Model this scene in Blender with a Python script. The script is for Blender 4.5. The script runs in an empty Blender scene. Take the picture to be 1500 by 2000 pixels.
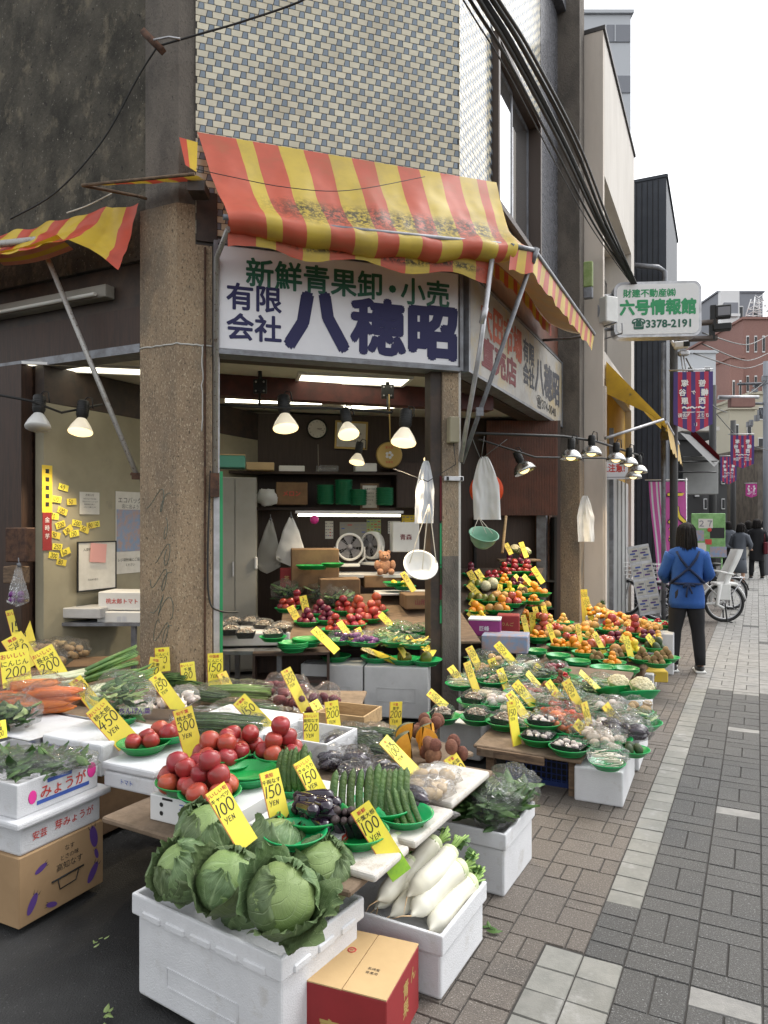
import bpy, bmesh, math, random
from mathutils import Vector, Matrix, Euler, noise
Vc = Vector
random.seed(11)
S = bpy.context.scene
COL = S.collection
rad = math.radians
# ---------------- camera, world, sun, exposure ----------------
F, H, CX, HY = 1390.0, 1.6, 750.0, 1022.0
cam_d = bpy.data.cameras.new('camera'); cam = bpy.data.objects.new('camera', cam_d); COL.objects.link(cam)
cam.location = (0, 0, H); cam.rotation_euler = (rad(90), 0, 0)
cam_d.sensor_width = 36; cam_d.lens = F / 2000 * 36; cam_d.shift_y = 0.011
cam_d.clip_start = .05; cam_d.clip_end = 2000
S.camera = cam
SUN_EL, SUN_AZ = 56, 62
w = bpy.data.worlds.new('World'); S.world = w; w.use_nodes = True
nt = w.node_tree; bg = nt.nodes['Background']
sky = nt.nodes.new('ShaderNodeTexSky'); sky.sky_type = 'NISHITA'; sky.sun_disc = False
sky.sun_elevation = rad(SUN_EL); sky.sun_rotation = rad(SUN_AZ); sky.dust_density = 2.5; sky.air_density = 1.5
hs = nt.nodes.new('ShaderNodeHueSaturation'); hs.inputs['Saturation'].default_value = .12
nt.links.new(sky.outputs[0], hs.inputs['Color']); nt.links.new(hs.outputs[0], bg.inputs[0])
bg.inputs[1].default_value = .15
sd = bpy.data.lights.new('sun', 'SUN'); so = bpy.data.objects.new('sun', sd); COL.objects.link(so)
sd.energy = .5; sd.angle = rad(30); sd.color = (1, .97, .92)
so.rotation_euler = (rad(90 - SUN_EL), 0, rad(180 - SUN_AZ))
S.view_settings.view_transform = 'Standard'; S.view_settings.look = 'None'
S.view_settings.exposure = 1.25; S.view_settings.gamma = 1
S.cycles.use_denoising = True
S.cycles.max_bounces = 6; S.cycles.transparent_max_bounces = 16; S.cycles.caustics_reflective = False; S.cycles.caustics_refractive = False

# ---------------- plan helpers ----------------
def at(px, py, z=0.0):                 # the point of the plane at height z seen at a place of the photo
    Y = F * (H - z) / (py - HY)
    return Vc(((px - CX) * Y / F, Y, z))
def dp(px, py, Y):
    return Vc(((px - CX) * Y / F, Y, H - (py - HY) * Y / F))
TH = rad(25.5)
RX, RY = math.sin(TH), math.cos(TH)    # along the shop's street wall
NX, NY = RY, -RX                       # out of that wall, to the street
A = Vc((-1.31, 5.45, 0)); B = Vc((.64, 6.10, 0)); P0 = Vc((-1.563, 5.366, 0))
CL = (B - A).length
def frame(o, d):
    d = Vc((d[0], d[1], 0)).normalized(); y = Vc((-d.y, d.x, 0))
    m = Matrix.Identity(4)
    for i in range(3):
        m[i][0] = d[i]; m[i][1] = y[i]; m[i][2] = (0, 0, 1)[i]; m[i][3] = o[i]
    return m
MC = frame(A, B - A); MR = frame(B, (RX, RY)); ML = frame(P0, (RY, -RX))
ROT = -TH                               # rotation of things squared up with the shop
def Rz(a): return Matrix.Rotation(a, 4, 'Z')
def Tr(v): return Matrix.Translation(Vector(v))

# ---------------- mesh builder ----------------
class MB:
    def __init__(s): s.v = []; s.f = []; s.m = []; s.s = []; s.uv = {}
    def add(s, vs, fs, mi=0, sm=False, M=None):
        k = len(s.v)
        s.v += [(M @ Vector(p)) if M is not None else Vector(p) for p in vs]
        for f in fs:
            s.f.append([k + i for i in f]); s.m.append(mi); s.s.append(sm)
        return k
    def box(s, c, d, mi=0, M=None, bev=0, rz=0, seg=1):
        m = Tr(c) @ Rz(rz)
        if M is not None: m = M @ m
        hx, hy, hz = d[0] / 2, d[1] / 2, d[2] / 2
        if bev:
            bm = bmesh.new(); bmesh.ops.create_cube(bm, size=1)
            for v in bm.verts: v.co = Vc((v.co.x * d[0], v.co.y * d[1], v.co.z * d[2]))
            bmesh.ops.bevel(bm, geom=bm.edges[:], offset=bev, segments=seg, affect='EDGES', profile=.5)
            bm.verts.index_update()
            s.add([v.co.copy() for v in bm.verts], [[v.index for v in f.verts] for f in bm.faces], mi, False, m); bm.free()
        else:
            s.add([(-hx, -hy, -hz), (hx, -hy, -hz), (hx, hy, -hz), (-hx, hy, -hz), (-hx, -hy, hz), (hx, -hy, hz), (hx, hy, hz), (-hx, hy, hz)],
                  [(0, 3, 2, 1), (4, 5, 6, 7), (0, 1, 5, 4), (1, 2, 6, 5), (2, 3, 7, 6), (3, 0, 4, 7)], mi, False, m)
        return s
    def bx(s, x0, x1, y0, y1, z0, z1, mi=0, M=None, bev=0):
        return s.box(((x0 + x1) / 2, (y0 + y1) / 2, (z0 + z1) / 2), (x1 - x0, y1 - y0, z1 - z0), mi, M, bev)
    def prism(s, poly, z0, z1, mi=0, M=None):
        n = len(poly)
        s.add([(p[0], p[1], z0) for p in poly] + [(p[0], p[1], z1) for p in poly],
              [list(range(n))[::-1], list(range(n, 2 * n))] + [(i, (i + 1) % n, n + (i + 1) % n, n + i) for i in range(n)], mi, False, M)
        return s
    def tube(s, pts, r, n=8, mi=0, M=None, sm=True):
        pts = [Vector(p) for p in pts]; k = len(pts)
        rs = r if isinstance(r, (list, tuple)) else [r] * k
        vs = []; prev = None
        for i, p in enumerate(pts):
            d = (pts[min(i + 1, k - 1)] - pts[max(i - 1, 0)])
            d = d.normalized() if d.length > 1e-9 else Vc((0, 0, 1))
            if prev is None:
                a = d.orthogonal().normalized()
            else:
                a = (prev - d * prev.dot(d)); a = a.normalized() if a.length > 1e-6 else d.orthogonal().normalized()
            prev = a; b = d.cross(a)
            for j in range(n):
                t = 2 * math.pi * j / n
                vs.append(p + (a * math.cos(t) + b * math.sin(t)) * rs[i])
        fs = [(i * n + j, i * n + (j + 1) % n, (i + 1) * n + (j + 1) % n, (i + 1) * n + j) for i in range(k - 1) for j in range(n)]
        k0 = s.add(vs, fs, mi, sm, M)
        s.f.append([k0 + j for j in range(n)][::-1]); s.m.append(mi); s.s.append(False)
        s.f.append([k0 + (k - 1) * n + j for j in range(n)]); s.m.append(mi); s.s.append(False)
        return s
    def lathe(s, prof, n=20, mi=0, M=None, sm=True, wob=None):
        vs = []; rings = []
        for r, z in prof:
            if r < 1e-6: rings.append([len(vs)]); vs.append((0, 0, z))
            else:
                rings.append(list(range(len(vs), len(vs) + n)))
                for j in range(n):
                    t = 2 * math.pi * j / n; q = r * (wob(t, z) if wob else 1)
                    vs.append((q * math.cos(t), q * math.sin(t), z))
        fs = []
        for a, b in zip(rings, rings[1:]):
            if len(a) == 1 and len(b) == 1: continue
            if len(a) == 1: fs += [(a[0], b[(j + 1) % n], b[j]) for j in range(n)][::1]
            elif len(b) == 1: fs += [(a[j], a[(j + 1) % n], b[0]) for j in range(n)]
            else: fs += [(a[j], a[(j + 1) % n], b[(j + 1) % n], b[j]) for j in range(n)]
        s.add(vs, fs, mi, sm, M); return s
    def ball(s, c, r, n=12, mi=0, sc=(1, 1, 1), M=None, ns=0, nf=3.0, seed=0):
        vs = []; k = max(4, n // 2 + 1)
        for i in range(k + 1):
            a = math.pi * i / k
            for j in range(n):
                t = 2 * math.pi * j / n
                d = Vc((math.sin(a) * math.cos(t), math.sin(a) * math.sin(t), math.cos(a)))
                q = 1 + (ns * noise.noise(d * nf + Vc((seed * 7.3, seed * 3.1, 0))) if ns else 0)
                vs.append(Vector(c) + Vc((d.x * sc[0], d.y * sc[1], d.z * sc[2])) * r * q)
        fs = [(i * n + j, (i + 1) * n + j, (i + 1) * n + (j + 1) % n, i * n + (j + 1) % n) for i in range(k) for j in range(n)]
        s.add(vs, fs, mi, True, M); return s
    def grid(s, fn, nu, nv, mi=0, M=None, sm=True, uv=True, both=0):
        k = len(s.v); vs = []
        for i in range(nu + 1):
            for j in range(nv + 1):
                vs.append(fn(i / nu, j / nv))
                if uv: s.uv[k + len(vs) - 1] = (i / nu, j / nv)
        fs = [(i * (nv + 1) + j, (i + 1) * (nv + 1) + j, (i + 1) * (nv + 1) + j + 1, i * (nv + 1) + j + 1) for i in range(nu) for j in range(nv)]
        k = s.add(vs, [], mi, sm, M)
        for q, f in enumerate(fs):
            s.f.append([k + x for x in f]); s.m.append(mi((q // nv + .5) / nu, (q % nv + .5) / nv) if callable(mi) else mi); s.s.append(sm)
        return s
    def text(s, t, x, z, h, mi=0, M=None, y=0.0, align='c', wide=1.0, bold=0.0, mirror=False, vert=False):
        vs, fs, (x0, x1) = glyphs(t, 0.0)
        sh = {'c': -(x0 + x1) / 2, 'l': -x0, 'r': -x1}[align]
        sg = -1 if mirror else 1
        n = 0 if not bold else (8 if h > .1 else 3)      # heavier letters: copies set round the first, each a hair deeper
        for i in range(n + 1):
            dx, dz = (0, 0) if i == 0 else (bold * 1.15 * math.cos(6.2832 * i / n), bold * 1.15 * math.sin(6.2832 * i / n))
            s.add([(x + sg * (a + sh + dx) * h * wide, y + i * 5e-5, z + (b + dz) * h) for a, b in vs], fs, mi, False, M)
        return s
    def strokes(s, t, x, z, h, mi=0, y=0.0, wd=.1, slant=.12, M=None, seed=0):
        rr = random.Random(seed); cx = x
        for ch in t:
            if ch == ' ': cx += .4 * h; continue
            lines, wdt = HAND[ch]; jz = rr.uniform(-.05, .05) * h; sc = rr.uniform(.92, 1.08)
            for ln in lines:
                pts = [Vc((cx + (p[0] + slant * p[1]) * h * sc, z + jz + p[1] * h * sc)) for p in ln]
                for i, (p, q) in enumerate(zip(pts, pts[1:])):
                    d = (q - p); L = d.length
                    if L < 1e-9: continue
                    d /= L; nrm = Vc((-d.y, d.x)) * wd * h / 2; e = d * wd * h * .3
                    c4 = [p - e - nrm, q + e - nrm, q + e + nrm, p - e + nrm]
                    s.add([(c.x, y - .00003 * i, c.y) for c in c4], [(0, 1, 2, 3)], mi, False, M)
            cx += (wdt + .18) * h * sc
        return s
    def mesh(s, name, mats):
        me = bpy.data.meshes.new(name); me.from_pydata([tuple(v) for v in s.v], [], s.f)
        for m in (mats if isinstance(mats, (list, tuple)) else [mats]): me.materials.append(MT(m))
        me.polygons.foreach_set('material_index', s.m); me.polygons.foreach_set('use_smooth', s.s)
        if s.uv:
            l = me.uv_layers.new(name='UVMap').data
            for lp in me.loops: l[lp.index].uv = s.uv.get(lp.vertex_index, (0, 0))
        me.update(); return me
    def build(s, name, mats, parent=None, loc=None, rz=0, M=None):
        o = bpy.data.objects.new(name, s.mesh(name, mats)); COL.objects.link(o)
        if parent: o.parent = parent
        if M is not None: o.matrix_local = M
        elif loc is not None: o.location = loc; o.rotation_euler = (0, 0, rz)
        return o

def tag(o, label, cat, group=None, kind=None):
    o['label'] = label; o['category'] = cat
    if group: o['group'] = group
    if kind: o['kind'] = kind
    return o
def thing(name, label, cat, loc=(0, 0, 0), rz=0, group=None, M=None):
    o = bpy.data.objects.new(name, None); COL.objects.link(o); o.empty_display_size = .1
    if M is not None: o.matrix_world = M
    else: o.location = loc; o.rotation_euler = (0, 0, rz)
    return tag(o, label, cat, group)
def inst(name, me, parent=None, loc=(0, 0, 0), rot=(0, 0, 0), sc=1.0):
    o = bpy.data.objects.new(name, me); COL.objects.link(o); o.location = loc; o.rotation_euler = rot
    o.scale = (sc,) * 3 if not isinstance(sc, (tuple, list)) else sc
    if parent: o.parent = parent
    return o

_G = {}
def glyphs(t, bold=0.0):
    k = (t, bold)
    if k not in _G:
        c = bpy.data.curves.new('t', 'FONT'); c.body = t; c.resolution_u = 2; c.offset = bold; c.size = 1.0
        o = bpy.data.objects.new('t', c); COL.objects.link(o)
        dg = bpy.context.evaluated_depsgraph_get(); me = bpy.data.meshes.new_from_object(o.evaluated_get(dg))
        vs = [(v.co.x, v.co.y) for v in me.vertices]; fs = [tuple(p.vertices) for p in me.polygons]
        bpy.data.objects.remove(o); bpy.data.curves.remove(c); bpy.data.meshes.remove(me)
        xs = [v[0] for v in vs] or [0]; ys = [v[1] for v in vs] or [0]
        my = (min(ys) + max(ys)) / 2
        vs = [(a, b - my) for a, b in vs]
        _G[k] = (vs, fs, (min(xs), max(xs)))
    return _G[k]
def arc(cx, cy, rx, ry, a0, a1, n=8):
    return [(cx + rx * math.cos(rad(a0 + (a1 - a0) * i / n)), cy + ry * math.sin(rad(a0 + (a1 - a0) * i / n))) for i in range(n + 1)]
HAND = {'0': ([arc(.25, .5, .24, .5, 90, 450, 14)], .5), '1': ([[(.1, 1), (.05, 0)]], .15),
        '2': ([arc(.24, .74, .22, .26, 160, -40, 8) + [(.02, .02)], [(.02, .02), (.5, .04)]], .5),
        '3': ([arc(.2, .76, .2, .24, 140, -80, 8), arc(.2, .26, .25, .27, 80, -140, 8)], .45),
        '4': ([[(.3, 1), (0, .35), (.5, .35)], [(.36, .7), (.34, 0)]], .5),
        '5': ([[(.1, 1), (.06, .55)], arc(.18, .3, .26, .3, 115, -130, 9), [(.1, 1), (.46, 1)]], .45),
        '6': ([arc(.3, .95, .3, .7, 95, 190, 5) + arc(.25, .25, .23, .25, 170, 530, 12)], .48), '7': ([[(.02, .95), (.46, .97), (.15, 0)]], .46),
        '8': ([arc(.24, .75, .19, .23, 270, 630, 12), arc(.24, .25, .23, .26, 90, 450, 12)], .48), '9': ([arc(.24, .72, .2, .25, 0, 360, 12) + [(.36, 0)]], .46),
        'Y': ([[(0, 1), (.22, .5)], [(.5, 1), (.16, 0)]], .5),
        'E': ([[(.05, .8), (.03, .1)], [(.05, .8), (.36, .82)], [(.04, .45), (.33, .47)], [(.03, .1), (.38, .1)]], .38),
        'N': ([[(.03, .1), (.05, .82), (.38, .1), (.4, .84)]], .42)}

# ---------------- materials ----------------
_M = {}
SPEC = {}
def MT(n):
    if n not in _M: _M[n] = make_mat(n, **SPEC[n])
    return _M[n]
def spec(n, col, **k): SPEC[n] = dict(col=col, **k)
def make_mat(name, col, col2=None, vs=6.0, vd=4, rough=.5, met=0, bump=0, bs=60, rnd=0, emis=0, ecol=None, film=0, transl=0, glass=0, coat=0, lo=.4, hi=.62, stretch=None, special=None, ior=1.45, spots=None):
    m = bpy.data.materials.new(name); m.use_nodes = True; t = m.node_tree; N = t.nodes; L = t.links
    b = N['Principled BSDF']; out = N['Material Output']
    b.inputs['Roughness'].default_value = rough; b.inputs['Metallic'].default_value = met; b.inputs['IOR'].default_value = ior
    b.inputs['Base Color'].default_value = (*col, 1); b.inputs['Coat Weight'].default_value = coat
    tc = N.new('ShaderNodeTexCoord'); vec = tc.outputs['Object']
    if stretch:
        mp = N.new('ShaderNodeMapping'); mp.inputs['Scale'].default_value = stretch; L.new(vec, mp.inputs[0]); vec = mp.outputs[0]
    cur = None
    def mixc(a, bcol, fac):
        x = N.new('ShaderNodeMix'); x.data_type = 'RGBA'
        for sk, v in ((6, a), (7, bcol)):
            if isinstance(v, tuple): x.inputs[sk].default_value = (*v, 1)
            else: L.new(v, x.inputs[sk])
        if isinstance(fac, float): x.inputs[0].default_value = fac
        else: L.new(fac, x.inputs[0])
        return x.outputs[2]
    def nz(scale, detail=4, rg=.55):
        x = N.new('ShaderNodeTexNoise'); x.inputs['Scale'].default_value = scale; x.inputs['Detail'].default_value = detail; x.inputs['Roughness'].default_value = rg
        L.new(vec, x.inputs['Vector']); return x.outputs[0]
    def ramp(v, lo, hi):
        x = N.new('ShaderNodeMapRange'); x.inputs[1].default_value = lo; x.inputs[2].default_value = hi; L.new(v, x.inputs[0]); return x.outputs[0]
    def mth(op, a, bb=None):
        x = N.new('ShaderNodeMath'); x.operation = op
        for i, v in enumerate((a, bb)):
            if v is None: continue
            if isinstance(v, (int, float)): x.inputs[i].default_value = v
            else: L.new(v, x.inputs[i])
        return x.outputs[0]
    cur = col
    if col2 and special != 'stripes_rb': cur = mixc(cur, col2, ramp(nz(vs, vd, .65), lo, hi))
    if spots:                                             # (colour, scale, low, high) irregular marks
        for (c3, sc, a0, a1) in spots: cur = mixc(cur, c3, ramp(nz(sc, 5, .7), a0, a1))
    if special == 'cabbage':
        uvn = N.new('ShaderNodeSeparateXYZ'); L.new(tc.outputs['UV'], uvn.inputs[0]); u, v = uvn.outputs[0], uvn.outputs[1]
        d = mth('ABSOLUTE', mth('SUBTRACT', u, .5))
        n1 = nz(9, 2)
        ph = mth('ADD', mth('MULTIPLY', mth('SUBTRACT', v, mth('MULTIPLY', d, .9)), 8.0), mth('MULTIPLY', n1, 1.9))
        vein = mth('ABSOLUTE', mth('SUBTRACT', mth('FRACT', ph), .5))
        v1 = ramp(vein, .075, .0)
        ph2 = mth('ADD', mth('MULTIPLY', mth('ADD', v, mth('MULTIPLY', d, 2.2)), 17.0), mth('MULTIPLY', n1, 3.))
        v2 = mth('MULTIPLY', ramp(mth('ABSOLUTE', mth('SUBTRACT', mth('FRACT', ph2), .5)), .09, .0), .4)
        mid = ramp(d, .03, .008)
        vv = mth('MAXIMUM', mth('MAXIMUM', v1, v2), mid)
        cur = mixc(mixc(cur, (.20, .27, .12), ramp(v, .45, .05)), (.33, .42, .22), mth('MULTIPLY', vv, .42 if name == 'cabbage' else .30))
        bp = N.new('ShaderNodeBump'); bp.inputs['Strength'].default_value = .5; bp.inputs['Distance'].default_value = .004
        L.new(mth('ADD', mth('MULTIPLY', vv, -1.0), mth('MULTIPLY', nz(40, 3), .8)), bp.inputs['Height']); L.new(bp.outputs[0], b.inputs['Normal'])
    if special == 'mould':
        uvn = N.new('ShaderNodeSeparateXYZ'); L.new(tc.outputs['UV'], uvn.inputs[0]); u, v = uvn.outputs[0], uvn.outputs[1]
        band = mth('MULTIPLY', ramp(v, .50, .60), ramp(v, .84, .70)); band = mth('MULTIPLY', band, mth('MULTIPLY', ramp(u, .10, .25), ramp(u, 1.0, .9)))
        f = mth('MULTIPLY', band, ramp(nz(26, 6, .8), .43, .54))
        cur = mixc(cur, (.03, .028, .02), mth('MULTIPLY', f, .93))
        cur = mixc(cur, (.35, .24, .10), mth('MULTIPLY', ramp(nz(3, 4, .7), .5, .75), .28))
    if special == 'stripes_rb':
        uvn = N.new('ShaderNodeSeparateXYZ'); L.new(tc.outputs['UV'], uvn.inputs[0])
        f = mth('GREATER_THAN', mth('FRACT', mth('MULTIPLY', uvn.outputs[0], 4.5)), .5)
        cur = mixc(cur, col2, f)
    if special == 'rust_down':
        cur = mixc(cur, (.20, .10, .05), ramp(nz(14, 5, .7), .55, .68))
    if special == 'blueprint':                            # printed blue matter on a carton side
        pass
    if rnd:
        oi = N.new('ShaderNodeObjectInfo'); h = N.new('ShaderNodeHueSaturation')
        L.new(mth('ADD', mth('MULTIPLY', oi.outputs['Random'], 2 * rnd), 1 - rnd), h.inputs['Value'])
        L.new(mth('ADD', mth('MULTIPLY', oi.outputs['Random'], .02 * (rnd / .15)), .5 - .01 * (rnd / .15)), h.inputs['Hue'])
        if isinstance(cur, tuple): h.inputs['Color'].default_value = (*cur, 1)
        else: L.new(cur, h.inputs['Color'])
        cur = h.outputs[0]
    if not isinstance(cur, tuple): L.new(cur, b.inputs['Base Color'])
    if bump:
        bp = N.new('ShaderNodeBump'); bp.inputs['Strength'].default_value = bump; bp.inputs['Distance'].default_value = .01
        L.new(nz(bs, 5, .6), bp.inputs['Height']); L.new(bp.outputs[0], b.inputs['Normal'])
    if emis:
        b.inputs['Emission Color'].default_value = (*(ecol or col), 1); b.inputs['Emission Strength'].default_value = emis
    sh = b.outputs[0]
    if transl:
        x = N.new('ShaderNodeBsdfTranslucent'); mx = N.new('ShaderNodeMixShader'); mx.inputs[0].default_value = transl
        if isinstance(cur, tuple): x.inputs[0].default_value = (*cur, 1)
        else: L.new(cur, x.inputs[0])
        L.new(sh, mx.inputs[1]); L.new(x.outputs[0], mx.inputs[2]); sh = mx.outputs[0]
    if film:                                              # clear crinkled wrap
        tr = N.new('ShaderNodeBsdfTransparent'); gl = N.new('ShaderNodeBsdfGlossy'); gl.inputs['Roughness'].default_value = .07
        df = N.new('ShaderNodeBsdfDiffuse'); df.inputs[0].default_value = (*col, 1)
        bp = N.new('ShaderNodeBump'); bp.inputs['Strength'].default_value = 1.0; bp.inputs['Distance'].default_value = .03
        L.new(nz(bs, 3, .6), bp.inputs['Height']); L.new(bp.outputs[0], gl.inputs['Normal'])
        lw = N.new('ShaderNodeLayerWeight'); lw.inputs[0].default_value = .22; L.new(bp.outputs[0], lw.inputs['Normal'])
        m0 = N.new('ShaderNodeMixShader'); m0.inputs[0].default_value = film; L.new(tr.outputs[0], m0.inputs[1]); L.new(df.outputs[0], m0.inputs[2])
        mx = N.new('ShaderNodeMixShader'); L.new(mth('MULTIPLY', mth('ADD', lw.outputs['Fresnel'], .02), .5), mx.inputs[0])
        L.new(m0.outputs[0], mx.inputs[1]); L.new(gl.outputs[0], mx.inputs[2]); sh = mx.outputs[0]
    if sh is not b.outputs[0]: L.new(sh, out.inputs['Surface'])
    return m
W3 = lambda v: (v, v, v)
spec('asphalt', W3(.018), col2=W3(.030), vs=3, rough=.75, bump=.7, bs=130, spots=[(W3(.16), 120, .63, .69), ((.02, .02, .02), 1.2, .5, .7)])
spec('joint', (.05, .046, .042), rough=.95)
for i, v in enumerate((.93, 1.0, 1.08)):
    spec('paver_brown%d' % i, (.104 * v, .088 * v, .074 * v), col2=(.143 * v, .122 * v, .103 * v), vs=160, vd=2, rough=.75, bump=.5, bs=220, spots=[((.07, .062, .055), 2.2, .52, .78), ((.30, .27, .24), 150, .56, .64), ((.05, .045, .04), 130, .58, .66)])
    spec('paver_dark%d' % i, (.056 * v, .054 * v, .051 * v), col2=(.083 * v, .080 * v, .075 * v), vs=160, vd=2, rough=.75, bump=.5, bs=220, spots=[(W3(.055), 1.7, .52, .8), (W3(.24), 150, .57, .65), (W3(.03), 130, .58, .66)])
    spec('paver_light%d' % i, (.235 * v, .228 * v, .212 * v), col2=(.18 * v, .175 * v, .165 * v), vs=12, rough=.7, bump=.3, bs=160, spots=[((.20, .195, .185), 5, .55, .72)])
    spec('slab%d' % i, (.215 * v, .21 * v, .188 * v), col2=(.17 * v, .168 * v, .15 * v), vs=11, rough=.75, bump=.25, bs=150, spots=[((.36, .35, .33), 5.5, .54, .76)])
    spec('cream_tile%d' % i, (.60 * v, .555 * v, .43 * v), rough=.18, col2=(.50 * v, .45 * v, .34 * v), vs=3)
    spec('blue_tile%d' % i, (.20 * v, .24 * v, .29 * v), rough=.18, col2=(.18 * v, .22 * v, .26 * v), vs=25)
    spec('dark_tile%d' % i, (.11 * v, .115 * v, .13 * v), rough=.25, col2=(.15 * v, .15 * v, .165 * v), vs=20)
spec('grout', (.06, .055, .05), rough=.9)
spec('concrete_stained', (.09, .08, .062), col2=(.03, .027, .021), vs=3.5, vd=8, rough=.95, bump=.9, bs=35, lo=.35, hi=.65, spots=[((.16, .135, .095), 6, .54, .72), ((.26, .24, .20), 42, .62, .70), ((.012, .011, .010), 26, .62, .67)], stretch=(1, 1, .7))
spec('stucco', (.325, .24, .155), col2=(.23, .17, .115), vs=2.2, vd=5, rough=.95, bump=1.0, bs=75, spots=[((.45, .37, .26), 95, .55, .62), ((.09, .07, .05), 80, .56, .64), ((.13, .115, .095), 1.6, .46, .72)], stretch=(1, 1, .5))
spec('stucco_grey', (.15, .13, .11), col2=(.09, .08, .07), vs=4, rough=.95, bump=1.0, bs=75, spots=[((.05, .045, .04), 70, .6, .68)], stretch=(1, 1, .5))
spec('graffiti', (.10, .125, .105), rough=.7)
spec('mortar_white', (.5, .49, .46), rough=.9, bump=.6, bs=60)
spec('steel_grey', (.20, .21, .23), rough=.45, met=.3, col2=(.13, .13, .14), vs=8, spots=[((.13, .07, .04), 18, .66, .72)])
spec('steel_light', (.50, .50, .52), rough=.4, met=.6, col2=(.36, .36, .37), vs=9)
spec('steel_spotted', (.38, .37, .35), rough=.5, met=.4, spots=[((.10, .06, .04), 60, .58, .64), ((.16, .11, .08), 9, .6, .7)])
spec('stainless', (.55, .55, .56), rough=.22, met=1)
spec('rust', (.10, .05, .03), rough=.9, col2=(.045, .025, .018), vs=18, bump=.4, bs=60)
spec('brown_wood_dark', (.045, .022, .014), rough=.6, col2=(.028, .015, .010), vs=4, stretch=(14, 14, 1), bump=.1, bs=6)
spec('jamb_dark', (.03, .022, .018), rough=.6, col2=(.055, .035, .025), vs=7)
spec('old_wood', (.18, .12, .075), rough=.85, col2=(.09, .06, .04), vs=9, bump=.4, bs=40, stretch=(1, 6, 6))
spec('board_wood', (.19, .135, .09), rough=.85, col2=(.12, .085, .055), vs=8, bump=.3, bs=50)
spec('crate_wood', (.42, .29, .15), rough=.8, col2=(.30, .20, .10), vs=10, bump=.2, bs=50, stretch=(1, 5, 5))
spec('ceiling_white', (.55, .53, .48), rough=.9, col2=(.46, .44, .39), vs=2)
spec('wall_beige', (.32, .29, .205), rough=.85, col2=(.26, .235, .165), vs=1.5, spots=[((.22, .20, .16), 6, .62, .8)])
spec('cabinet_grey', (.27, .26, .23), rough=.6, col2=(.23, .22, .19), vs=1.5)
spec('red_beam', (.085, .022, .018), rough=.6, col2=(.05, .016, .014), vs=8)
spec('wall_brown', (.032, .018, .011), rough=.55, col2=(.045, .026, .017), vs=3, stretch=(22, 22, 1))
spec('shop_floor', (.10, .095, .09), rough=.8, col2=(.07, .065, .06), vs=4)
spec('corrugated', (.14, .05, .028), rough=.5, col2=(.09, .035, .02), vs=5)
spec('black', W3(.012), rough=.55); spec('black_gloss', W3(.014), rough=.2); spec('black_matt', W3(.018), rough=.9)
spec('rubber', W3(.02), rough=.8, bump=.2, bs=80); spec('cable_black', W3(.018), rough=.6)
spec('wire_grey', (.12, .12, .12), rough=.6)
spec('sign_white', (.66, .66, .69), rough=.35, col2=(.60, .60, .63), vs=2)
spec('sign_aged', (.36, .345, .32), rough=.6, col2=(.28, .265, .24), vs=3, spots=[((.36, .29, .17), 1.1, .48, .60), ((.30, .29, .28), 6, .62, .74)], stretch=(1, 1, 1))
spec('ink_navy', (.014, .014, .07), rough=.65); spec('ink_green', (.012, .10, .062), rough=.45); spec('ink_green_bright', (.02, .27, .10), rough=.4)
spec('ink_red', (.48, .05, .04), rough=.6); spec('ink_orange_red', (.36, .07, .03), rough=.7, spots=[((.55, .50, .42), 22, .6, .68)])
spec('ink_maroon', (.16, .03, .035), rough=.7, spots=[((.5, .47, .42), 24, .62, .7)]); spec('ink_black', (.02, .02, .02), rough=.6); spec('ink_faded', (.05, .05, .06), rough=.7, spots=[((.42, .40, .36), 20, .62, .7)])
spec('ink_blue', (.05, .10, .36), rough=.5); spec('ink_purple', (.10, .05, .22), rough=.5); spec('ink_white', (.75, .75, .75), rough=.5); spec('ink_yellow', (.80, .60, .06), rough=.5)
spec('ink_pale', (.55, .56, .60), rough=.6); spec('ink_gold', (.42, .30, .10), rough=.5); spec('ink_gray', (.22, .22, .24), rough=.6)
spec('vinyl_red', (.57, .115, .065), rough=.45, col2=(.50, .095, .055), vs=3, transl=.28, special='mould')
spec('vinyl_yellow', (.62, .46, .07), rough=.45, col2=(.53, .39, .07), vs=3, transl=.28, special='mould')
spec('vinyl_red_faded', (.60, .20, .13), rough=.5, col2=(.62, .30, .20), vs=2.5, transl=.35)
spec('vinyl_yellow_faded', (.66, .50, .18), rough=.5, col2=(.64, .52, .30), vs=2.5, transl=.35)
spec('vinyl_red2', (.60, .075, .03), rough=.4, col2=(.50, .07, .035), vs=3, transl=.25); spec('vinyl_yellow2', (.68, .47, .03), rough=.4, col2=(.58, .38, .04), vs=3, transl=.25)
spec('vinyl_lining', (.40, .35, .27), rough=.7, transl=.35, col2=(.46, .36, .22), vs=3)
spec('vinyl_mustard', (.55, .34, .02), rough=.5, col2=(.45, .27, .02), vs=3, transl=.25, spots=[((.16, .13, .05), 12, .62, .75)])
spec('styro', (.63, .635, .65), rough=.65, bump=.35, bs=190, col2=(.58, .585, .60), vs=5, rnd=.03, spots=[((.44, .42, .39), 7, .58, .80), ((.50, .49, .47), 60, .66, .72)])
spec('styro_old', (.50, .50, .50), rough=.7, bump=.25, bs=170, col2=(.44, .44, .44), vs=5, spots=[((.30, .28, .25), 7, .66, .8)])
spec('styro_dirty', (.56, .53, .48), rough=.7, bump=.25, bs=170, spots=[((.34, .27, .20), 8, .56, .72)])
spec('carton', (.36, .235, .125), rough=.85, col2=(.31, .20, .105), vs=4, bump=.06, bs=90, spots=[((.24, .155, .08), 11, .66, .8)])
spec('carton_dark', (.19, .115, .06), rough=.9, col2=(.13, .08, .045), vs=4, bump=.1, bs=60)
spec('carton_tan', (.55, .375, .185), rough=.8, col2=(.50, .34, .165), vs=4, bump=.05, bs=90)
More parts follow.
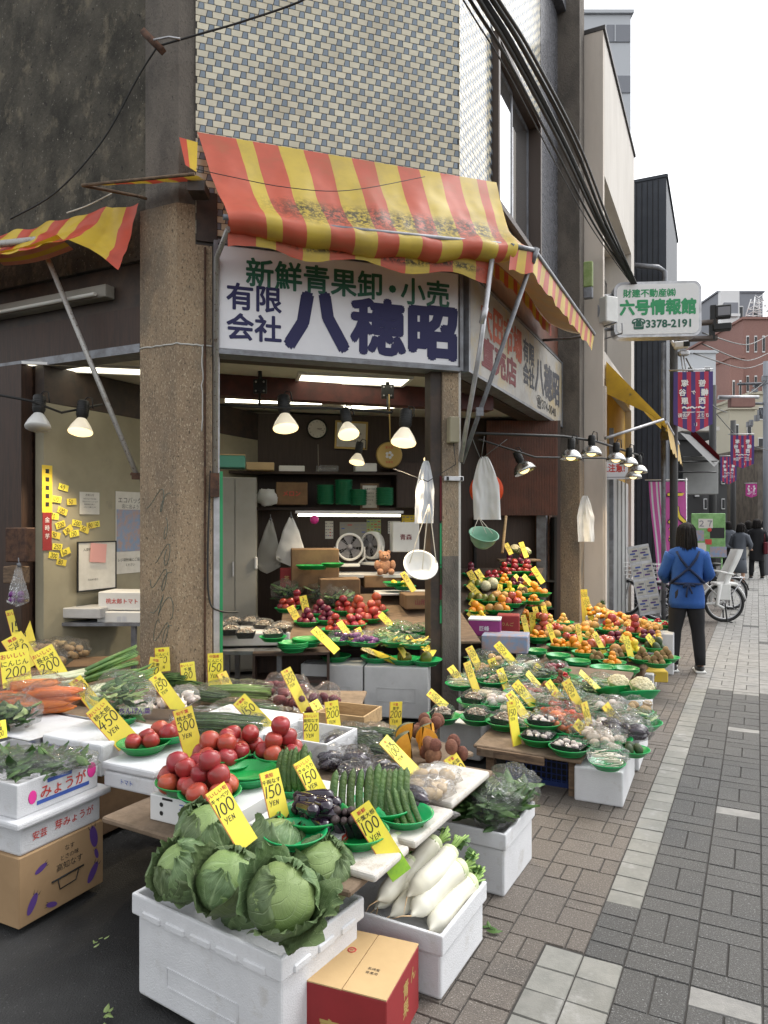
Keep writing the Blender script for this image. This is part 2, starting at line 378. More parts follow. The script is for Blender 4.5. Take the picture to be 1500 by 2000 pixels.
spec('carton_red', (.27, .022, .025), rough=.6, col2=(.23, .02, .022), vs=4, bump=.05, bs=80)
spec('carton_white', (.66, .66, .65), rough=.7, col2=(.60, .60, .59), vs=4); spec('carton_purple', (.22, .025, .15), rough=.6, col2=(.17, .02, .12), vs=6)
spec('carton_yellow', (.62, .42, .04), rough=.6, col2=(.58, .40, .06), vs=6)
spec('bowl_green', (.012, .30, .075), rough=.33, rnd=.18, col2=(.01, .25, .06), vs=8); spec('bowl_dark_green', (.01, .14, .06), rough=.4)
spec('bowl_sage', (.14, .32, .22), rough=.4, col2=(.18, .34, .24), vs=6)
spec('white_plastic', (.68, .68, .66), rough=.4, col2=(.62, .62, .60), vs=7); spec('white_paint', (.72, .72, .72), rough=.35)
spec('card_yellow', (.78, .66, .06), rough=.36, col2=(.72, .57, .07), vs=9, rnd=.13); spec('card_edge', (.45, .12, .05), rough=.6)
spec('card_green', (.33, .60, .04), rough=.42, col2=(.24, .50, .05), vs=40)
spec('tomato', (.36, .042, .028), rough=.33, col2=(.28, .05, .03), vs=16, rnd=.2, coat=.1); spec('tomato_dark', (.28, .016, .016), rough=.25, col2=(.22, .02, .02), vs=14, rnd=.25, coat=.2)
spec('plum', (.13, .012, .035), rough=.3, col2=(.08, .01, .03), vs=20, rnd=.3); spec('berry', (.40, .012, .018), rough=.25, rnd=.3)
spec('mandarin', (.68, .22, .012), rough=.42, bump=.25, bs=260, col2=(.66, .27, .02), vs=20, rnd=.12); spec('loquat', (.66, .33, .06), rough=.45, col2=(.60, .40, .12), vs=20, rnd=.2)
spec('apple', (.34, .03, .03), rough=.25, col2=(.46, .12, .07), vs=9, rnd=.22, coat=.2); spec('pear', (.42, .23, .06), rough=.6, col2=(.36, .19, .06), vs=60, rnd=.15)
spec('kiwi', (.20, .12, .05), rough=.85, col2=(.25, .155, .07), vs=60, rnd=.15, bump=.2, bs=150); spec('avocado', (.028, .05, .018), rough=.5, bump=.4, bs=120, col2=(.05, .07, .02), vs=30)
spec('mango', (.10, .13, .02), rough=.35, col2=(.18, .14, .02), vs=12); spec('lemon', (.72, .52, .04), rough=.4, rnd=.1)
spec('potato', (.42, .30, .16), rough=.8, col2=(.34, .23, .11), vs=12, rnd=.15); spec('taro', (.13, .055, .032), rough=.9, bump=.6, bs=60, col2=(.20, .085, .05), vs=25, rnd=.2)
spec('sweet_potato', (.16, .035, .045), rough=.7, col2=(.11, .03, .035), vs=14, rnd=.2)
spec('onion', (.48, .30, .13), rough=.45, rnd=.15); spec('garlic', (.66, .60, .54), rough=.6, col2=(.60, .50, .46), vs=14, rnd=.05)
spec('eggplant', (.016, .010, .022), rough=.13, col2=(.028, .014, .026), vs=8, coat=.5); spec('calyx', (.045, .03, .03), rough=.6); spec('purple_veg', (.11, .02, .14), rough=.3, rnd=.2)
spec('cucumber', (.045, .095, .022), rough=.42, bump=.7, bs=90, col2=(.085, .14, .035), vs=30, rnd=.2); spec('carrot', (.66, .18, .025), rough=.5, col2=(.56, .13, .02), vs=25, rnd=.1, stretch=(1, 1, 4))
spec('pumpkin_flesh', (.70, .33, .03), rough=.5, col2=(.62, .26, .02), vs=20); spec('pumpkin_skin', (.04, .055, .025), rough=.5)
spec('daikon', (.72, .70, .60), rough=.42, col2=(.66, .63, .50), vs=7, stretch=(1, 1, .5), spots=[((.58, .50, .36), 16, .72, .8)], rnd=.03); spec('daikon_top', (.56, .62, .36), rough=.45); spec('root_hair', (.52, .36, .20), rough=.7)
spec('stem_green', (.30, .44, .13), rough=.5, col2=(.22, .36, .08), vs=20); spec('leaf_dark', (.028, .07, .018), rough=.5, col2=(.05, .11, .03), vs=18, transl=.2)
spec('leaf_mid', (.065, .14, .035), rough=.5, col2=(.10, .19, .05), vs=18, transl=.25); spec('leaf_pale', (.26, .36, .12), rough=.5, col2=(.36, .44, .20), vs=12, transl=.2); spec('leaf_white', (.60, .62, .46), rough=.5)
spec('leek_white', (.64, .66, .48), rough=.4, col2=(.55, .60, .38), vs=12); spec('leek_green', (.09, .19, .06), rough=.45, col2=(.16, .28, .07), vs=12)
spec('cabbage', (.105, .165, .072), col2=(.15, .215, .09), vs=5, rough=.5, special='cabbage', rnd=.18, transl=.1)
spec('cabbage_head', (.19, .26, .09), col2=(.145, .21, .07), vs=5, rough=.5, special='cabbage', rnd=.15)
spec('cauliflower', (.66, .60, .40), rough=.8, bump=.7, bs=110, col2=(.58, .52, .32), vs=16); spec('mushroom', (.60, .52, .43), rough=.7, col2=(.46, .37, .28), vs=30); spec('mushroom_dark', (.27, .20, .15), rough=.75, col2=(.36, .28, .21), vs=30)
spec('enoki', (.66, .62, .50), rough=.6); spec('sprout', (.60, .56, .42), rough=.6); spec('pine_skin', (.30, .19, .05), rough=.7, bump=1, bs=45, col2=(.20, .12, .03), vs=40); spec('melon', (.36, .36, .22), rough=.8, bump=.6, bs=60, col2=(.50, .48, .36), vs=45)
spec('film', (.8, .8, .8), film=.025, bs=34); spec('film_milky', (.78, .79, .78), film=.12, bs=30); spec('bag_white', (.72, .72, .71), rough=.5, transl=.3, bump=.4, bs=18); spec('paper_tan', (.50, .36, .20), rough=.7, bump=.4, bs=25)
spec('bag_grey', (.40, .39, .36), rough=.5, transl=.25, bump=.4, bs=14)
spec('glass_dark', (.02, .022, .025), rough=.04); spec('window_glass', (.80, .82, .84), rough=.03, met=.95); spec('bronze', (.075, .055, .045), rough=.5); spec('bronze_dark', (.03, .026, .024), rough=.5)
spec('lamp_metal', (.55, .55, .54), rough=.25, met=.9); spec('lamp_off', (.6, .6, .58), rough=.3)
spec('bulb_on', (1, .78, .42), emis=.85, ecol=(1, .76, .36)); spec('bulb_cone', (.8, .74, .6), rough=.3, emis=.16, ecol=(1, .85, .6))
spec('tube_on', (1, .98, .88), emis=3.2, ecol=(1, .94, .74)); spec('panel_on', (1, .96, .82), emis=1.1, ecol=(1, .95, .76)); spec('tube_off', (.6, .6, .56), rough=.4)
spec('facade_beige', (.56, .50, .44), rough=.9, col2=(.50, .445, .39), vs=1.2, bump=.15, bs=60, spots=[((.40, .35, .30), 2, .6, .85)], stretch=(2, 2, .5)); spec('facade_white', (.60, .565, .52), rough=.9, col2=(.545, .51, .465), vs=1.2, bump=.15, bs=60, stretch=(2, 2, .5))
spec('facade_navy', (.030, .036, .048), rough=.6, col2=(.040, .046, .058), vs=2); spec('facade_yellow', (.40, .25, .035), rough=.8, col2=(.33, .20, .03), vs=3); spec('shutter_grey', (.38, .385, .38), rough=.5, col2=(.33, .335, .33), vs=3)
spec('facade_pale', (.55, .57, .60), rough=.8); spec('facade_grey', (.26, .27, .30), rough=.8); spec('brick_red', (.30, .17, .145), rough=.9, col2=(.27, .15, .13), vs=8); spec('facade_cream', (.50, .46, .36), rough=.9); spec('facade_dark', (.05, .05, .05), rough=.7)  # brick_red is paled, distance haze put into its colour
spec('cloth_blue', (.022, .085, .29), rough=.9, bump=.5, bs=14, col2=(.018, .07, .25), vs=6); spec('cloth_black', (.012, .012, .014), rough=.9, bump=.3, bs=20); spec('apron_navy', (.012, .022, .06), rough=.9); spec('hair', (.010, .007, .006), rough=.85, bump=.6, bs=60, stretch=(6, 6, 1)); spec('skin', (.50, .29, .20), rough=.55); spec('cloth_grey', (.10, .11, .13), rough=.9); spec('cloth_red', (.12, .018, .025), rough=.9); spec('cloth_cream', (.55, .52, .46), rough=.9); spec('shoe', W3(.02), rough=.5); spec('sole', (.6, .6, .58), rough=.6)
spec('banner_stripe', (.06, .035, .17), col2=(.42, .03, .07), rough=.6, special='stripes_rb'); spec('banner_pink', (.52, .10, .34), rough=.7, col2=(.48, .09, .30), vs=4); spec('banner_magenta', (.38, .03, .20), rough=.7)
spec('red_plastic', (.60, .05, .03), rough=.3); spec('orange_red', (.75, .09, .02), rough=.4, transl=.3); spec('pink', (.72, .05, .30), rough=.4); spec('blue_crate', (.012, .03, .13), rough=.45); spec('teal', (.10, .33, .26), rough=.5); spec('fur', (.38, .20, .12), rough=.95, bump=1, bs=70); spec('cloth_white', (.62, .64, .68), rough=.85, transl=.2, bump=.3, bs=12); spec('rope', (.52, .48, .40), rough=.8); spec('paper', (.62, .60, .55), rough=.7, col2=(.55, .53, .48), vs=6); spec('paper_pink', (.62, .32, .30), rough=.7); spec('gold', (.42, .29, .09), rough=.4, met=.3); spec('poster_blue', (.20, .28, .42), rough=.5, col2=(.36, .26, .24), vs=14); spec('poster_green', (.22, .42, .16), rough=.5, col2=(.14, .30, .10), vs=9)
# ---------------- ground ----------------
PT = rad(27.7); px_, py_ = math.sin(PT), math.cos(PT)
def uvg(u, v, z=0): return Vc((u * py_ + v * px_, -u * px_ + v * py_, z))
def struct(name, o): o['kind'] = 'structure'; return o
g = MB(); g.add([(-300, -60, -.03), (300, -60, -.03), (300, 600, -.03), (-300, 600, -.03)], [(0, 1, 2, 3)])
struct('road', g.build('asphalt_road', 'asphalt'))
U0 = -1.30; US = -.572; UE = -.430
jb = MB(); q = [uvg(U0 - .01, -2, -.006), uvg(6, -2, -.006), uvg(6, 90, -.006), uvg(U0 - .01, 90, -.006)]
jb.add(q + [p - Vc((0, 0, .03)) for p in q], [(0, 1, 2, 3), (0, 4, 5, 1), (1, 5, 6, 2), (2, 6, 7, 3), (3, 7, 4, 0)])
pm = MB()
PMAT = ['joint'] + ['paver_brown%d' % i for i in range(3)] + ['paver_dark%d' % i for i in range(3)] + ['slab%d' % i for i in range(3)] + ['paver_light%d' % i for i in range(3)]
rp = random.Random(5)
def paver(u0, u1, v0, v1, base, gap=.0022):
    i = base + rp.choice((0, 1, 1, 2)); z = rp.uniform(-.0012, .0012); ta, tb = rp.uniform(-.001, .001), rp.uniform(-.001, .001)
    g1 = gap; g2 = gap + .0025
    top = [uvg(u0 + g2, v0 + g2, z + ta), uvg(u1 - g2, v0 + g2, z - ta), uvg(u1 - g2, v1 - g2, z + tb), uvg(u0 + g2, v1 - g2, z - tb)]
    lo = [uvg(u0 + g1, v0 + g1, -.006), uvg(u1 - g1, v0 + g1, -.006), uvg(u1 - g1, v1 - g1, -.006), uvg(u0 + g1, v1 - g1, -.006)]
    pm.add(top + lo, [(0, 1, 2, 3), (4, 5, 1, 0), (5, 6, 2, 1), (6, 7, 3, 2), (7, 4, 0, 3)], i)
# brown random blocks between the shop and the light strip
cell = .0728; ncol = 10; v0g = .8; nrow = int(22 / cell); occ = {(r, c) for r in range(18, 26) for c in (8, 9)}
shapes = [(3, 2), (2, 2), (2, 3), (3, 2), (2, 1), (1, 2)]
for r in range(nrow):
    for c in range(ncol):
        if (r, c) in occ: continue
        sh = shapes[:]; rp.shuffle(sh); sh += [(1, 1)]
        for (a, b) in sh:
            cells = [(r + j, c + i) for i in range(a) for j in range(b)]
            if c + a <= ncol and all(x not in occ for x in cells):
                occ.update(cells); v = v0g + r * cell
                paver(U0 + c * cell, U0 + (c + a) * cell, v, v + b * cell, 1); break
# light strip of square slabs with gaps of dark pavers, doubled near the camera
def strip(v0, v1, base):
    v = v0
    while v < v1: paver(US, UE, v, v + .143, base, .004); v += .143
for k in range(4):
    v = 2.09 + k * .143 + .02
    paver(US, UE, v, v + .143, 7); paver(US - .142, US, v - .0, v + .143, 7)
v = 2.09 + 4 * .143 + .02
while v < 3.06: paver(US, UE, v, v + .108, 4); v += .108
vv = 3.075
while vv < 40: paver(US, UE, vv, vv + .143, 7 if vv < 7.4 else 10); vv += .143  # far slabs go paler, wet sheen painted into the colour
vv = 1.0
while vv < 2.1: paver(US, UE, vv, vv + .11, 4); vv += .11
# columns of 11 x 22 blocks
cw = .222
for c in range(18):
    u = UE + c * cw; v = .9 + (c % 2) * .33; lim = 60 if c < 12 else 40
    while v < lim:
        base = 4 if v < 7.35 else 10  # far blocks switch to pale pavers: painted wet sheen of the street
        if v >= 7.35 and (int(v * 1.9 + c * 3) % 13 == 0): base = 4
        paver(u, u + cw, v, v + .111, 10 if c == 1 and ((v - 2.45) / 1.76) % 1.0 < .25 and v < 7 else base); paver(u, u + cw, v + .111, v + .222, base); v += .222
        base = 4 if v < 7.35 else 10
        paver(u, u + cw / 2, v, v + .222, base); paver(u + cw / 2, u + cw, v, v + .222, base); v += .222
po = pm.build('brick_pavement', PMAT); struct('p', po)
struct('j', jb.build('pavement_bed', 'joint'))

# ---------------- the shop building ----------------
shop = thing('shop_building', 'corner greengrocer building with chequered tiled upper floor and stained concrete side', 'building')
def tiles(b, M, s0, s1, z0, z1, hole=None, kind='mix'):
    rw, per, hh = .052, .128, .0
    rt = random.Random(3); z = z0; r = 0
    while z < z1 - .01:
        s = s0 - rt.uniform(0, .004) - (r % 2) * per * .5 + (0 if r % 4 < 2 else .012)
        while s < s1:
            parts = [(0, .082, 0), (.082, per, 1)] if kind == 'mix' else [(0, per / 2, 2), (per / 2, per, 2)]
            for a, c, w_ in parts:
                x0, x1 = s + a + .0025, s + c - .0025
                sl = .010 if kind == 'mix' else 0
                x0b, x1b = x0 + (sl if w_ else 0), x1 + (sl if not w_ else 0)
                q = [x0, x1, x1b, x0b]
                if min(q) < s0 + .002: q = [max(v, s0 + .002) for v in q]
                q = [min(v, s1 - .002) for v in q]
                if q[1] - q[0] < .008: continue
                if hole and q[1] > hole[0] and q[0] < hole[1] and z + rw > hole[2] and z < hole[3]: continue
                d = -.006 - rt.uniform(0, .0012); za, zb = z + .0025, z + rw - .0025
                mi = w_ * 3 + rt.choice((0, 1, 1, 2))
                b.add([(q[0], d, za), (q[1], d, za), (q[2], d, zb), (q[3], d, zb), (q[0], 0, za), (q[1], 0, za), (q[2], 0, zb), (q[3], 0, zb)],
                      [(0, 1, 2, 3), (0, 4, 5, 1), (1, 5, 6, 2), (2, 6, 7, 3), (3, 7, 4, 0)], mi, False, M)
            s += per
        z += rw; r += 1
TM = ['cream_tile%d' % i for i in range(3)] + ['blue_tile%d' % i for i in range(3)] + ['dark_tile%d' % i for i in range(3)] + ['grout']
b = MB(); tiles(b, MC, -.13, CL, 3.8, 8.6); b.bx(-.13, CL - .04, 0, .12, 3.72, 8.6, 9, MC); b.build('tiled_corner_wall', TM, shop)
b = MB(); WH = (.97, 2.80, 4.72, 6.42); tiles(b, MR, .0, 2.98, 3.8, 8.6, WH)
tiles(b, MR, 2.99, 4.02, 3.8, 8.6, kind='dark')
for x0, x1, z0, z1 in ((.04, WH[0], 3.72, 8.6), (WH[1], 4.02, 3.72, 8.6), (WH[0], WH[1], 3.72, WH[2]), (WH[0], WH[1], WH[3], 8.6)): b.bx(x0, x1, 0, .12, z0, z1, 9, MR)
b.build('tiled_street_wall', TM, shop)
b = MB(); x0, x1, z0, z1 = WH
for r in ((x0, x0 + .06, z0, z1), (x1 - .06, x1, z0, z1), (x0 + .06, x1 - .06, z1 - .06, z1), (x0 + .06, x1 - .06, z0, z0 + .06)): b.bx(r[0], r[1], -.07, .10, r[2], r[3], 0, MR)
win = b.build('window', 'bronze', shop)
b = MB(); xm = (x0 + x1) / 2
for a, c, y in ((x0 + .062, xm + .03, .05), (xm - .03, x1 - .062, .075)):
    for r in ((a, a + .045, z0 + .062, z1 - .062), (c - .045, c, z0 + .062, z1 - .062), (a + .045, c - .045, z0 + .062, z0 + .11), (a + .045, c - .045, z1 - .11, z1 - .062)): b.bx(r[0], r[1], y, y + .022, r[2], r[3], 0, MR)
b.build('sash', 'steel_grey', win)
b = MB(); b.bx(x0 + .1, xm + .0, .058, .064, z0 + .1, z1 - .1, 0, MR); b.bx(xm + .02, x1 - .1, .083, .089, z0 + .1, z1 - .1, 0, MR); b.build('pane', 'window_glass', win)
# left side: stained concrete above the opening
b = MB(); b.bx(-9, -.30, .03, .25, 3.66, 9, 0, ML); b.build('stained_concrete_wall', 'concrete_stained', shop)
def poly(*p): return [(q.x, q.y) for q in p]
LV = Vc((-RY, NX * 0 + RX, 0)); LV = Vc((-RY, RX, 0)); IN = Vc((RX, RY, 0)); CH = (B - A).normalized(); CI = Vc((-CH.y, CH.x, 0))
# corner pillar, stucco below and concrete above
A2 = A - CH * .005
pil = poly(P0, A2, A2 + CI * .30, P0 + LV * .366 + IN * .38, P0 + LV * .366)
b = MB(); b.prism(pil, 0, 4.02)
k = b.build('corner_pillar', 'stucco', shop)
P1 = P0 + IN * .02 - CH * .0
b = MB(); b.prism(poly(P1, A2 + CI * .02 - CH * .10, A2 + CI * .32 - CH * .1, P0 + LV * .33 + IN * .4, P0 + LV * .33 + IN * .02), 4.02, 9); b.build('upper_pillar', 'stucco_grey', shop)
b = MB()
for a_, c_, zc in ((P0, P0 + LV * .366, 2.955), (P0, A2, 2.955)):
    n = (c_ - a_).normalized(); o_ = Vc((n.y, -n.x, 0));  o_ = -o_ if o_.y > 0 else o_
    pts = [a_ + (c_ - a_) * (i / 9) + o_ * .0015 + Vc((0, 0, zc + .012 * noise.noise(Vc((i * 1.7, a_.x, c_.y))))) for i in range(10)]
    b.tube(pts, .007, 5, 0)
pts = [P0.lerp(A2, .72) + Vc((0, 0, 2.95 - i * .05)) + CH * (.018 * noise.noise(Vc((i * .9, 3, 0)))) - CI * .0008 for i in range(14)]; b.tube(pts, .006, 5, 0)
b.build('crack_repair', 'mortar_white', shop)
b = MB()                                                     # faint spray scribble on the pillar's side face
rg = random.Random(4)
for k in range(6):
    z = 1.75 - k * .2; ph = rg.uniform(0, 6); fq = rg.uniform(3, 6)
    b.tube([(-.06 - .25 * (i / 30) + .05 * math.cos(fq * i / 10 + ph), -.0005, z + .08 * math.sin(fq * i / 8 + ph) + .002 * i) for i in range(rg.randint(12, 30))], .0032, 4, 0, ML)
b.build('spray_scribble', 'graffiti', shop)
# right post of the corner opening
b = MB(); b.bx(CL - .155, CL - .005, -.01, .2, 1.32, 2.92, 1, MC); b.bx(CL - .155, CL - .005, -.01, .2, 0, 1.32, 0, MC); b.bx(CL - .005, CL + .02, .0, .2, 0, 2.92, 2, MC)
post = b.build('door_post', ['stucco_grey', 'stucco', 'mortar_white'], shop)
b = MB(); b.bx(CL - .255, CL - .157, .01, .14, 0, 2.9, 0, MC); b.build('door_jamb', 'jamb_dark', shop)
b = MB()
for z0, z1, mi in ((1.62, 2.0, 0), (1.25, 1.6, 1), (.9, 1.22, 0), (1.08, 1.24, 1), (.75, .95, 1)): b.bx(CL - .172, CL - .158, -.001, .008, z0, z1, mi, MC)
b.build('paint_remnant', ['cloth_red', 'ink_green_bright'], shop)
b = MB(); b.bx(.005, .05, .0, .12, 0, 2.9, 0, MC); b.bx(.052, .075, .01, .1, 0, 2.0, 1, MC); b.build('opening_frame', ['steel_light', 'ink_green_bright'], shop)
# fascia above openings
b = MB(); b.bx(.0, CL, .12, .3, 2.9, 3.74, 0, MC); b.bx(.02, 4.1, .1, .3, 2.9, 3.74, 0, MR); b.bx(-.125, .03, -.02, .12, 3.745, 4.12, 0, MC); b.build('fascia', 'jamb_dark', shop)  # last box: dark block added to darken the spot left under the awning
b = MB(); b.bx(-6, -.372, .04, .2, 3.0, 3.3, 0, ML); b.bx(-6, -.372, .0, .2, 2.93, 2.996, 1, ML); b.bx(-6, -.372, .07, .2, 3.302, 3.655, 2, ML); b.build('side_lintel', ['brown_wood_dark', 'steel_grey', 'jamb_dark'], shop)
# end pillar on the street wall
E0 = B + IN * 4.0
b = MB(); b.prism(poly(E0 + Vc((NX, NY, 0)) * .30, E0 + Vc((NX, NY, 0)) * .30 + IN * .35, E0 + IN * .35 - Vc((NX, NY, 0)) * .1, E0 - Vc((NX, NY, 0)) * .02), 0, 2.45, 1)
b.prism(poly(E0 + Vc((NX, NY, 0)) * .30, E0 + Vc((NX, NY, 0)) * .30 + IN * .35, E0 + IN * .35 - Vc((NX, NY, 0)) * .1, E0 - Vc((NX, NY, 0)) * .02), 2.45, 9, 0)
b.build('end_pillar', ['stucco_grey', 'stucco'], shop)
b = MB(); b.bx(3.42, 3.98, -.02, .16, 0, 2.9, 0, MR); b.bx(3.32, 3.41, .0, .12, 0, 2.9, 1, MR); b.build('rusty_door_jamb', ['rust', 'steel_grey'], shop)
# room
LP = P0 + LV * 1.44                                            # where the partition meets the left opening
PB = LP + IN * 3.05; BR = Vc((2.32, 9.35, 0))
b = MB()
def wall(b, p, q, z0, z1, th, mi=0):
    d = (q - p); m = frame(p, d); b.bx(0, d.length, 0, th, z0, z1, mi, m)
wall(b, PB - (BR - PB).normalized() * .4, BR, 0, 2.95, .12); b.build('back_wall', 'wall_brown', shop)
b = MB(); m = frame(LP, -IN); b.bx(-3.1, 0, -.1, 0, 0, 2.62, 0, m); b.bx(-3.1, 0, -.1, .004, 2.624, 2.95, 1, m); b.build('partition_wall', ['wall_beige', 'jamb_dark'], shop)
b = MB(); cp = [A, B, B + IN * 4.3, BR + IN * .5, PB + IN * .3 + LV * .4, LP + LV * 2.5, P0 + LV * .2 + IN * .1, A]
b.prism(poly(A + CI * .3, B + CI * .3 - Vc((NX, NY, 0)) * .1, B + IN * 4.3 - Vc((NX, NY, 0)) * .1, BR + IN * .5, PB + IN * .5 + LV * .3, LP + IN * 1.8 + LV * 2.6, P0 + LV * 4.2 + IN * .22, P0 + IN * .22), 2.955, 3.05); b.build('ceiling', 'ceiling_white', shop)
b = MB(); b.prism(poly(A, B, B + IN * 4.3, BR + IN * .5, PB + IN * .5 + LV * .4, LP + IN * 3 + LV * .5, LP + LV * .3, P0 + LV * .36), -.02, .012); b.build('shop_floor', 'shop_floor', shop)
wall_b = MB(); wall(wall_b, B + IN * 4.3, BR + IN * .5, 0, 2.95, .1); wall_b.build('end_wall', 'wall_brown', shop)
b = MB(); m = frame(LP, LV); b.bx(.12, 3.5, .02, .12, 0, 2.93, 0, m.copy()); b.build('side_boarding', 'brown_wood_dark', shop)
b = MB(); b.bx(-2.2, -1.47, .03, .10, 0, 2.92, 0, ML); b.bx(-1.83, -1.60, .0, .028, 0, 2.92, 1, ML); b.bx(-5, -2.2, .08, .16, 0, 2.92, 0, ML); b.build('side_boards', ['brown_wood_dark', 'rust'], shop)
b = MB(); b.bx(-.3, 2.9, 0, .16, 2.76, 2.953, 0, frame(A + CI * 1.0, CH)); b.build('ceiling_beam', 'red_beam', shop)
b = MB(); b.prism([(p.x, p.y) for p in (A + CI * .1, B + CI * .1 - Vc((NX, NY, 0)) * .1, E0 + IN * .3 - Vc((NX, NY, 0)) * .1, BR + IN * 3, PB + IN * 3 + LV * 1, LP + LV * 6 + IN * .6, P0 + LV * .5 + IN * .3)], 8.6, 8.9); b.build('roof', 'concrete_stained', shop)  # unseen roof slab, put in to block the sky
b = MB(); b.bx(.05, 4.0, -.12, .0, 8.55, 8.7, 0, MR); b.build('roof_edge', 'steel_grey', shop)
# counter wall on the right end of the room: ribbed panel above, dark below
b = MB(); pA, pB = Vc((1.30, 9.02, 0)), Vc((2.20, 9.02, 0)); d = pB - pA; m = frame(pA, d)
n = 44
for i in range(n):
    x = d.length * i / n; b.bx(x, x + d.length / n * .6, -.012, .0, 1.70, 2.9, 0, m)
b.bx(0, d.length, 0, .03, 1.70, 2.9, 0, m); b.build('ribbed_panel', 'corrugated', shop)

# ---------------- awnings ----------------
def awn_mat(stripes, first):
    def f(u, v):
        acc = 0
        for k, wd in enumerate(stripes):
            acc += wd
            if u < acc: return (first + k) % 2
        return (first + len(stripes) - 1) % 2
    return f
def cloth(prof, xs, M, stripes, sub, amp, seed, top=None, name='canopy', mats=('vinyl_red', 'vinyl_yellow'), parent=None, first=0, warp=None):
    tot = sum(stripes); stripes = [q / tot for q in stripes]
    seg = [0]
    for a, c in zip(prof, prof[1:]): seg.append(seg[-1] + math.hypot(c[0] - a[0], c[1] - a[1]))
    def P(v):
        t = v * seg[-1]
        for i in range(len(prof) - 1):
            if t <= seg[i + 1] + 1e-9:
                q = (t - seg[i]) / (seg[i + 1] - seg[i]); return (prof[i][0] + (prof[i + 1][0] - prof[i][0]) * q, prof[i][1] + (prof[i + 1][1] - prof[i][1]) * q)
        return prof[-1]
    us = [0]
    for q in stripes:
        n = max(2, round(q * sub)); st = us[-1]
        us += [st + q * (i + 1) / n for i in range(n)]
    nu = len(us) - 1
    def fn(u, v):
        uu = us[round(u * nu)]; p, z = P(v)
        x0, x1 = xs(v); x = x0 + (x1 - x0) * uu
        wv = noise.noise(Vc((uu * 9 + seed, v * 3, seed))) * amp + noise.noise(Vc((uu * 26, v * 9 + seed, 1))) * amp * .35
        if warp: z += warp(uu, v)
        return Vc((x + wv * .3, -(p + wv * .6 * min(1, v * 3)), z + wv * min(1, v * 2)))
    bb = MB(); fm = awn_mat(stripes, first)
    bb.grid(fn, nu, 26, lambda u, v: fm(us[min(int(u * nu), nu - 1)] + 1e-6, v), M)
    for i in list(bb.uv): bb.uv[i] = (us[round(bb.uv[i][0] * nu)], bb.uv[i][1])
    return bb.build(name, list(mats), parent)
aw = thing('striped_awning', 'long red and yellow striped awning with mould stains over the shop sign', 'awning', (0, 0, 0))
prof = [(.03, 4.56), (.18, 4.30), (.34, 4.04), (.47, 3.88), (.57, 3.79), (.615, 3.735), (.61, 3.68), (.57, 3.645), (.50, 3.64)]
ST = [1.45, .62, 1, 1, 1, 1, .95, 1, .95, .95, .9, .8, .45, .5]
sag = lambda u, v: -.09 * math.sin(math.pi * min(1, max(0, u))) * max(0, v - .45) * 1.4 + .075 * u * max(0, v - .2) + .02 * math.sin(u * 25) * max(0, v - .5)
cloth(prof, lambda v: (-.12 + .20 * v, 2.40 - .13 * v), MC, ST, 90, .019, 2.0, parent=aw, warp=sag)
prof2 = [(.50, 3.70), (.495, 3.60), (.49, 3.47)]
cloth(prof2, lambda v: (.06, 2.12), MC, [1.0, .7, 1, 1, 1, 1, 1, 1, 1, 1, .7], 80, .014, 6.0, name='valance', parent=aw, warp=lambda u, v: .028 * math.sin(u * 17) * v + .075 - .02 * u)
b = MB(); b.tube([(.02, -.56, 3.72), (2.16, -.56, 3.795)], .021, 8, 0, MC); b.tube([(2.10, -.57, 3.78), (2.09, -.56, 3.70)], .035, 8, 0, MC); b.build('front_bar', 'steel_grey', aw)
b = MB(); b.tube([(2.10, -.56, 3.76), (2.07, -.38, 3.0), (2.03, -.09, 2.12)], .021, 8, 0, MC); b.tube([(2.08, -.46, 3.32), (2.07, -.42, 3.2)], .027, 8, 0, MC); b.build('support_pole', 'steel_light', aw)
b = MB(); b.tube([(.06, -.52, 3.66), (.02, -.10, 3.60), (.012, -.07, 1.95)], .02, 8, 0, MC); b.bx(-.025, .04, -.09, -.005, 1.80, 1.98, 1, MC); b.build('wall_pole', ['steel_spotted', 'rust'], aw)
# street awning
aw2 = thing('striped_awning', 'sun-faded pink striped awning seen from below along the street wall', 'awning')
C1 = Vc((1.0, 5.59, 3.78)); n3 = Vc((NX, NY, 0))
T0 = A + CH * 2.38 + Vc((0, 0, 4.50)); T1 = B + IN * 2.95 + n3 * .05 + Vc((0, 0, 4.5)); Tm = B + IN * .25 + n3 * .05 + Vc((0, 0, 4.52)); D1 = B + IN * 2.95 + n3 * .66 + Vc((0, 0, 3.85)); Dm = B + n3 * .65 + Vc((0, 0, 3.835))
def two(t, p, q, r, k=.16): return p.lerp(q, t / k) if t < k else q.lerp(r, (t - k) / (1 - k))
def fr(u, v):
    a, c = two(u, T0, Tm, T1, .12), two(u, C1, Dm, D1, .12)
    p = a.lerp(c, v); wv = .02 * noise.noise(Vc((u * 14, v * 4, 2)))
    return p + Vc((0, 0, wv - .05 * math.sin(math.pi * v) + .03 * math.sin(math.pi * v) * math.sin(u * 40)))
b = MB(); b.grid(fr, 90, 10, lambda u, v: int(u * 15 + .5) % 2); b.build('canopy', ['vinyl_red_faded', 'vinyl_yellow_faded'], aw2)
b = MB()
def fv(u, v):
    p = two(u, C1, Dm, D1, .12); return p + Vc((0, 0, -.19 * v + .012 * math.sin(u * 60) * v)) - n3 * (.02 * v + .01 * math.sin(u * 33) * v)
b.grid(fv, 96, 4, lambda u, v: int(u * 24) % 2); b.build('valance', ['vinyl_red2', 'vinyl_yellow2'], aw2)
b = MB()
def fv2(u, v):
    p = (B + n3 * .16 - IN * .1).lerp(B + IN * 2.9 + n3 * .16, u) + Vc((0, 0, 4.02 - .13 * v + .012 * math.sin(u * 50) * v - .03 * math.sin(u * 9))); return p
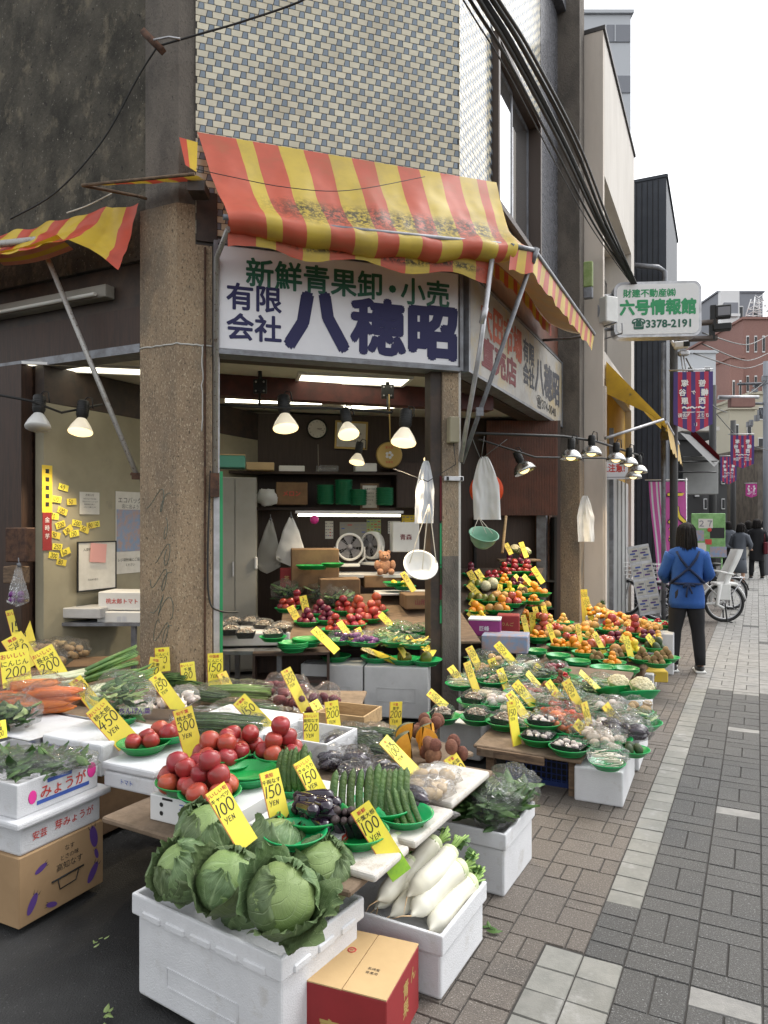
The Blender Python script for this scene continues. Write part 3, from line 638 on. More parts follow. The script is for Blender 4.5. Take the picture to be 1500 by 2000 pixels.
b.grid(fv2, 80, 3, lambda u, v: int(u * 19) % 2); b.build('inner_valance', ['vinyl_red2', 'vinyl_yellow2'], aw2)
b = MB(); b.grid(lambda u, v: two(u, C1, Dm, D1, .12).lerp(fv2(u, 0), v) + Vc((0, 0, .012 - .05 * math.sin(math.pi * v))), 60, 8); b.build('lining', 'vinyl_lining', aw2)
b = MB(); b.tube([C1 - Vc((0, 0, .0)), Dm, D1], .02, 8); b.tube([D1, D1 - n3 * .3 + Vc((0, 0, -.02)), D1 - n3 * .62], .018, 8); b.build('front_bar', 'steel_grey', aw2)
b = MB(); tip = dp(1045, 492, 5.83); ft = dp(902, 905, 6.05); b.tube([tip, tip.lerp(ft, .5), ft], .019, 8); b.tube([tip + Vc((.01, 0, .03)), tip.lerp(ft, .05)], .03, 8); mid = tip.lerp(ft, .75); b.box(mid, (.06, .05, .07)); b.build('support_pole', 'steel_grey', aw2)
b = MB(); b.bx(.05, 4.1, -.05, .1, 3.78, 3.84, 0, MR); b.bx(.1, 3.9, -.03, -.012, 3.845, 4.35, 1, MR); b.build('shutter_case', ['jamb_dark', 'corrugated'], shop)
# side awning over the left opening
aw3 = thing('striped_awning', 'red and yellow striped awning on a bent pipe left of the corner pillar', 'awning')
def X(t, p, z): return ML @ Vc((-t, -p, z))
def f3(u, v):
    t = .335 + u * 2.5; top = 4.06 + .02 * u; lo = 3.70 + .02 * u
    if u < .12: lo = lo - (.12 - u) / .12 * .22
    p = .08 + .34 * v; z = top + (lo - top) * v + .03 * noise.noise(Vc((u * 12, v * 3, 4))) - .05 * math.sin(u * 8 + 1) * v * (1 - v) - .04 * math.sin(math.pi * v)
    if u < .12: p *= .6
    return X(t, p + .02 * noise.noise(Vc((u * 20, v * 6, 9))), z)
SW = [0, .055, .125, .20, .27, .345, .42, .50, .58, .66, .74, .82, .9, 1.01]
b = MB(); b.grid(f3, 80, 16, lambda u, v: next(i for i, q in enumerate(SW[1:]) if u < q) % 2); b.build('canopy', ['vinyl_red2', 'vinyl_yellow2'], aw3)
b = MB()
def f3v(u, v):
    t = 1.62 + u * 1.3
    return X(t, .425 + .02 * math.sin(u * 9) * v, 3.80 - .22 * v + .01 * math.sin(u * 20) * v)
b.grid(f3v, 40, 5, lambda u, v: 1 if u < .07 else (0 if u < .6 else 1)); b.build('valance', ['vinyl_red2', 'vinyl_yellow2'], aw3)
b = MB()
def f3u(u, v): return X(.8 + u * .8, .40 - .15 * v, 3.77 - .06 * v - .03 * math.sin(math.pi * u))
b.grid(f3u, 30, 4, lambda u, v: int(v * 4) % 2); b.build('loose_fold', ['vinyl_yellow2', 'vinyl_red_faded'], aw3)
b = MB(); e = X(1.68, .42, 3.82); q0 = X(1.72, .42, 3.82); e2 = dp(78, 468, e.y); e3 = dp(268, 930, 5.62)
b.tube([X(2.9, .42, 3.82), q0, e, e2], .021, 8); b.tube([q0, e, e2, e2.lerp(e3, .07)], .03, 8); b.tube([e2, e2.lerp(e3, .5), e3], .021, 8); b.build('bent_support_pole', 'steel_spotted', aw3)
b = MB(); b.tube([e3 + Vc((-.05, 0, .02)), e3, e3 + Vc((.02, .03, -.02)), e3 + Vc((.05, .05, -.2))], .013, 6); b.box(e3, (.07, .05, .05)); b.build('pole_hook', 'rust', aw3)
# small canopy on top of the pillar
aw4 = thing('pillar_canopy', 'small flat striped cap of awning cloth on top of the corner pillar', 'awning')
b = MB()
q = [dp(160, 362, 5.35), dp(380, 340, 5.05), dp(400, 352, 5.3), dp(283, 368, 5.55)]
def f4(u, v):
    p = q[0].lerp(q[1], u); r = q[0].lerp(q[3], .6 * u + .0).lerp(q[2], u); return p.lerp(r, v) + Vc((0, 0, .01 * noise.noise(Vc((u * 9, v * 4, 0)))))
b.grid(f4, 30, 6, lambda u, v: int(u * 8) % 2)
def f4b(u, v):
    return dp(350 + 36 * u, 268 + 10 * u, 5.32).lerp(dp(362 + 22 * u, 322 + 14 * u, 5.2), v)
b.grid(f4b, 10, 6, lambda u, v: 0 if u < .4 else 1); b.build('cap_cloth', ['vinyl_red2', 'vinyl_yellow2'], aw4)
b = MB(); b.tube([q[0], q[1]], .012, 6); b.tube([q[0], dp(270, 383, 5.5), dp(285, 388, 5.4)], .012, 6); b.box(dp(388, 372, 5.2), (.12, .16, .07), 1); b.build('cap_frame', ['old_wood', 'jamb_dark'], aw4)

# ---------------- signs on the shop ----------------
sg = thing('shop_sign', 'white box sign with green and navy Japanese lettering above the corner opening', 'sign', M=MC)
b = MB(); b.bx(.03, 2.03, -.07, .10, 2.92, 3.72, 0, None, .012); b.build('panel', 'sign_white', sg)
b = MB()
for r in ((.0, .03, 2.89, 3.74), (2.03, 2.06, 2.89, 3.74)): b.bx(r[0], r[1], -.085, .1, r[2], r[3])
b.bx(.03, 2.03, -.085, .1, 2.885, 2.918); b.bx(.03, 2.03, -.085, .1, 3.722, 3.75); b.build('frame', 'steel_grey', sg)
b = MB()
b.text('新鮮青果卸', .79, 3.53, .235, 0, y=-.073, bold=.02, wide=.95); b.text('・', 1.43, 3.52, .25, 0, y=-.073, bold=.02); b.text('小売', 1.72, 3.52, .235, 0, y=-.073, bold=.02, wide=.95)
b.text('有限', .305, 3.335, .215, 1, y=-.073, bold=.022); b.text('会社', .305, 3.105, .215, 1, y=-.073, bold=.022)
b.text('八', .80, 3.20, .50, 1, y=-.073, bold=.055); b.text('穂', 1.31, 3.20, .47, 1, y=-.073, bold=.036); b.text('昭', 1.79, 3.19, .47, 1, y=-.073, bold=.048)
b.build('lettering', ['ink_green', 'ink_navy'], sg)
sg2 = thing('shop_sign', 'worn peeling white sign with faded red lettering and phone number on the street wall', 'sign', M=MR)
b = MB(); b.bx(.08, 3.95, -.07, .08, 2.93, 3.76); b.build('panel', 'sign_aged', sg2)
b = MB(); b.bx(.04, .08, -.08, .08, 2.9, 3.78); b.bx(3.95, 3.99, -.08, .08, 2.9, 3.78); b.bx(.08, 3.95, -.08, .08, 2.9, 2.928); b.bx(.08, 3.95, -.08, .08, 3.762, 3.78); b.build('frame', 'steel_grey', sg2)
b = MB(); b.text('大田市場', 1.12, 3.50, .36, 0, y=-.073, bold=.035, wide=1.02); b.text('直売店', 1.02, 3.17, .30, 1, y=-.073, bold=.035, wide=1.35)
b.text('有限', 2.15, 3.52, .26, 2, y=-.073, bold=.03); b.text('会社', 2.15, 3.26, .26, 2, y=-.073, bold=.03); b.text('八穂昭', 3.12, 3.36, .45, 2, y=-.073, bold=.035, wide=1.02); b.text('☎374-0040', 3.05, 3.04, .155, 3, y=-.073, bold=.012, wide=1.35)
b.build('lettering', ['ink_orange_red', 'ink_maroon', 'ink_faded', 'ink_black'], sg2)
# box, cable clamp and switches around the right post
t = thing('switch_box', 'small beige electric box on the right post under the sign', 'electric box'); b = MB(); b.bx(CL - .12, CL - .03, -.09, -.012, 2.28, 2.5, 0, MC, .008); b.build('case', 'wall_beige', t); b = MB(); b.tube([MC @ Vc((CL - .07, -.05, 2.28)), MC @ Vc((CL - .05, -.05, 2.1)), MC @ Vc((CL - .3, -.04, 1.95)), MC @ Vc((CL - .6, -.02, 2.05))], .004, 5); b.build('cable', 'cable_black', t)
t = thing('post_bracket', 'pale steel hasp bracket fixed across the right post', 'bracket'); b = MB(); b.bx(CL - .15, CL + .03, -.04, -.012, 1.96, 2.0, 0, MC, .004); b.bx(CL - .13, CL - .11, -.045, -.041, 1.965, 1.995, 1, MC); b.bx(CL - .0, CL + .02, -.045, -.041, 1.965, 1.995, 1, MC); b.build('plate', ['steel_light', 'black'], t)
# fluorescent fixture, switched off, above left opening
t = thing('strip_light', 'unlit fluorescent strip light under the left awning', 'light'); b = MB(); b.bx(-3.0, -.70, -.03, .068, 3.40, 3.50, 0, ML, .006); b.build('housing', 'cabinet_grey', t); b = MB(); b.tube([ML @ Vc((-3.0, -.06, 3.42)), ML @ Vc((-.78, -.06, 3.42))], .016, 8); b.build('tube', 'tube_off', t)

# ---------------- wires on the facade ----------------
def cable(name, label, pts, r, mat='cable_black', n=7, sub=6, cat='cable'):
    pts = [Vector(p) for p in pts]; out = []
    for i in range(len(pts) - 1):
        p0, p1, p2, p3 = pts[max(i - 1, 0)], pts[i], pts[i + 1], pts[min(i + 2, len(pts) - 1)]
        for k in range(sub):
            t = k / sub; out.append(.5 * ((2 * p1) + (p2 - p0) * t + (2 * p0 - 5 * p1 + 4 * p2 - p3) * t * t + (3 * p1 - p0 - 3 * p2 + p3) * t ** 3))
    out.append(pts[-1]); b = MB(); b.tube(out, r, n); return tag(b.build(name, mat), label, cat)
base = [(1220, 560, 10.55), (1176, 440, 8.9), (1105, 285, 6.9), (1010, 105, 5.5), (945, 0, 4.9), (860, -140, 4.35)]
cl = ['thickest black cable in the bundle running up the street wall', 'upper black cable of the bundle crossing above the window', 'black cable twisting under the bundle beside the beige facade', 'loose black cable sagging below the bundle on the tiled street wall', 'thin wavy black wire hanging lowest beneath the cable bundle', 'black cable on the outer street side of the bundle']
for k, (dx, dy, r, am) in enumerate(((0, 0, .026, .0), (14, -6, .02, .0), (-4, 10, .017, .02), (-18, 14, .013, .03), (-20, 34, .006, .035), (26, -4, .014, .01))):
    pts = []
    for i, (x, y, Y) in enumerate(base):
        f = min(1, i * .45 + .1); j = 10 * noise.noise(Vc((k * 3.3, i * 1.7, 0))) * (1 + 20 * am)
        pts.append(dp(x + dx * f + j * .4 + (22 if i == 0 else 0), y + dy * f + j * .5, Y))
    cable('cable', cl[k], pts, r, n=6)
t = thing('wire_anchor', 'rusty timber block holding wires on the concrete pillar top left', 'wire anchor'); b = MB()
q1, q2 = dp(280, 62, 5.25), dp(318, 100, 5.2); b.tube([q1, q2], .032, 4); b.build('block', 'rust', t); b = MB(); b.tube([dp(300, 78, 5.2), dp(330, 72, 5.18), dp(352, 76, 5.16)], .008, 6); b.build('clip', 'steel_light', t)
cable('wire', 'thin black wire curving down across the stained concrete wall', [dp(305, 95, 5.2), dp(270, 150, 5.3), dp(200, 275, 5.45), dp(110, 375, 5.5), dp(20, 428, 5.55)], .007, n=6)
cable('wire', 'black wire rising from the pillar block across the tiled corner wall', [dp(315, 88, 5.2), dp(385, 68, 5.15), dp(480, 40, 5.1), dp(600, -4, 5.0), dp(660, -60, 4.9)], .008, n=6)
cable('wire', 'thin black wire draped across the striped awning cloth', [dp(383, 330, 4.95), dp(450, 345, 4.93), dp(560, 366, 4.98), dp(680, 372, 5.2), dp(830, 345, 5.8)], .003, n=5)
cable('wire', 'pale wire above the left striped awning', [dp(130, 416, 5.3), dp(170, 402, 5.4), dp(218, 378, 5.5)], .005, 'rope', n=5)
cable('conduit', 'rusty thin pipe running down the right face of the corner pillar', [MC @ Vc((-.06, -.012, z)) for z in (3.7, 2.5, 1.2, .3)], .009, 'rust', 6, 2, 'pipe')
cable('cable', 'black cable with blue tie hanging down beside the left steel frame', [MC @ Vc((-.02, -.02, 2.0)), MC @ Vc((-.04, -.03, 1.4)), MC @ Vc((-.03, -.04, 1.02)), MC @ Vc((.05, -.03, .93)), MC @ Vc((.2, .1, .9))], .008, 'cable_black', 6)
# ---------------- lamps ----------------
def spot(o, p, d, e, col=(1, .82, .55), ang=110):
    l = bpy.data.lights.new('lamp_light', 'SPOT'); l.energy = e; l.color = col; l.spot_size = rad(ang); l.spot_blend = .6; l.shadow_soft_size = .05
    q = bpy.data.objects.new('lamp_light', l); COL.objects.link(q); q.parent = o; q.location = p; q.rotation_euler = d
LW = 36.0
def lamp(px, py, Y, label, h=.29, tilt=(0, 0), lit=True, metal=False, power=LW):
    p = dp(px, py, Y)                                     # centre of the bulb's face
    o = thing('clamp_lamp', label, 'lamp', p, group=None); o.rotation_euler = (tilt[0], tilt[1], 0)
    r = h * .36
    b = MB(); b.lathe([(0, h), (r * .45, h), (r * .5, h * .97), (r * .5, h * .52), (r * .42, h * .5), (r * .42, h * .42), (0, h * .42)], 16)
    for k in range(5): b.lathe([(r * .5, h * (.56 + k * .07)), (r * .535, h * (.575 + k * .07)), (r * .5, h * (.59 + k * .07))], 16)
    b.tube([(0, 0, h), (.02, .02, h + .05), (.06, .02, h + .04), (.07, .03, h - .05)], .006, 5); b.build('socket', 'black', o)
    if metal:
        r = h * .50
        b = MB(); b.lathe([(r * .30, h * .47), (r * .45, h * .45), (r * .78, h * .33), (r * .98, h * .14), (r * 1.05, 0), (r * 1.02, 0), (r * .94, h * .13), (r * .74, h * .30), (r * .3, h * .40)], 24); b.build('reflector', 'lamp_metal', o)
        b = MB(); b.ball((0, 0, h * .14), r * .5, 14, 0, (1, 1, .8)); b.build('bulb', 'bulb_on' if lit else 'lamp_off', o)
    else:
        b = MB(); b.lathe([(r * .38, h * .42), (r * .5, h * .36), (r * .82, h * .18), (r * 1.0, h * .04), (r * 1.02, 0)], 24); b.build('reflector', 'bulb_cone' if lit else 'lamp_off', o)
        b = MB(); b.lathe([(r * 1.02, 0), (r * .98, -h * .04), (r * .7, -h * .085), (0, -h * .11)], 24); b.build('bulb', 'bulb_on' if lit else 'lamp_off', o)
    if lit: spot(o, (0, 0, -h * .16), (0, 0, 0), power)
    return o
lamp(558, 836, 5.95, 'clip-on lamp glowing at the left end of the rod under the shop sign', .29, (rad(-14), rad(-6)))
lamp(681, 848, 6.05, 'clip-on lamp glowing in front of the framed certificate', .25, (rad(-24), rad(-10)))
lamp(788, 864, 5.95, 'clip-on lamp glowing beside the round gold plaque', .29, (rad(-14), rad(6)))
lamp(697, 903, 7.4, 'small clip-on lamp glowing below the framed certificate inside the shop', .22, (rad(-14), rad(8)))
lamp(840, 902, 7.2, 'small clip-on lamp above the hanging white cloth', .20, (rad(-14), rad(30)))
lamp(74, 834, 5.75, 'unlit clip-on lamp left of the corner pillar', .27, (rad(-14), rad(-4)), lit=False)
lamp(157, 843, 5.95, 'clip-on lamp glowing against the beige partition wall', .27, (rad(-14), rad(0)))
lamp(1026, 922, 8.2, 'lone hooded lamp glowing before the ribbed brown panel', .26, (rad(-10), rad(-22)), metal=True)
for x, y, Y, s in ((1115, 897, 7.4, 'nearest of the hooded street lamps on the long black rod'), (1155, 889, 7.7, 'second hooded lamp along the long black rod over the fruit'), (1203, 901, 8.2, 'third hooded lamp on the rod, in front of the red and white notice'), (1228, 909, 8.7, 'fourth hooded lamp along the rod at the right edge of the red and white notice'), (1247, 923, 9.2, 'farthest and rightmost hooded lamp on the black rod'), (1237, 934, 9.6, 'lowest small hooded lamp under the end of the rod')):
    lamp(x, y, Y, s, .215, (rad(-4), rad(3)), metal=True, power=10)
def rod(name, label, pts, r, mat='black'):
    b = MB(); b.tube(pts, r, 8); return tag(b.build(name, mat), label, 'rod')
rod('lamp_rod', 'black rod carrying the lamps across the corner opening', [dp(412, 790, 5.75), dp(560, 797, 5.95), dp(640, 797, 6.1), dp(765, 806, 6.3)], .012)
rod('lamp_rod', 'long black rod reaching out over the fruit stall to the street lamps', [dp(925, 846, 6.6), dp(1100, 852, 7.35), dp(1165, 862, 7.9), dp(1250, 890, 9.3)], .014)
rod('lamp_rod', 'second lower black rod behind the street lamps', [dp(935, 858, 6.9), dp(1045, 893, 7.6), dp(1180, 895, 8.3), dp(1245, 905, 9.4)], .01)
rod('lamp_rod', 'thin black rod holding the two lamps left of the pillar', [dp(-20, 768, 5.6), dp(60, 783, 5.7), dp(120, 806, 5.9), dp(200, 790, 6.2)], .01)
rod('hook_rod', 'slim brass drop rod hanging inside beside the round plaque', [dp(760, 770, 6.6), dp(762, 860, 6.6)], .006, 'gold')
for x, y, Y, lb in ((508, 755, 6.35, 'left black rod bracket screwed to the red ceiling beam'), (757, 765, 6.75, 'right black rod bracket screwed to the red ceiling beam')):
    t = thing('rod_bracket', lb, 'bracket', dp(x, y, Y)); b = MB(); b.box((0, 0, 0), (.12, .03, .13), bev=.004); b.tube([(0, 0, .06), (0, -.01, .14)], .018, 8); b.tube([(0, -.02, -.05), (0, -.03, -.17), (.05, -.05, -.2)], .012, 6)
    b.build('plate', 'black', t); b = MB()
    for a in (-.035, .035):
        for c in (-.04, .04): b.ball((a, -.016, c), .009, 8)
    b.build('bolt', 'steel_light', t)
# ceiling lights
MB_ = frame(PB, BR - PB)
def tube_light(p, q, r, label, mat='tube_on'):
    t = thing('tube_light', label, 'light', (0, 0, 0)); b = MB(); b.tube([p, q], r, 10); b.build('tube', mat, t)
    p, q = Vector(p), Vector(q); b = MB(); d = (q - p); m = frame(p, d); b.box((d.length / 2, 0, r + .022), (d.length + .06, .10, .03), 0, Tr((0, 0, 0)) @ m); b.build('housing', 'white_paint', t)
tube_light(dp(440, 782, 7.3) * 1, dp(628, 787, 7.55), .02, 'left bright fluorescent tube on the shop ceiling behind the lamps')
tube_light(dp(672, 797, 7.6), dp(846, 791, 7.9), .02, 'right bright fluorescent tube on the shop ceiling behind the lamps')
tube_light(dp(582, 1006, 8.25), dp(782, 1007, 8.4), .014, 'white tube light fixed under the shelf above the fans')
tube_light(dp(150, 768, 7.0), dp(300, 800, 7.6), .02, 'fluorescent tube above the beige partition left of the pillar')
for (x, y, s, lb) in ((690, 742, (1.0, .35), 'recessed ceiling light panel glowing above the red beam'), (440, 765, (.5, .3), 'ceiling light panel glowing near the left end of the beam'), (205, 722, (1.2, .25), 'ceiling light panel glowing above the left opening')):
    p = at(x, y, 2.935) if False else dp(x, y, F * (2.94 - H) / (HY - y)); t = thing('ceiling_panel', lb, 'light', p, rad(12)); b = MB(); b.box((0, 0, .003), (s[0], s[1], .012)); b.build('diffuser', 'panel_on', t)
    b = MB()
    for r in ((-1, 0), (1, 0)): b.box((r[0] * (s[0] / 2 + .015), 0, .0), (.03, s[1] + .06, .022))
    for r in (-1, 1): b.box((0, r * (s[1] / 2 + .015), 0), (s[0], .03, .022))
    b.build('frame', 'white_paint', t)
# ---------------- things on the back wall ----------------
BWd = (BR - PB).normalized(); BWi = Vc((-BWd.y, BWd.x, 0)); BA = math.atan2(BWd.y, BWd.x)
def bw(px, py, off=.0):                    # point on the back wall (or off metres before it)
    k = (px - CX) / F; o = PB - BWi * off
    s = (k * o.y - o.x) / (BWd.x - k * BWd.y); p = o + BWd * s
    return Vc((p.x, p.y, H - (py - HY) * p.y / F))
t = thing('wall_clock', 'round white wall clock with dark rim on the brown back wall', 'clock', bw(619, 838, .03), BA)
b = MB(); mm = Matrix.Rotation(rad(90), 4, 'X'); b.lathe([(.0, .0), (.13, 0), (.13, .03), (.115, .035), (.11, .02), (0, .02)], 32, 0, mm); b.build('case', 'black_gloss', t)
b = MB(); b.lathe([(0, .023), (.11, .023)], 32, 0, mm); b.build('dial', 'paper', t)
b = MB()
for k in range(12):
    a = rad(30 * k); b.text(str(k if k else 12), .09 * math.sin(a), .09 * math.cos(a), .026, 0, y=-.0245)
b.build('numerals', 'ink_black', t)
b = MB(); b.tube([(0, -.026, 0), (.06, -.026, .004)], .0035, 4); b.tube([(0, -.027, 0), (.08, -.027, -.022)], .0025, 4); b.build('hands', 'ink_black', t)
cable('cord', 'thin cord hanging straight down from the wall clock', [bw(621, 868, .01), bw(622, 922, .01)], .003, 'rope', 5, 2)
def framed(label, px, py, w, h, mat, lines, off=.05, tilt=0, frame_mat='gold', ink='ink_black'):
    t = thing('framed_certificate', label, 'certificate', bw(px, py, off), BA); t.rotation_euler[1] = tilt
    b = MB(); b.box((0, 0, 0), (w, .012, h)); b.build('paper', mat, t)
    b = MB()
    for s in (-1, 1): b.box((s * (w / 2 + .012), 0, 0), (.024, .026, h + .048)); b.box((0, 0, s * (h / 2 + .012)), (w, .026, .024))
    b.build('frame', frame_mat, t); b = MB()
    for (tx, x, z, s_) in lines: b.text(tx, x, z, s_, 0, y=-.0075)
    b.build('lettering', ink, t); return t
framed('gold framed certificate behind the middle lamp on the back wall', 686, 850, .36, .30, 'paper', [('表彰状', 0, .09, .055), ('有限会社 八穂昭 殿', 0, .02, .03), ('青果物の販売に努め', 0, -.03, .026), ('これを賞します', 0, -.07, .026)], tilt=rad(2))
framed('small framed certificate standing before the stacked green bowls', 722, 970, .17, .26, 'paper', [('営業許可証', 0, .09, .026), ('食品衛生法', 0, .04, .02), ('第五十二条', 0, .0, .02), ('許可する', 0, -.04, .02), ('平成', 0, -.09, .018)], off=.62, frame_mat='old_wood')
t = thing('round_plaque', 'round gold plaque with a flower emblem on the back wall', 'plaque', bw(760, 889, .5), BA)
b = MB(); b.lathe([(0, -.02), (.145, -.02), (.16, 0), (.15, .02), (.13, .012), (0, .012)], 32, 0, mm); b.build('disc', 'gold', t)
b = MB()
for k in range(5):
    a = rad(72 * k + 18); b.lathe([(0, .0145), (.018, .0145)], 12, 0, Tr((.032 * math.sin(a), 0, .03 * math.cos(a))) @ mm)
b.text('東京都', 0, .09, .034, 1, y=-.014); b.text('青果商', 0, -.085, .03, 1, y=-.014); b.build('emblem', ['ink_pale', 'ink_red'], t)
t = thing('day_calendar', 'small date calendar hanging at the left of the back wall', 'calendar', bw(458, 858, .05), BA)
b = MB(); b.box((0, 0, 0), (.17, .01, .21)); b.build('sheet', 'paper', t); b = MB()
for k, ch in enumerate('日33'): b.box((-.05 + k * .05, -.006, .03), (.042, .003, .06), 1 if k else 2); b.text(ch, -.05 + k * .05, .03, .05, 0, y=-.009, bold=.02)
b.text('今日の運勢', 0, -.05, .03, 2, y=-.006); b.build('print', ['ink_white', 'ink_blue', 'ink_black'], t)
# shelves, cabinet
def shelf(label, p, q, d, th, mat='wall_brown'):
    v = q - p; m = frame(p, v); b = MB(); b.bx(0, v.length, -d, 0, -th, 0, 0, m); return tag(b.build('wall_shelf', mat), label, 'shelf')
shelf('upper dark shelf on the back wall carrying plastic trays and boxes', bw(430, 924, .02), bw(762, 934, .02), .45, .03)
shelf('lower dark shelf holding the stacks of green bowls', bw(500, 992, .02), bw(760, 995, .02), .45, .03)
t = thing('wall_cabinet', 'dark brown wall cabinet right of the green bowl stacks', 'cabinet'); b = MB(); m = frame(bw(764, 990, .01), BWd); b.bx(0, .62, -.38, 0, -.02, .53, 0, m); b.build('body', 'wall_brown', t); b = MB(); b.bx(.01, .30, -.39, -.382, -.01, .52, 0, m); b.bx(.31, .61, -.39, -.382, -.01, .52, 0, m); b.build('door', 'wall_brown', t)
t = thing('tall_cabinet', 'tall grey steel cabinet at the left inside the corner opening', 'cabinet'); m = frame(dp(421, 1022, 7.35).xy.to_3d(), BWd + Vc((0, .12, 0))); b = MB(); b.bx(0, .42, 0, .6, .05, 2.08, 0, m, .008); b.build('body', 'cabinet_grey', t); b = MB(); b.bx(.015, .19, -.014, -.002, .08, 2.05, 0, m); b.bx(.20, .405, -.014, -.002, .08, 2.05, 0, m); b.build('door', 'cabinet_grey', t); b = MB(); b.bx(.17, .185, -.03, -.016, 1.05, 1.2, 0, m); b.build('handle', 'steel_light', t)
b = MB(); b.bx(.395, .425, -.05, .06, 1.12, 1.25, 0, m, .01); b.build('switch', 'white_plastic', t)
def bbox(name, label, px, py, Y, w, d, h, mat, cat='box', rz=BA, text=None, ink='ink_red', ts=.06, lid=None, group=None):
    p = dp(px, py, Y); t = thing(name, label, cat, p, rz, group); b = MB(); b.box((0, d / 2, h / 2), (w, d, h), 0, None, min(.008, h * .1)); b.build('body', mat, t)
    if text: b = MB(); b.text(text, 0, h * .5, ts, 0, y=-.002, bold=.015); b.build('lettering', ink, t)
    if lid: b = MB(); b.box((0, d / 2, h + .006), (w * 1.02, d * 1.02, .012)); b.build('lid', lid, t)
    return t
bbox('storage_box', 'teal plastic box on the upper shelf beside the cabinet top', 446, 913, 7.5, .34, .25, .13, 'teal', lid='paper_tan')
bbox('cardboard_box', 'flattened tan carton pile on the upper shelf', 508, 918, 8.1, .32, .3, .09, 'paper_tan')
bbox('plastic_tray', 'white ribbed plastic tray on the upper shelf', 570, 921, 8.35, .30, .2, .07, 'white_plastic', 'tray')
bbox('cup_stack', 'row of clear plastic cups on the upper shelf under the clock', 640, 921, 8.4, .26, .15, .075, 'film_milky', 'cups')
bbox('paper_box', 'small pale carton on the upper shelf behind the round plaque', 715, 921, 8.45, .26, .2, .1, 'carton_white')
bbox('cardboard_box', 'brown melon carton on the lower shelf', 570, 986, 8.2, .36, .3, .26, 'carton_dark', text='メロン', ts=.07)
# stacks of green bowls on the lower shelf
for k, (px, py, n) in enumerate(((636, 985, 11), (671, 985, 14), (700, 987, 9), (751, 987, 10))):
    p = dp(px, py, 8.25); t = tag(bpy.data.objects.new('bowl_stack', None), ['first stack of green bowls from the left on the lower shelf', 'tallest stack of green bowls on the lower shelf', 'green bowl stack mostly behind the small certificate', 'green bowl stack right of the small certificate'][k], 'bowls'); COL.objects.link(t); t.location = p
    b = MB()
    for i in range(n): b.lathe([(.075, i * .02), (.1, i * .02 + .022), (.104, i * .02 + .022), (.104, i * .02 + .018), (.08, i * .02)], 20)
    b.build('nested_bowls', 'bowl_dark_green', t)
def blob(name, label, cat, c, r, sc, mat, ns=.25, nf=2.5, seed=0, n=18, top=None):
    b = MB(); b.ball((0, 0, 0), r, n, 0, sc, None, ns, nf, seed); o = b.build(name, mat, loc=c); return tag(o, label, cat)
blob('plastic_bundle', 'crumpled white plastic bundle on the lower shelf', 'bundle', dp(521, 972, 8.1), .12, (1, .8, .8), 'bag_white', .35, 3)
def hanging_bag(label, px, py0, py1, Y, w, mat='bag_white', lean=0, seed=0):
    top = dp(px, py0, Y); L = (py1 - py0) * Y / F; wd = w * Y / F
    def fn(u, v):
        ww = wd * (.10 + .9 * min(1, v * 1.35) ** .8); a = u * 2 * math.pi
        x = math.cos(a) * ww / 2; y = math.sin(a) * ww * .16
        return Vc((x + lean * L * v + .012 * noise.noise(Vc((u * 8, v * 5, seed))), y + .02 * noise.noise(Vc((u * 6, v * 7, seed + 4))), -L * v * (1 - .12 * abs(math.cos(a)) * (v > .9))))
    b = MB(); b.grid(fn, 28, 14); t = thing('hanging_bag', label, 'bag', top); b.build('sack', mat, t); b = MB(); b.tube([(0, 0, .06), (.005, 0, 0)], .004, 5); b.tube([(0, 0, .02), (.01, .0, -.01)], .014, 6); b.build('hook', 'steel_grey', t); return t
hanging_bag('grey plastic bag hanging left of the other under the lower shelf', 528, 1015, 1120, 7.9, 50, 'bag_grey', -.05, 1)
hanging_bag('translucent white bag hanging under the lower shelf', 568, 1010, 1105, 7.8, 58, 'bag_white', .0, 2)
# fans
def fan(label, px, py, Y, ang, R0=.155):
    t = thing('electric_fan', label, 'fan', dp(px, py, Y), ang); mm = Matrix.Rotation(rad(90), 4, 'X')
    b = MB(); b.lathe([(R0 * .86, -.05), (R0, -.04), (R0 * 1.02, .02), (R0 * .98, .05), (R0 * .86, .055), (R0 * .84, .03), (R0 * .84, -.04)], 32, 0, mm); b.build('housing', 'white_plastic', t)
    b = MB(); b.lathe([(0, .0), (R0 * .84, .0)], 32, 0, mm); b.build('back_plate', 'black_matt', t)
    b = MB()
    for k in range(16): a = rad(22.5 * k); b.tube([(R0 * .2 * math.cos(a), -.045, R0 * .2 * math.sin(a)), (R0 * .86 * math.cos(a + .5), -.045, R0 * .86 * math.sin(a + .5))], .0022, 4)
    for q in (.45, .66): b.tube([(R0 * q * math.cos(x / 16 * math.pi), -.047, R0 * q * math.sin(x / 16 * math.pi)) for x in range(33)], .002, 4)
    b.lathe([(0, .06), (R0 * .2, .05), (R0 * .22, .03)], 20, 0, mm); b.build('grille', 'ink_gray', t)
    b = MB()
    for k in range(5): a = rad(72 * k); b.grid(lambda u, v: Vc(((.03 + u * R0 * .7) * math.cos(a + v * .9), -.02 - .02 * v, (.03 + u * R0 * .7) * math.sin(a + v * .9))), 3, 3)
    b.build('blades', 'ink_gray', t)
    b = MB(); b.tube([(-R0 * 1.06, 0, 0), (-R0 * 1.08, 0, -R0 * .8), (-R0 * .6, 0, -R0 * 1.25), (R0 * .6, 0, -R0 * 1.25), (R0 * 1.08, 0, -R0 * .8), (R0 * 1.06, 0, 0)], .013, 8); b.box((0, 0, -R0 * 1.32), (R0 * 1.5, R0 * 1.2, .03), bev=.008); b.build('stand', 'white_plastic', t)
fan('white electric fan facing out beneath the tube light', 683, 1068, 8.0, BA - .1); fan('white electric fan turned sideways beside the teddy bear', 728, 1065, 8.05, BA - .95)
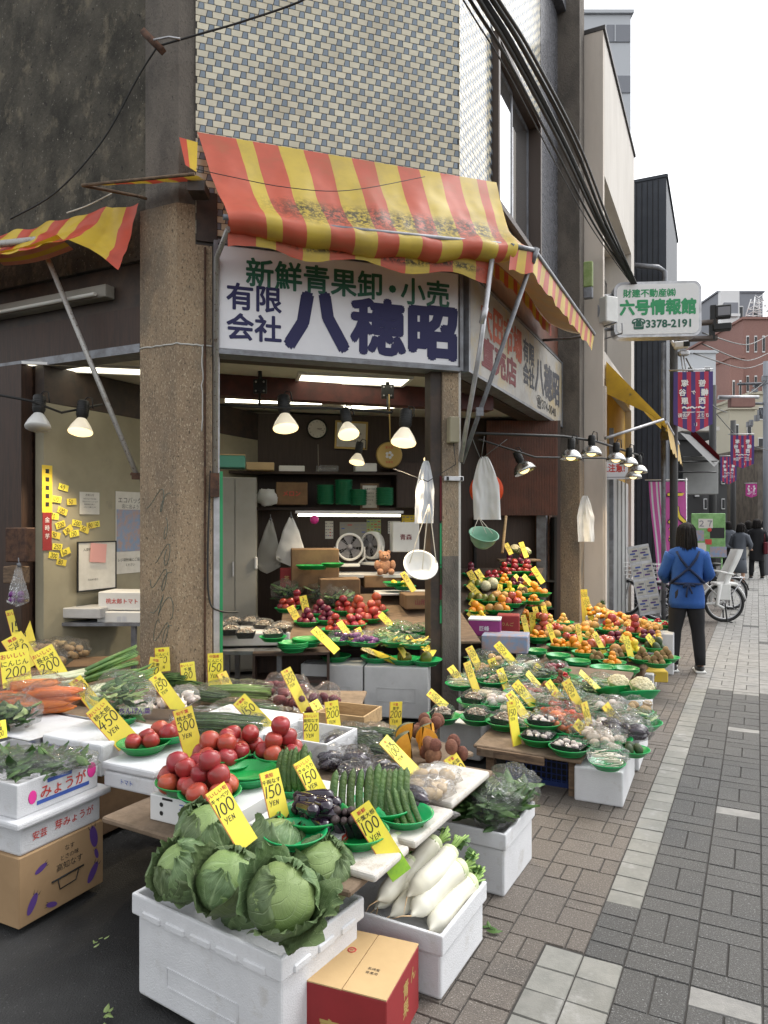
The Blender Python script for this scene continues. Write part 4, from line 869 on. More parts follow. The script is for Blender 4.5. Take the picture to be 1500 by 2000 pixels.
# teddy bear
t = thing('teddy_bear', 'light brown teddy bear sitting beside the sideways fan', 'toy', dp(751, 1121, 7.7), BA)
b = MB(); b.ball((0, 0, .085), .075, 16, 0, (1, .85, 1.15), None, .08, 6); b.ball((0, -.01, .19), .06, 16, 0, (1.05, .95, .95), None, .06, 6); b.ball((0, -.06, .178), .026, 10, 0, (1, .9, .8))
for s in (-1, 1): b.ball((s * .045, 0, .235), .022, 10, 0, (1, .6, 1)); b.ball((s * .085, -.03, .10), .033, 10, 0, (1, 1, 1.6)); b.ball((s * .06, -.085, .03), .036, 10, 0, (1, 1.5, 1))
b.build('plush_body', 'fur', t); b = MB()
for s in (-1, 1): b.ball((s * .022, -.064, .205), .006, 8)
b.ball((0, -.084, .186), .009, 8); b.build('eyes_and_nose', 'black_gloss', t)
# wall clutter behind the fans
rc = random.Random(9)
cl_l = ['pegboard sheet with key hooks behind the fans', 'printed price list pinned left of the fans', 'green bordered notice pinned above the sideways fan', 'pale flyer pinned right of the tube light', 'yellow leaflet pinned at the right of the back wall']
for k, (px, py, w_, h_, mt) in enumerate(((690, 1040, .34, .26, 'cabinet_grey'), (643, 1035, .10, .22, 'paper'), (730, 1030, .18, .2, 'leaf_pale'), (770, 1030, .16, .16, 'paper'), (800, 1020, .2, .18, 'lemon'))):
    t = thing('wall_notice', cl_l[k], 'notice', bw(px, py, .02), BA); b = MB(); b.box((0, 0, 0), (w_, .008, h_)); b.build('sheet', mt, t); b = MB()
    for i in range(5):
        for j in range(4):
            if rc.random() < .75: b.box((-w_ * .38 + j * w_ * .25, -.006, h_ * (.36 - i * .17)), (w_ * rc.uniform(.1, .2), .003, .012), rc.choice((0, 0, 1, 2)))
    b.build('print', ['ink_gray', 'ink_red', 'ink_blue'], t)
bbox('storage_box', 'red and white printed carton right of the fans on the counter', 793, 1078, 7.9, .30, .2, .33, 'carton_white', text='青森', ink='ink_maroon', ts=.07)
bbox('cardboard_box', 'brown carton with green bowl on top standing under the fans', 616, 1150, 7.5, .50, .35, .42, 'carton_dark'); bbox('cardboard_box', 'open brown carton with a flap in the middle of the shop', 665, 1178, 7.1, .40, .3, .24, 'carton_dark')
bbox('cardboard_box', 'low brown carton under the teddy bear', 748, 1148, 7.6, .40, .3, .13, 'carton_dark'); bbox('cardboard_box', 'brown carton stack top at the right of the opening', 822, 1190, 6.9, .30, .35, .14, 'carton_dark', text='山形', ink='ink_maroon'); bbox('cardboard_box', 'dark red carton low at the right of the opening', 820, 1262, 6.9, .30, .35, .26, 'carton_red', text='紅玉', ink='ink_maroon', ts=.08)
bbox('red_box', 'small red carton beside the hanging bags', 560, 1150, 7.6, .14, .12, .22, 'carton_red', text='茶', ink='ink_gold', ts=.06)
blob('pink_pom', 'bright pink round pompom under the lower shelf', 'pompom', dp(614, 1015, 8.1), .05, (1, 1, 1), 'pink', .1, 4)
# counters inside
def table(label, x0, x1, y, z, dpt, mat='old_wood', th=.03, Yf=None, legs=True, name='display_table', rz=None, back=None):
    p, q = at(x0, y, z) if Yf is None else Vc(((x0 - CX) * Yf / F, Yf, z)), None
    Yq = p.y; q = Vc(((x1 - CX) * Yq / F, Yq, z)); w_ = (q - p).length
    t = thing(name, label, 'table', (p.x, p.y, 0), rz or 0); b = MB(); b.bx(0, w_, 0, dpt, z - th, z); b.build('top', mat, t)
    if legs:
        for a in (.05, w_ - .09):
            for c in (.05, dpt - .09): b = MB(); b.bx(a, a + .04, c, c + .04, .0, z - th - .002); b.build('leg', mat, t)
    return t
table('low side table carrying the mushroom crate inside the left frame', 424, 560, 1272, .55, .55, 'steel_grey')
table('white rear counter under the fans and bear', 600, 860, 1152, 1.05, .5, 'styro_old', Yf=7.6)
# cloth, strings and hanging scale pan
t = thing('hanging_basin', 'white plastic basin hung from white strings in the corner opening', 'basin', dp(820, 1108, 5.85)); t.rotation_euler = (rad(52), rad(16), 0)
b = MB(); b.lathe([(0, -.055), (.085, -.05), (.105, -.03), (.135, .03), (.145, .035), (.145, .041), (.13, .036), (.10, -.02), (.08, -.042), (0, -.046)], 32); b.build('bowl', 'white_plastic', t)
for k, (a, lb) in enumerate(((800, 1), (825, 1), (852, 1))):
    cable('string', ['left white string of the hanging basin', 'middle white string of the hanging basin', 'right white string of the hanging basin'][k], [dp(838, 985, 5.85), dp((838 + a) / 2, 1040, 5.83), dp(a, 1100 + (k == 1) * 12, 5.8)], .004, 'rope', 5, 2)
def cloth_hang(name, label, px0, px1, py0, py1, Y, mat, skew=0, seed=0, cat='cloth'):
    def fn(u, v):
        xm = (px0 + px1) / 2; wd = (px1 - px0) * (.25 + .75 * min(1, v * 2.2) ** .7)
        q = dp(xm + (u - .5) * wd + skew * v, py0 + (py1 - py0) * v, Y); q.y += .03 * math.sin(u * 9 + seed) * v + .02 * noise.noise(Vc((u * 7, v * 5, seed))); return q
    def fb(u, v): q = fn(u, v); q.y += .012; return q
    b = MB(); b.grid(fn, 20, 20); b.grid(fb, 20, 20); return tag(b.build(name, mat), label, cat)
cloth_hang('hanging_cloth', 'white cloth hanging in the right half of the corner opening', 814, 850, 900, 1022, 6.0, 'cloth_white', -4, 1)
cloth_hang('hanging_bags', 'white carrier bags hung on wires in the street opening', 920, 972, 892, 1015, 7.0, 'bag_white', 6, 3, 'bags')
cloth_hang('hanging_bags', 'white paper bags hanging on the tan end pillar', 1126, 1160, 968, 1058, 8.6, 'bag_white', 2, 5, 'bags')
for k, (a, c) in enumerate((((938, 895), (922, 855)), ((940, 895), (946, 852)), ((944, 893), (990, 858)))):
    cable('wire', ['left thin wire holding the carrier bags in the street opening', 'middle thin wire holding the carrier bags in the street opening', 'right slanting wire by the carrier bags in the street opening'][k], [dp(*a, 7.0), dp(*c, 6.9)], .004, 'wire_grey', 5, 2)
t = thing('hanging_basket', 'pale green plastic basket hung on strings in the street opening', 'basket', dp(943, 1053, 6.6)); t.rotation_euler = (rad(28), rad(8), 0)
b = MB(); b.lathe([(0, -.075), (.07, -.07), (.11, -.02), (.135, .05), (.142, .052), (.142, .058), (.13, .056), (.105, -.012), (.065, -.06), (0, -.065)], 30); b.build('bowl', 'bowl_sage', t)
for k, a in enumerate((922, 950, 962)): cable('string', ['left string of the pale green basket', 'middle string of the pale green basket', 'right string of the pale green basket'][k], [dp(935, 1010, 6.65), dp(a, 1042, 6.6)], .003, 'rope', 5, 2)
t = thing('paper_lantern', 'orange red half-round paper fan behind the carrier bags', 'fan'); b = MB(); c = dp(950, 957, 7.6); b.lathe([(0, 0), (.18, 0), (.18, .01), (0, .01)], 32, 0, Tr(c) @ Matrix.Rotation(rad(90), 4, 'X')); b.build('disc', 'orange_red', t)
cable('stick', 'bare bamboo stick leaning behind the street opening produce', [dp(988, 1008, 8.6), dp(981, 1080, 8.4)], .018, 'crate_wood', 6, 2, 'stick')
# dark recess at the right end under the ribbed panel
t = thing('dark_shelving', 'dark shelving unit below the ribbed brown panel', 'shelving'); b = MB(); m = frame(Vc((1.15, 9.06, 0)), Vc((1, 0, 0))); b.bx(0, 1.05, .25, .27, 0, 1.68, 0, m); b.bx(0, .03, 0, .25, 0, 1.68, 0, m); b.bx(1.02, 1.05, 0, .25, 0, 1.68, 0, m); b.build('carcass', 'black_matt', t)
b = MB()
for z in (.5, .85): b.bx(.032, 1.018, 0, .248, z, z + .02, 0, m)
b.build('shelf', 'black_matt', t)
# ---------------- left opening ----------------
pm_ = frame(LP, IN)                           # x runs into the room along the partition, room side is -y
def pw(px, py, off=.0):                       # point on the partition's face
    k = (px - CX) / F; o = LP + Vc((RY, -RX, 0)) * off
    s = (k * o.y - o.x) / (IN.x - k * IN.y); p = o + IN * s
    return Vc((p.x, p.y, H - (py - HY) * p.y / F))
PA = math.atan2(IN.y, IN.x)
def pnote(name, label, px, py, w_, h_, mat, lines, ink='ink_black', cat='notice', tilt=0, off=.006, mats2=None):
    t = thing(name, label, cat, pw(px, py, off), PA); t.rotation_euler[1] = tilt
    b = MB(); b.box((0, 0, 0), (w_, .004, h_)); b.build('sheet', mat, t)
    if lines:
        b = MB()
        for (tx, x, z, s_) in lines: b.text(tx, x, z, s_, 0, y=-.0035)
        b.build('lettering', ink, t)
    return t
pnote('wall_notice', 'typed white notice taped to the beige partition', 175, 983, .22, .20, 'paper', [('お知らせ', 0, .075, .025), ('本日のおすすめ商品', 0, .04, .016), ('ご来店ありがとうございます', 0, .015, .014), ('営業時間は店頭にて', 0, -.01, .014), ('よろしくお願いします', 0, -.035, .014)])
t = pnote('poster', 'eco bag poster with a street photo beside the corner pillar', 254, 1040, .36, .78, 'paper', [('エコバッグ', 0, .31, .062), ('店に出よう', 0, .25, .045), ('レジ袋削減にご協力', 0, -.26, .035), ('ください', 0, -.31, .03)], cat='poster')
b = MB(); b.box((0, -.004, .02), (.34, .004, .40)); b.build('photo', 'poster_blue', t)
t = pnote('whiteboard', 'small whiteboard propped on the boxes behind the left opening', 190, 1105, .42, .42, 'paper', [('入荷予定', -.1, .15, .03), ('月火水木金土', -.05, -.12, .02)], off=.05); b = MB()
for s in (-1, 1): b.box((s * .216, 0, 0), (.012, .012, .444)); b.box((0, 0, s * .216), (.42, .012, .012))
b.build('frame', 'black', t)
pnote('pink_note', 'pink memo sheet on the small whiteboard', 192, 1080, .18, .17, 'paper_pink', None, cat='memo', tilt=rad(5), off=.065)
pnote('vertical_sign', 'narrow yellow vertical strip sign at the edge of the left opening', 92, 955, .10, .40, 'lemon', [('■', 0, .15, .05), ('■', 0, .08, .05), ('■', 0, .01, .05), ('■', 0, -.06, .05), ('■', 0, -.13, .05)], cat='sign')
pnote('vertical_sign', 'narrow red vertical strip sign hung under the yellow one', 92, 1038, .09, .32, 'carton_red', [('金', 0, .1, .05), ('時', 0, .03, .05), ('芋', 0, -.04, .05)], 'ink_white', cat='sign')
slips = [(124, 952, '40', 12), (110, 975, '100', 6), (140, 980, '50', -4), (122, 998, '120', 20), (105, 1008, '70', 8), (118, 1025, '200', -18), (150, 1022, '200', 10), (133, 1035, '30', -35), (178, 1026, '80', -5), (145, 1042, '150', -10), (108, 1045, '90', 14), (112, 1068, '250', 5), (128, 1078, '60', -20), (105, 1085, '300', 9), (120, 1098, '80', 12), (165, 1034, '50', 20), (186, 1024, '350', -8)]
for (x, y, s_, tl) in slips:
    t = thing('price_slip', 'small yellow paper slip reading %s, %s on the beige partition' % (s_, 'tilted right' if tl > 0 else 'tilted left'), 'price slip', pw(x, y, .004 + .002 * (x % 3)), PA); t.rotation_euler[1] = rad(tl)
    t['label'] = 'yellow slip reading %s pinned %s on the beige partition' % (s_, {(124, 952): 'topmost', (110, 975): 'below the topmost slip', (140, 980): 'just left of the typed notice', (122, 998): 'slanting below the typed notice', (105, 1008): 'beside the strip sign', (118, 1025): 'steeply by the strip sign', (150, 1022): 'under the typed notice', (133, 1035): 'steeply slanting mid-cluster', (178, 1026): 'under the notice corner', (145, 1042): 'low in the slip cluster', (108, 1045): 'by the red strip sign', (112, 1068): 'in the lower cluster', (128, 1078): 'left of the whiteboard', (105, 1085): 'low by the strip signs', (120, 1098): 'lowest of all', (165, 1034): 'above the whiteboard', (186, 1024): 'farthest right in the slip cluster'}[(x, y)])
    b = MB(); b.box((0, 0, 0), (.10, .003, .055)); b.build('slip', 'card_yellow', t); b = MB(); b.strokes(s_, -.035, -.018, .036, 0, y=-.003, wd=.12); b.build('figures', 'ink_black', t)
bbox('produce_carton', 'white tomato carton with red lettering behind the corner pillar', 238, 1192, 6.25, .44, .3, .16, 'carton_white', text='桃太郎トマト', ink='ink_red', ts=.05, rz=-.1)
bbox('produce_carton', 'lower white carton with pale printing under the tomato carton', 238, 1222, 6.2, .46, .3, .12, 'carton_white', text='青果', ink='ink_pale', ts=.05, rz=-.1)
bbox('foam_tray', 'white foam tray with dark greens behind the left opening', 148, 1208, 6.15, .44, .3, .09, 'styro_old', 'tray', rz=-.1)
table('dark steel worktable behind the left opening', 92, 272, 1222, .74, .6, 'steel_grey', Yf=6.15)
bbox('wooden_box', 'small dark wooden box hanging at the far left boards', 30, 1098, 5.35, .20, .1, .26, 'rust', rz=-.3); bbox('wooden_box', 'tan block under the dark wooden box at far left', 22, 1140, 5.4, .17, .1, .13, 'old_wood', rz=-.3)
hanging_bag('net bag of purple onions hanging at far left', 36, 1105, 1185, 5.3, 42, 'film_milky', 0, 7)
for k in range(4):
    b = MB(); b.ball((0, 0, 0), .026, 12); o = b.build('red_onion', 'purple_veg', loc=dp(24 + (k % 2) * 16, 1172 - (k // 2) * 11, 5.3)); tag(o, 'purple onion inside the net bag at far left', 'onion', 'onions in the net bag')
# ---------------- produce: one mesh of each kind ----------------
_P = {}
def proto(k):
    if k not in _P: _P[k] = PROTO[k]()
    return _P[k]
def fruit(r, mat, prof=None, n=16, wob=None, sc=1, stalk=None):
    b = MB()
    pr = prof or [(0, 0)] + [(math.sin(math.pi * i / 9), (1 - math.cos(math.pi * i / 9)) * sc) for i in range(1, 9)] + [(0, 2 * sc)]
    b.lathe([(q[0] * r, (q[1] - sc) * r) for q in pr], n, 0, None, True, wob); m = [mat]
    if stalk: b.tube([(0, 0, stalk[0] * r), (.05 * r, 0, (stalk[0] + .3) * r)], r * .08, 5, 1); m.append(stalk[1])
    return b.mesh('fruit', m)
def tomato_():
    return fruit(.041, 'tomato', [(0, .12), (.3, .03), (.62, .08), (.86, .35), (1, .88), (.97, 1.3), (.8, 1.62), (.5, 1.8), (.2, 1.82), (0, 1.74)], 20, lambda t, z: 1 + .02 * math.cos(5 * t), .92)
def long_(L, r, mat, bend=.1, mats=None, prof=None, n=10, cap=None):
    def f():
        b = MB(); k = 12; pr = prof or (lambda t: (1 - abs(2 * t - 1) ** 5) ** .5)
        b.tube([((i / k - .5) * L, bend * L * (1 - (2 * i / k - 1) ** 2), 0) for i in range(k + 1)], [max(.0006, r * pr(i / k)) for i in range(k + 1)], n)
        m = [mat]
        if cap: b.tube([((-.5 - .03) * L, 0, 0), (-.5 * L, 0, 0), (-.43 * L, bend * L * .25, 0)], [r * .3, r * .5, r * .75], 8, 1); m.append(cap)
        return b.mesh('vegetable', m)
    return f
def pine_():
    b = MB(); b.ball((0, 0, .07), .05, 14, 0, (1, 1, 1.4), None, .12, 9)
    for i in range(26):
        a = i * 2.4; q = i / 26; b.grid(lambda u, v, a=a, q=q: Vc((math.cos(a) * (.012 + .05 * v * (1 - q)) - math.sin(a) * (u - .5) * .012 * (1 - v), math.sin(a) * (.012 + .05 * v * (1 - q)) + math.cos(a) * (u - .5) * .012 * (1 - v), .135 + .07 * v)), 1, 3, 1)
    return b.mesh('pineapple', ['pine_skin', 'leaf_dark'])
def caul_():
    b = MB(); r = random.Random(2)
    for i in range(60):
        z = 1 - i / 62 * 1.1; a = i * 2.4; q = math.sqrt(max(0, 1 - z * z)); b.ball((.062 * q * math.cos(a), .062 * q * math.sin(a), .055 + .05 * z), r.uniform(.016, .022), 7, 0, (1, 1, 1), None, .3, 8, i)
    b.ball((0, 0, .05), .062, 14, 0, (1, 1, .8))
    for i in range(8):
        a = i * .785; b.grid(lambda u, v, a=a: Vc((math.cos(a) * (.03 + .05 * math.sin(v * 1.6)) - math.sin(a) * (u - .5) * .06, math.sin(a) * (.03 + .05 * math.sin(v * 1.6)) + math.cos(a) * (u - .5) * .06, .0 + .075 * v)), 3, 5, 1)
    return b.mesh('cauliflower', ['cauliflower', 'leaf_pale'])
def pump_():
    b = MB(); n = 14
    def fn(u, v):
        a = (u - .5) * 1.9; t = math.pi * (.03 + .94 * v); R = .10 * math.sin(t); return Vc((R * math.sin(a), -R * math.cos(a) * -1, .075 * math.cos(t) + .075))
    b.grid(fn, 10, n, 1)
    for s in (0, 1): b.grid(lambda u, v, s=s: Vc((0, 0, .075)).lerp(Vc((0, 0, .075)), 0) + (fn(s, v) - Vc((0, 0, .075 + 0 * v))) * u + Vc((0, 0, (.075 + 0) * (0))), 6, n, 0)
    r = random.Random(4)
    for i in range(26): b.ball((r.uniform(-.008, .008), .02 + r.random() * .02, .04 + r.random() * .07), .006, 5, 2, (1, .5, 1.4))
    return b.mesh('pumpkin', ['pumpkin_flesh', 'pumpkin_skin', 'ink_yellow'])
PROTO = {'tomato': tomato_, 'tomato2': lambda: fruit(.036, 'tomato_dark', [(0, .12), (.3, .03), (.62, .08), (.86, .35), (1, .75), (.97, 1.15), (.8, 1.45), (.5, 1.6), (.2, 1.6), (0, 1.52)], 14, None, .8),
         'plum': lambda: fruit(.033, 'plum', n=14), 'mandarin': lambda: fruit(.029, 'mandarin', [(0, .1), (.35, .08), (.7, .2), (.95, .55), (1, .85), (.92, 1.2), (.65, 1.5), (.3, 1.62), (0, 1.58)], 16, None, .85), 'orange': lambda: fruit(.038, 'mandarin', n=16),
         'loquat': lambda: fruit(.027, 'loquat', n=12), 'apple': lambda: fruit(.046, 'apple', [(0, .22), (.2, .08), (.45, .05), (.75, .3), (.95, .75), (1, 1.15), (.88, 1.55), (.6, 1.78), (.3, 1.78), (.1, 1.62), (0, 1.55)], 20, lambda t, z: 1 + .02 * math.cos(5 * t), .92, (.66, 'calyx')), 'pear': lambda: fruit(.048, 'pear', n=18, stalk=(.95, 'calyx')),
         'kiwi': lambda: fruit(.026, 'kiwi', n=12, sc=1.25), 'avocado': lambda: fruit(.036, 'avocado', n=14, sc=1.35), 'mango': lambda: fruit(.042, 'mango', n=14, sc=1.3), 'lemon': lambda: fruit(.026, 'lemon', n=12, sc=1.25), 'berry': lambda: fruit(.0125, 'berry', n=9), 'potato': lambda: fruit(.033, 'potato', n=12, sc=1.3, wob=lambda t, z: 1 + .08 * math.cos(2 * t + z * 60)), 'taro': lambda: fruit(.033, 'taro', n=12, sc=1.2), 'onion': lambda: fruit(.034, 'onion', n=14), 'garlic': lambda: fruit(.03, 'garlic', [(0, 0), (.6, .05), (1, .6), (.85, 1.1), (.4, 1.45), (.15, 1.9), (.1, 2.3), (0, 2.3)], 12, lambda t, z: 1 + .07 * abs(math.cos(3 * t)), 1),
         'melon': lambda: fruit(.072, 'melon', n=18), 'papaya': lambda: fruit(.04, 'orange_red', n=12, sc=1.5), 'eggplant': long_(.15, .026, 'eggplant', .08, prof=lambda t: (.62 + .5 * t) * (1 - abs(2 * t - 1) ** 5) ** .5, cap='calyx'), 'eggplant_round': lambda: fruit(.04, 'eggplant', n=16, sc=1.15, stalk=(1.1, 'calyx')), 'cucumber': long_(.21, .0165, 'cucumber', .05), 'carrot': long_(.19, .026, 'carrot', .02, prof=lambda t: (1.05 - .75 * t) * (1 - abs(2 * t - 1) ** 9) ** .5), 'sweet': long_(.19, .027, 'sweet_potato', .06, prof=lambda t: math.sin(math.pi * min(1, max(0, .04 + t * .93))) ** .7), 'pineapple': pine_, 'cauliflower': caul_, 'pumpkin': pump_}
RAD = dict(tomato=.041, tomato2=.036, plum=.033, mandarin=.029, orange=.038, loquat=.027, apple=.046, pear=.048, kiwi=.026, avocado=.036, mango=.042, lemon=.026, berry=.0125, potato=.033, taro=.033, onion=.034, garlic=.03, eggplant_round=.04)
KIND = dict(tomato='tomato', tomato2='tomato', plum='plum', mandarin='mandarin', orange='orange', loquat='loquat', apple='apple', pear='pear', kiwi='kiwi', avocado='avocado', mango='mango', lemon='lemon', berry='cherry_tomato', potato='potato', taro='taro', onion='onion', garlic='garlic_bulb', melon='melon', papaya='papaya', eggplant='eggplant', eggplant_round='eggplant', cucumber='cucumber', carrot='carrot', sweet='sweet_potato', pineapple='pineapple', cauliflower='cauliflower', pumpkin='pumpkin_piece')
rf = random.Random(21)
def put(k, p, label, rot=None, sc=1.0, group=None):
    o = inst(KIND[k], proto(k), None, p, rot if rot is not None else (rf.uniform(-.6, .6), rf.uniform(-.6, .6), rf.uniform(0, 6.3)), sc * rf.uniform(.88, 1.08))
    tag(o, label, KIND[k].replace('_', ' '), group); return o
_LB = {}
def heap(k, c, n, label, sc=1.0, zb=.012, R=None, flat=False):
    r = RAD[k] * sc; left = n; z = c[2] + zb + r * .8; lay = 0; grp = label + ' (heap)'
    n0 = n if flat else (n if n <= 3 else max(3, round(n * .62)))
    while left > 0:
        m = min(left, n0); cen = 0
        if m >= 7: cen = 1
        k_ = m - cen; rr = 0 if k_ <= 1 else (r * 1.0 / math.sin(math.pi / max(k_, 2)))
        if R: rr = min(rr, R)
        a0 = rf.uniform(0, 6.28)
        ins = 0
        if k_ > 9:
            ins = k_ // 3; k_ -= ins; rr = r / math.sin(math.pi / k_)
            if R: rr = min(rr, R)
        for i in range(k_):
            a = a0 + 2 * math.pi * i / k_; put(k, (c[0] + rr * math.cos(a), c[1] + rr * math.sin(a), z + rf.uniform(-.1, .1) * r), label, None, sc, grp)
        for i in range(ins):
            a = a0 + 2 * math.pi * i / max(ins, 1) + .3; q = rr * .5; put(k, (c[0] + q * math.cos(a), c[1] + q * math.sin(a), z + .15 * r), label, None, sc, grp)
        if cen: put(k, (c[0], c[1], z + r * .15), label, None, sc, grp)
        left -= m; n0 = max(1, round(m * .42)); z += r * 1.3
_bm = None
def bowl_mesh():
    global _bm
    if _bm is None:
        b = MB(); b.lathe([(0, .003), (.072, .003), (.085, .006), (.112, .034), (.12, .040), (.121, .044), (.117, .045), (.108, .038), (.082, .012), (.07, .009), (0, .008)], 32)
        b.lathe([(.07, 0), (.072, .004), (.078, .004), (.08, 0)], 32); _bm = b.mesh('green_bowl', 'bowl_green')
    return _bm
def bowl(p, label, r=.12, tilt=(0, 0), n=1):
    for i in range(n):
        o = inst('green_bowl', bowl_mesh(), None, (p[0], p[1], p[2] + i * .011), (tilt[0], tilt[1], rf.uniform(0, 6)), (r / .12, r / .12, r / .12 * rf.uniform(.95, 1.05)))
        tag(o, label, 'bowl', None if n == 1 else label)
    return p
def atp(px, py, zf):
    z = .4
    for _ in range(90):
        p = at(px, py, z); z = .86 * z + .14 * zf(p)
    return at(px, py, z)
# ---------------- foam boxes, cartons, boards ----------------
def styro(label, c, w_, d, h, rz, rim=.0, open_=True, mat='styro', name='foam_box', notch=True, emboss=True, text=None, ttm='ink_red', rimh=.07, tside=0):
    t = thing(name, label, 'foam box', (c[0], c[1], c[2] if len(c) > 2 else 0), rz); th = .022
    def tub(b, w_, d, z0, z1, op):
        if not op: b.box((0, 0, (z0 + z1) / 2), (w_, d, z1 - z0), 0, None, .010, seg=2); return
        bm = bmesh.new(); bmesh.ops.create_cube(bm, size=1)
        for v in bm.verts: v.co = Vc((v.co.x * w_, v.co.y * d, (v.co.z + .5) * (z1 - z0) + z0))
        top = max(bm.faces, key=lambda f: f.calc_center_median().z)
        bmesh.ops.inset_region(bm, faces=[top], thickness=th); 
        r_ = bmesh.ops.extrude_face_region(bm, geom=[top]); vs = [v for v in r_['geom'] if isinstance(v, bmesh.types.BMVert)]
        for v in vs: v.co.z = z0 + .03 if z1 - z0 > .1 else z0 + .012
        bmesh.ops.delete(bm, geom=[top], context='FACES'); 
        bmesh.ops.bevel(bm, geom=[e for e in bm.edges if e.calc_length() > .02], offset=.006, segments=2, affect='EDGES', profile=.6)
        bm.verts.index_update(); b.add([v.co.copy() for v in bm.verts], [[v.index for v in f.verts] for f in bm.faces]); bm.free()
    b = MB()
    if rim:
        tub(b, w_, d, 0, h - rimh - .004, False)
        if emboss: b.box((-w_ * .02, -d / 2 - .001, h * .22), (w_ * .5, .004, .004)); b.box((-w_ * .02, -d / 2 - .001, h * .40), (w_ * .5, .004, .004)); b.box((-w_ * .27, -d / 2 - .001, h * .31), (.004, .004, h * .18)); b.box((w_ * .23, -d / 2 - .001, h * .31), (.004, .004, h * .18)); b.text('ICHIBA', 0, h * .31, h * .12, 0, y=-d / 2 - .002) if False else None
        b.build('box', mat, t)
        b = MB(); tub(b, w_ + rim, d + rim, h - rimh, h, open_)
        if notch:
            for i in range(5):
                x = -w_ * .36 + i * w_ * .18; b.box((x, -(d + rim) / 2 - .001, h - rimh + .014), (w_ * .14, .010, .024), 0, None, .004)
            for i in range(3): b.box(((w_ + rim) / 2 + .001, -d * .3 + i * d * .3, h - rimh + .014), (.010, d * .2, .024), 0, None, .004)
        b.build('tray', mat, t)
    else:
        tub(b, w_, d, 0, h, open_); b.build('box', mat, t)
        if emboss:
            b = MB()
            for sx in (0,):
                zc = h * .45; b.box((0, -d / 2 - .001, zc + h * .13), (w_ * .6, .005, .005)); b.box((0, -d / 2 - .001, zc - h * .13), (w_ * .6, .005, .005)); b.box((-w_ * .3, -d / 2 - .001, zc), (.005, .005, h * .26)); b.box((w_ * .3, -d / 2 - .001, zc), (.005, .005, h * .26))
            b.build('embossing', mat, t)
    if text:
        b = MB()
        for (s_, x, z, hh, mi) in text: b.text(s_, x, z, hh, mi, None if not tside else Tr((w_ / 2 + rim / 2, 0, 0)) @ Rz(rad(90)), y=(-d / 2 - rim / 2 - .0025) if not tside else -.0025, bold=.015)
        b.build('lettering', ttm, t)
    return t
def board(label, c, w_, d, rz, z, tilt=0, mat='board_wood', th=.024, name='display_board'):
    o = MB().box((0, 0, -th / 2), (w_, d, th), 0, None, .006).build(name, mat, loc=(c[0], c[1], z)); o.rotation_euler = (tilt, 0, rz); return tag(o, label, 'board')
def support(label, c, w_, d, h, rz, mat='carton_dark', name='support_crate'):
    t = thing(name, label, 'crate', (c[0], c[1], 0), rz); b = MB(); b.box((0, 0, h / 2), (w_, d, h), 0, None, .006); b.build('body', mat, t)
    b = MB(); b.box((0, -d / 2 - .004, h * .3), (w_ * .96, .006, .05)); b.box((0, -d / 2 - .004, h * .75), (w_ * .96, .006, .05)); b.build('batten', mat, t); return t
RZ = rad(-28)
# foreground
styro('white foam box heaped with cabbages at the front of the stall', (-.462, 2.405), .645, .385, .345, rad(-33.5), .03, True)
styro('white foam box filled with daikon radishes at the front', (.040, 2.690), .56, .40, .225, rad(-28.5), .022, True, notch=False, emboss=False)
styro('white foam box of leafy greens on the brick paving beside the display board', (.391, 3.335), .50, .40, .275, rad(-28.8), .022, True, notch=False, emboss=False)
t = thing('red_carton', 'dark red carton with tan folded lid in front of the daikon box', 'carton', (-.072, 2.262, 0), rad(-21)); w_, d, h = .285, .30, .21
b = MB(); b.box((0, 0, (h - .004) / 2), (w_, d, h - .004), 0, None, .003); b.build('body', 'carton_red', t)
b = MB(); b.box((-w_ / 4 - .0007, 0, h - .0015), (w_ / 2 - .002, d, .004)); b.box((w_ / 4 + .0007, 0, h - .0005), (w_ / 2 - .002, d, .004)); b.build('lid_flap', 'carton_tan', t)
b = MB(); mt_ = Tr((0, 0, h + .0022)) @ Matrix.Rotation(rad(-90), 4, 'X'); b.lathe([(.010, 0), (.015, 0), (.015, .0004), (.010, .0004)], 20, 1, Tr((-.05, .04, h + .0012))); b.box((-.05, .04, h + .0022), (.012, .004, .0004), 1)
b.text('長崎産', .055, -.03, .014, 2, mt_); b.text('青果用', .055, -.05, .014, 2, mt_)
b.text('青', -.04, .07, .085, 0, y=-d / 2 - .0008, bold=.03); b.text('果', .06, .07, .085, 0, y=-d / 2 - .0008, bold=.03)
ms = Tr((w_ / 2 + .0008, 0, 0)) @ Rz(rad(90)); b.text('青', .02, .14, .055, 3, ms, bold=.02); b.text('果', .02, .08, .055, 3, ms, bold=.02); b.text('ん', .09, .15, .05, 3, ms, bold=.02)
b.build('lettering', ['ink_gold', 'ink_red', 'ink_black', 'ink_gold'], t)
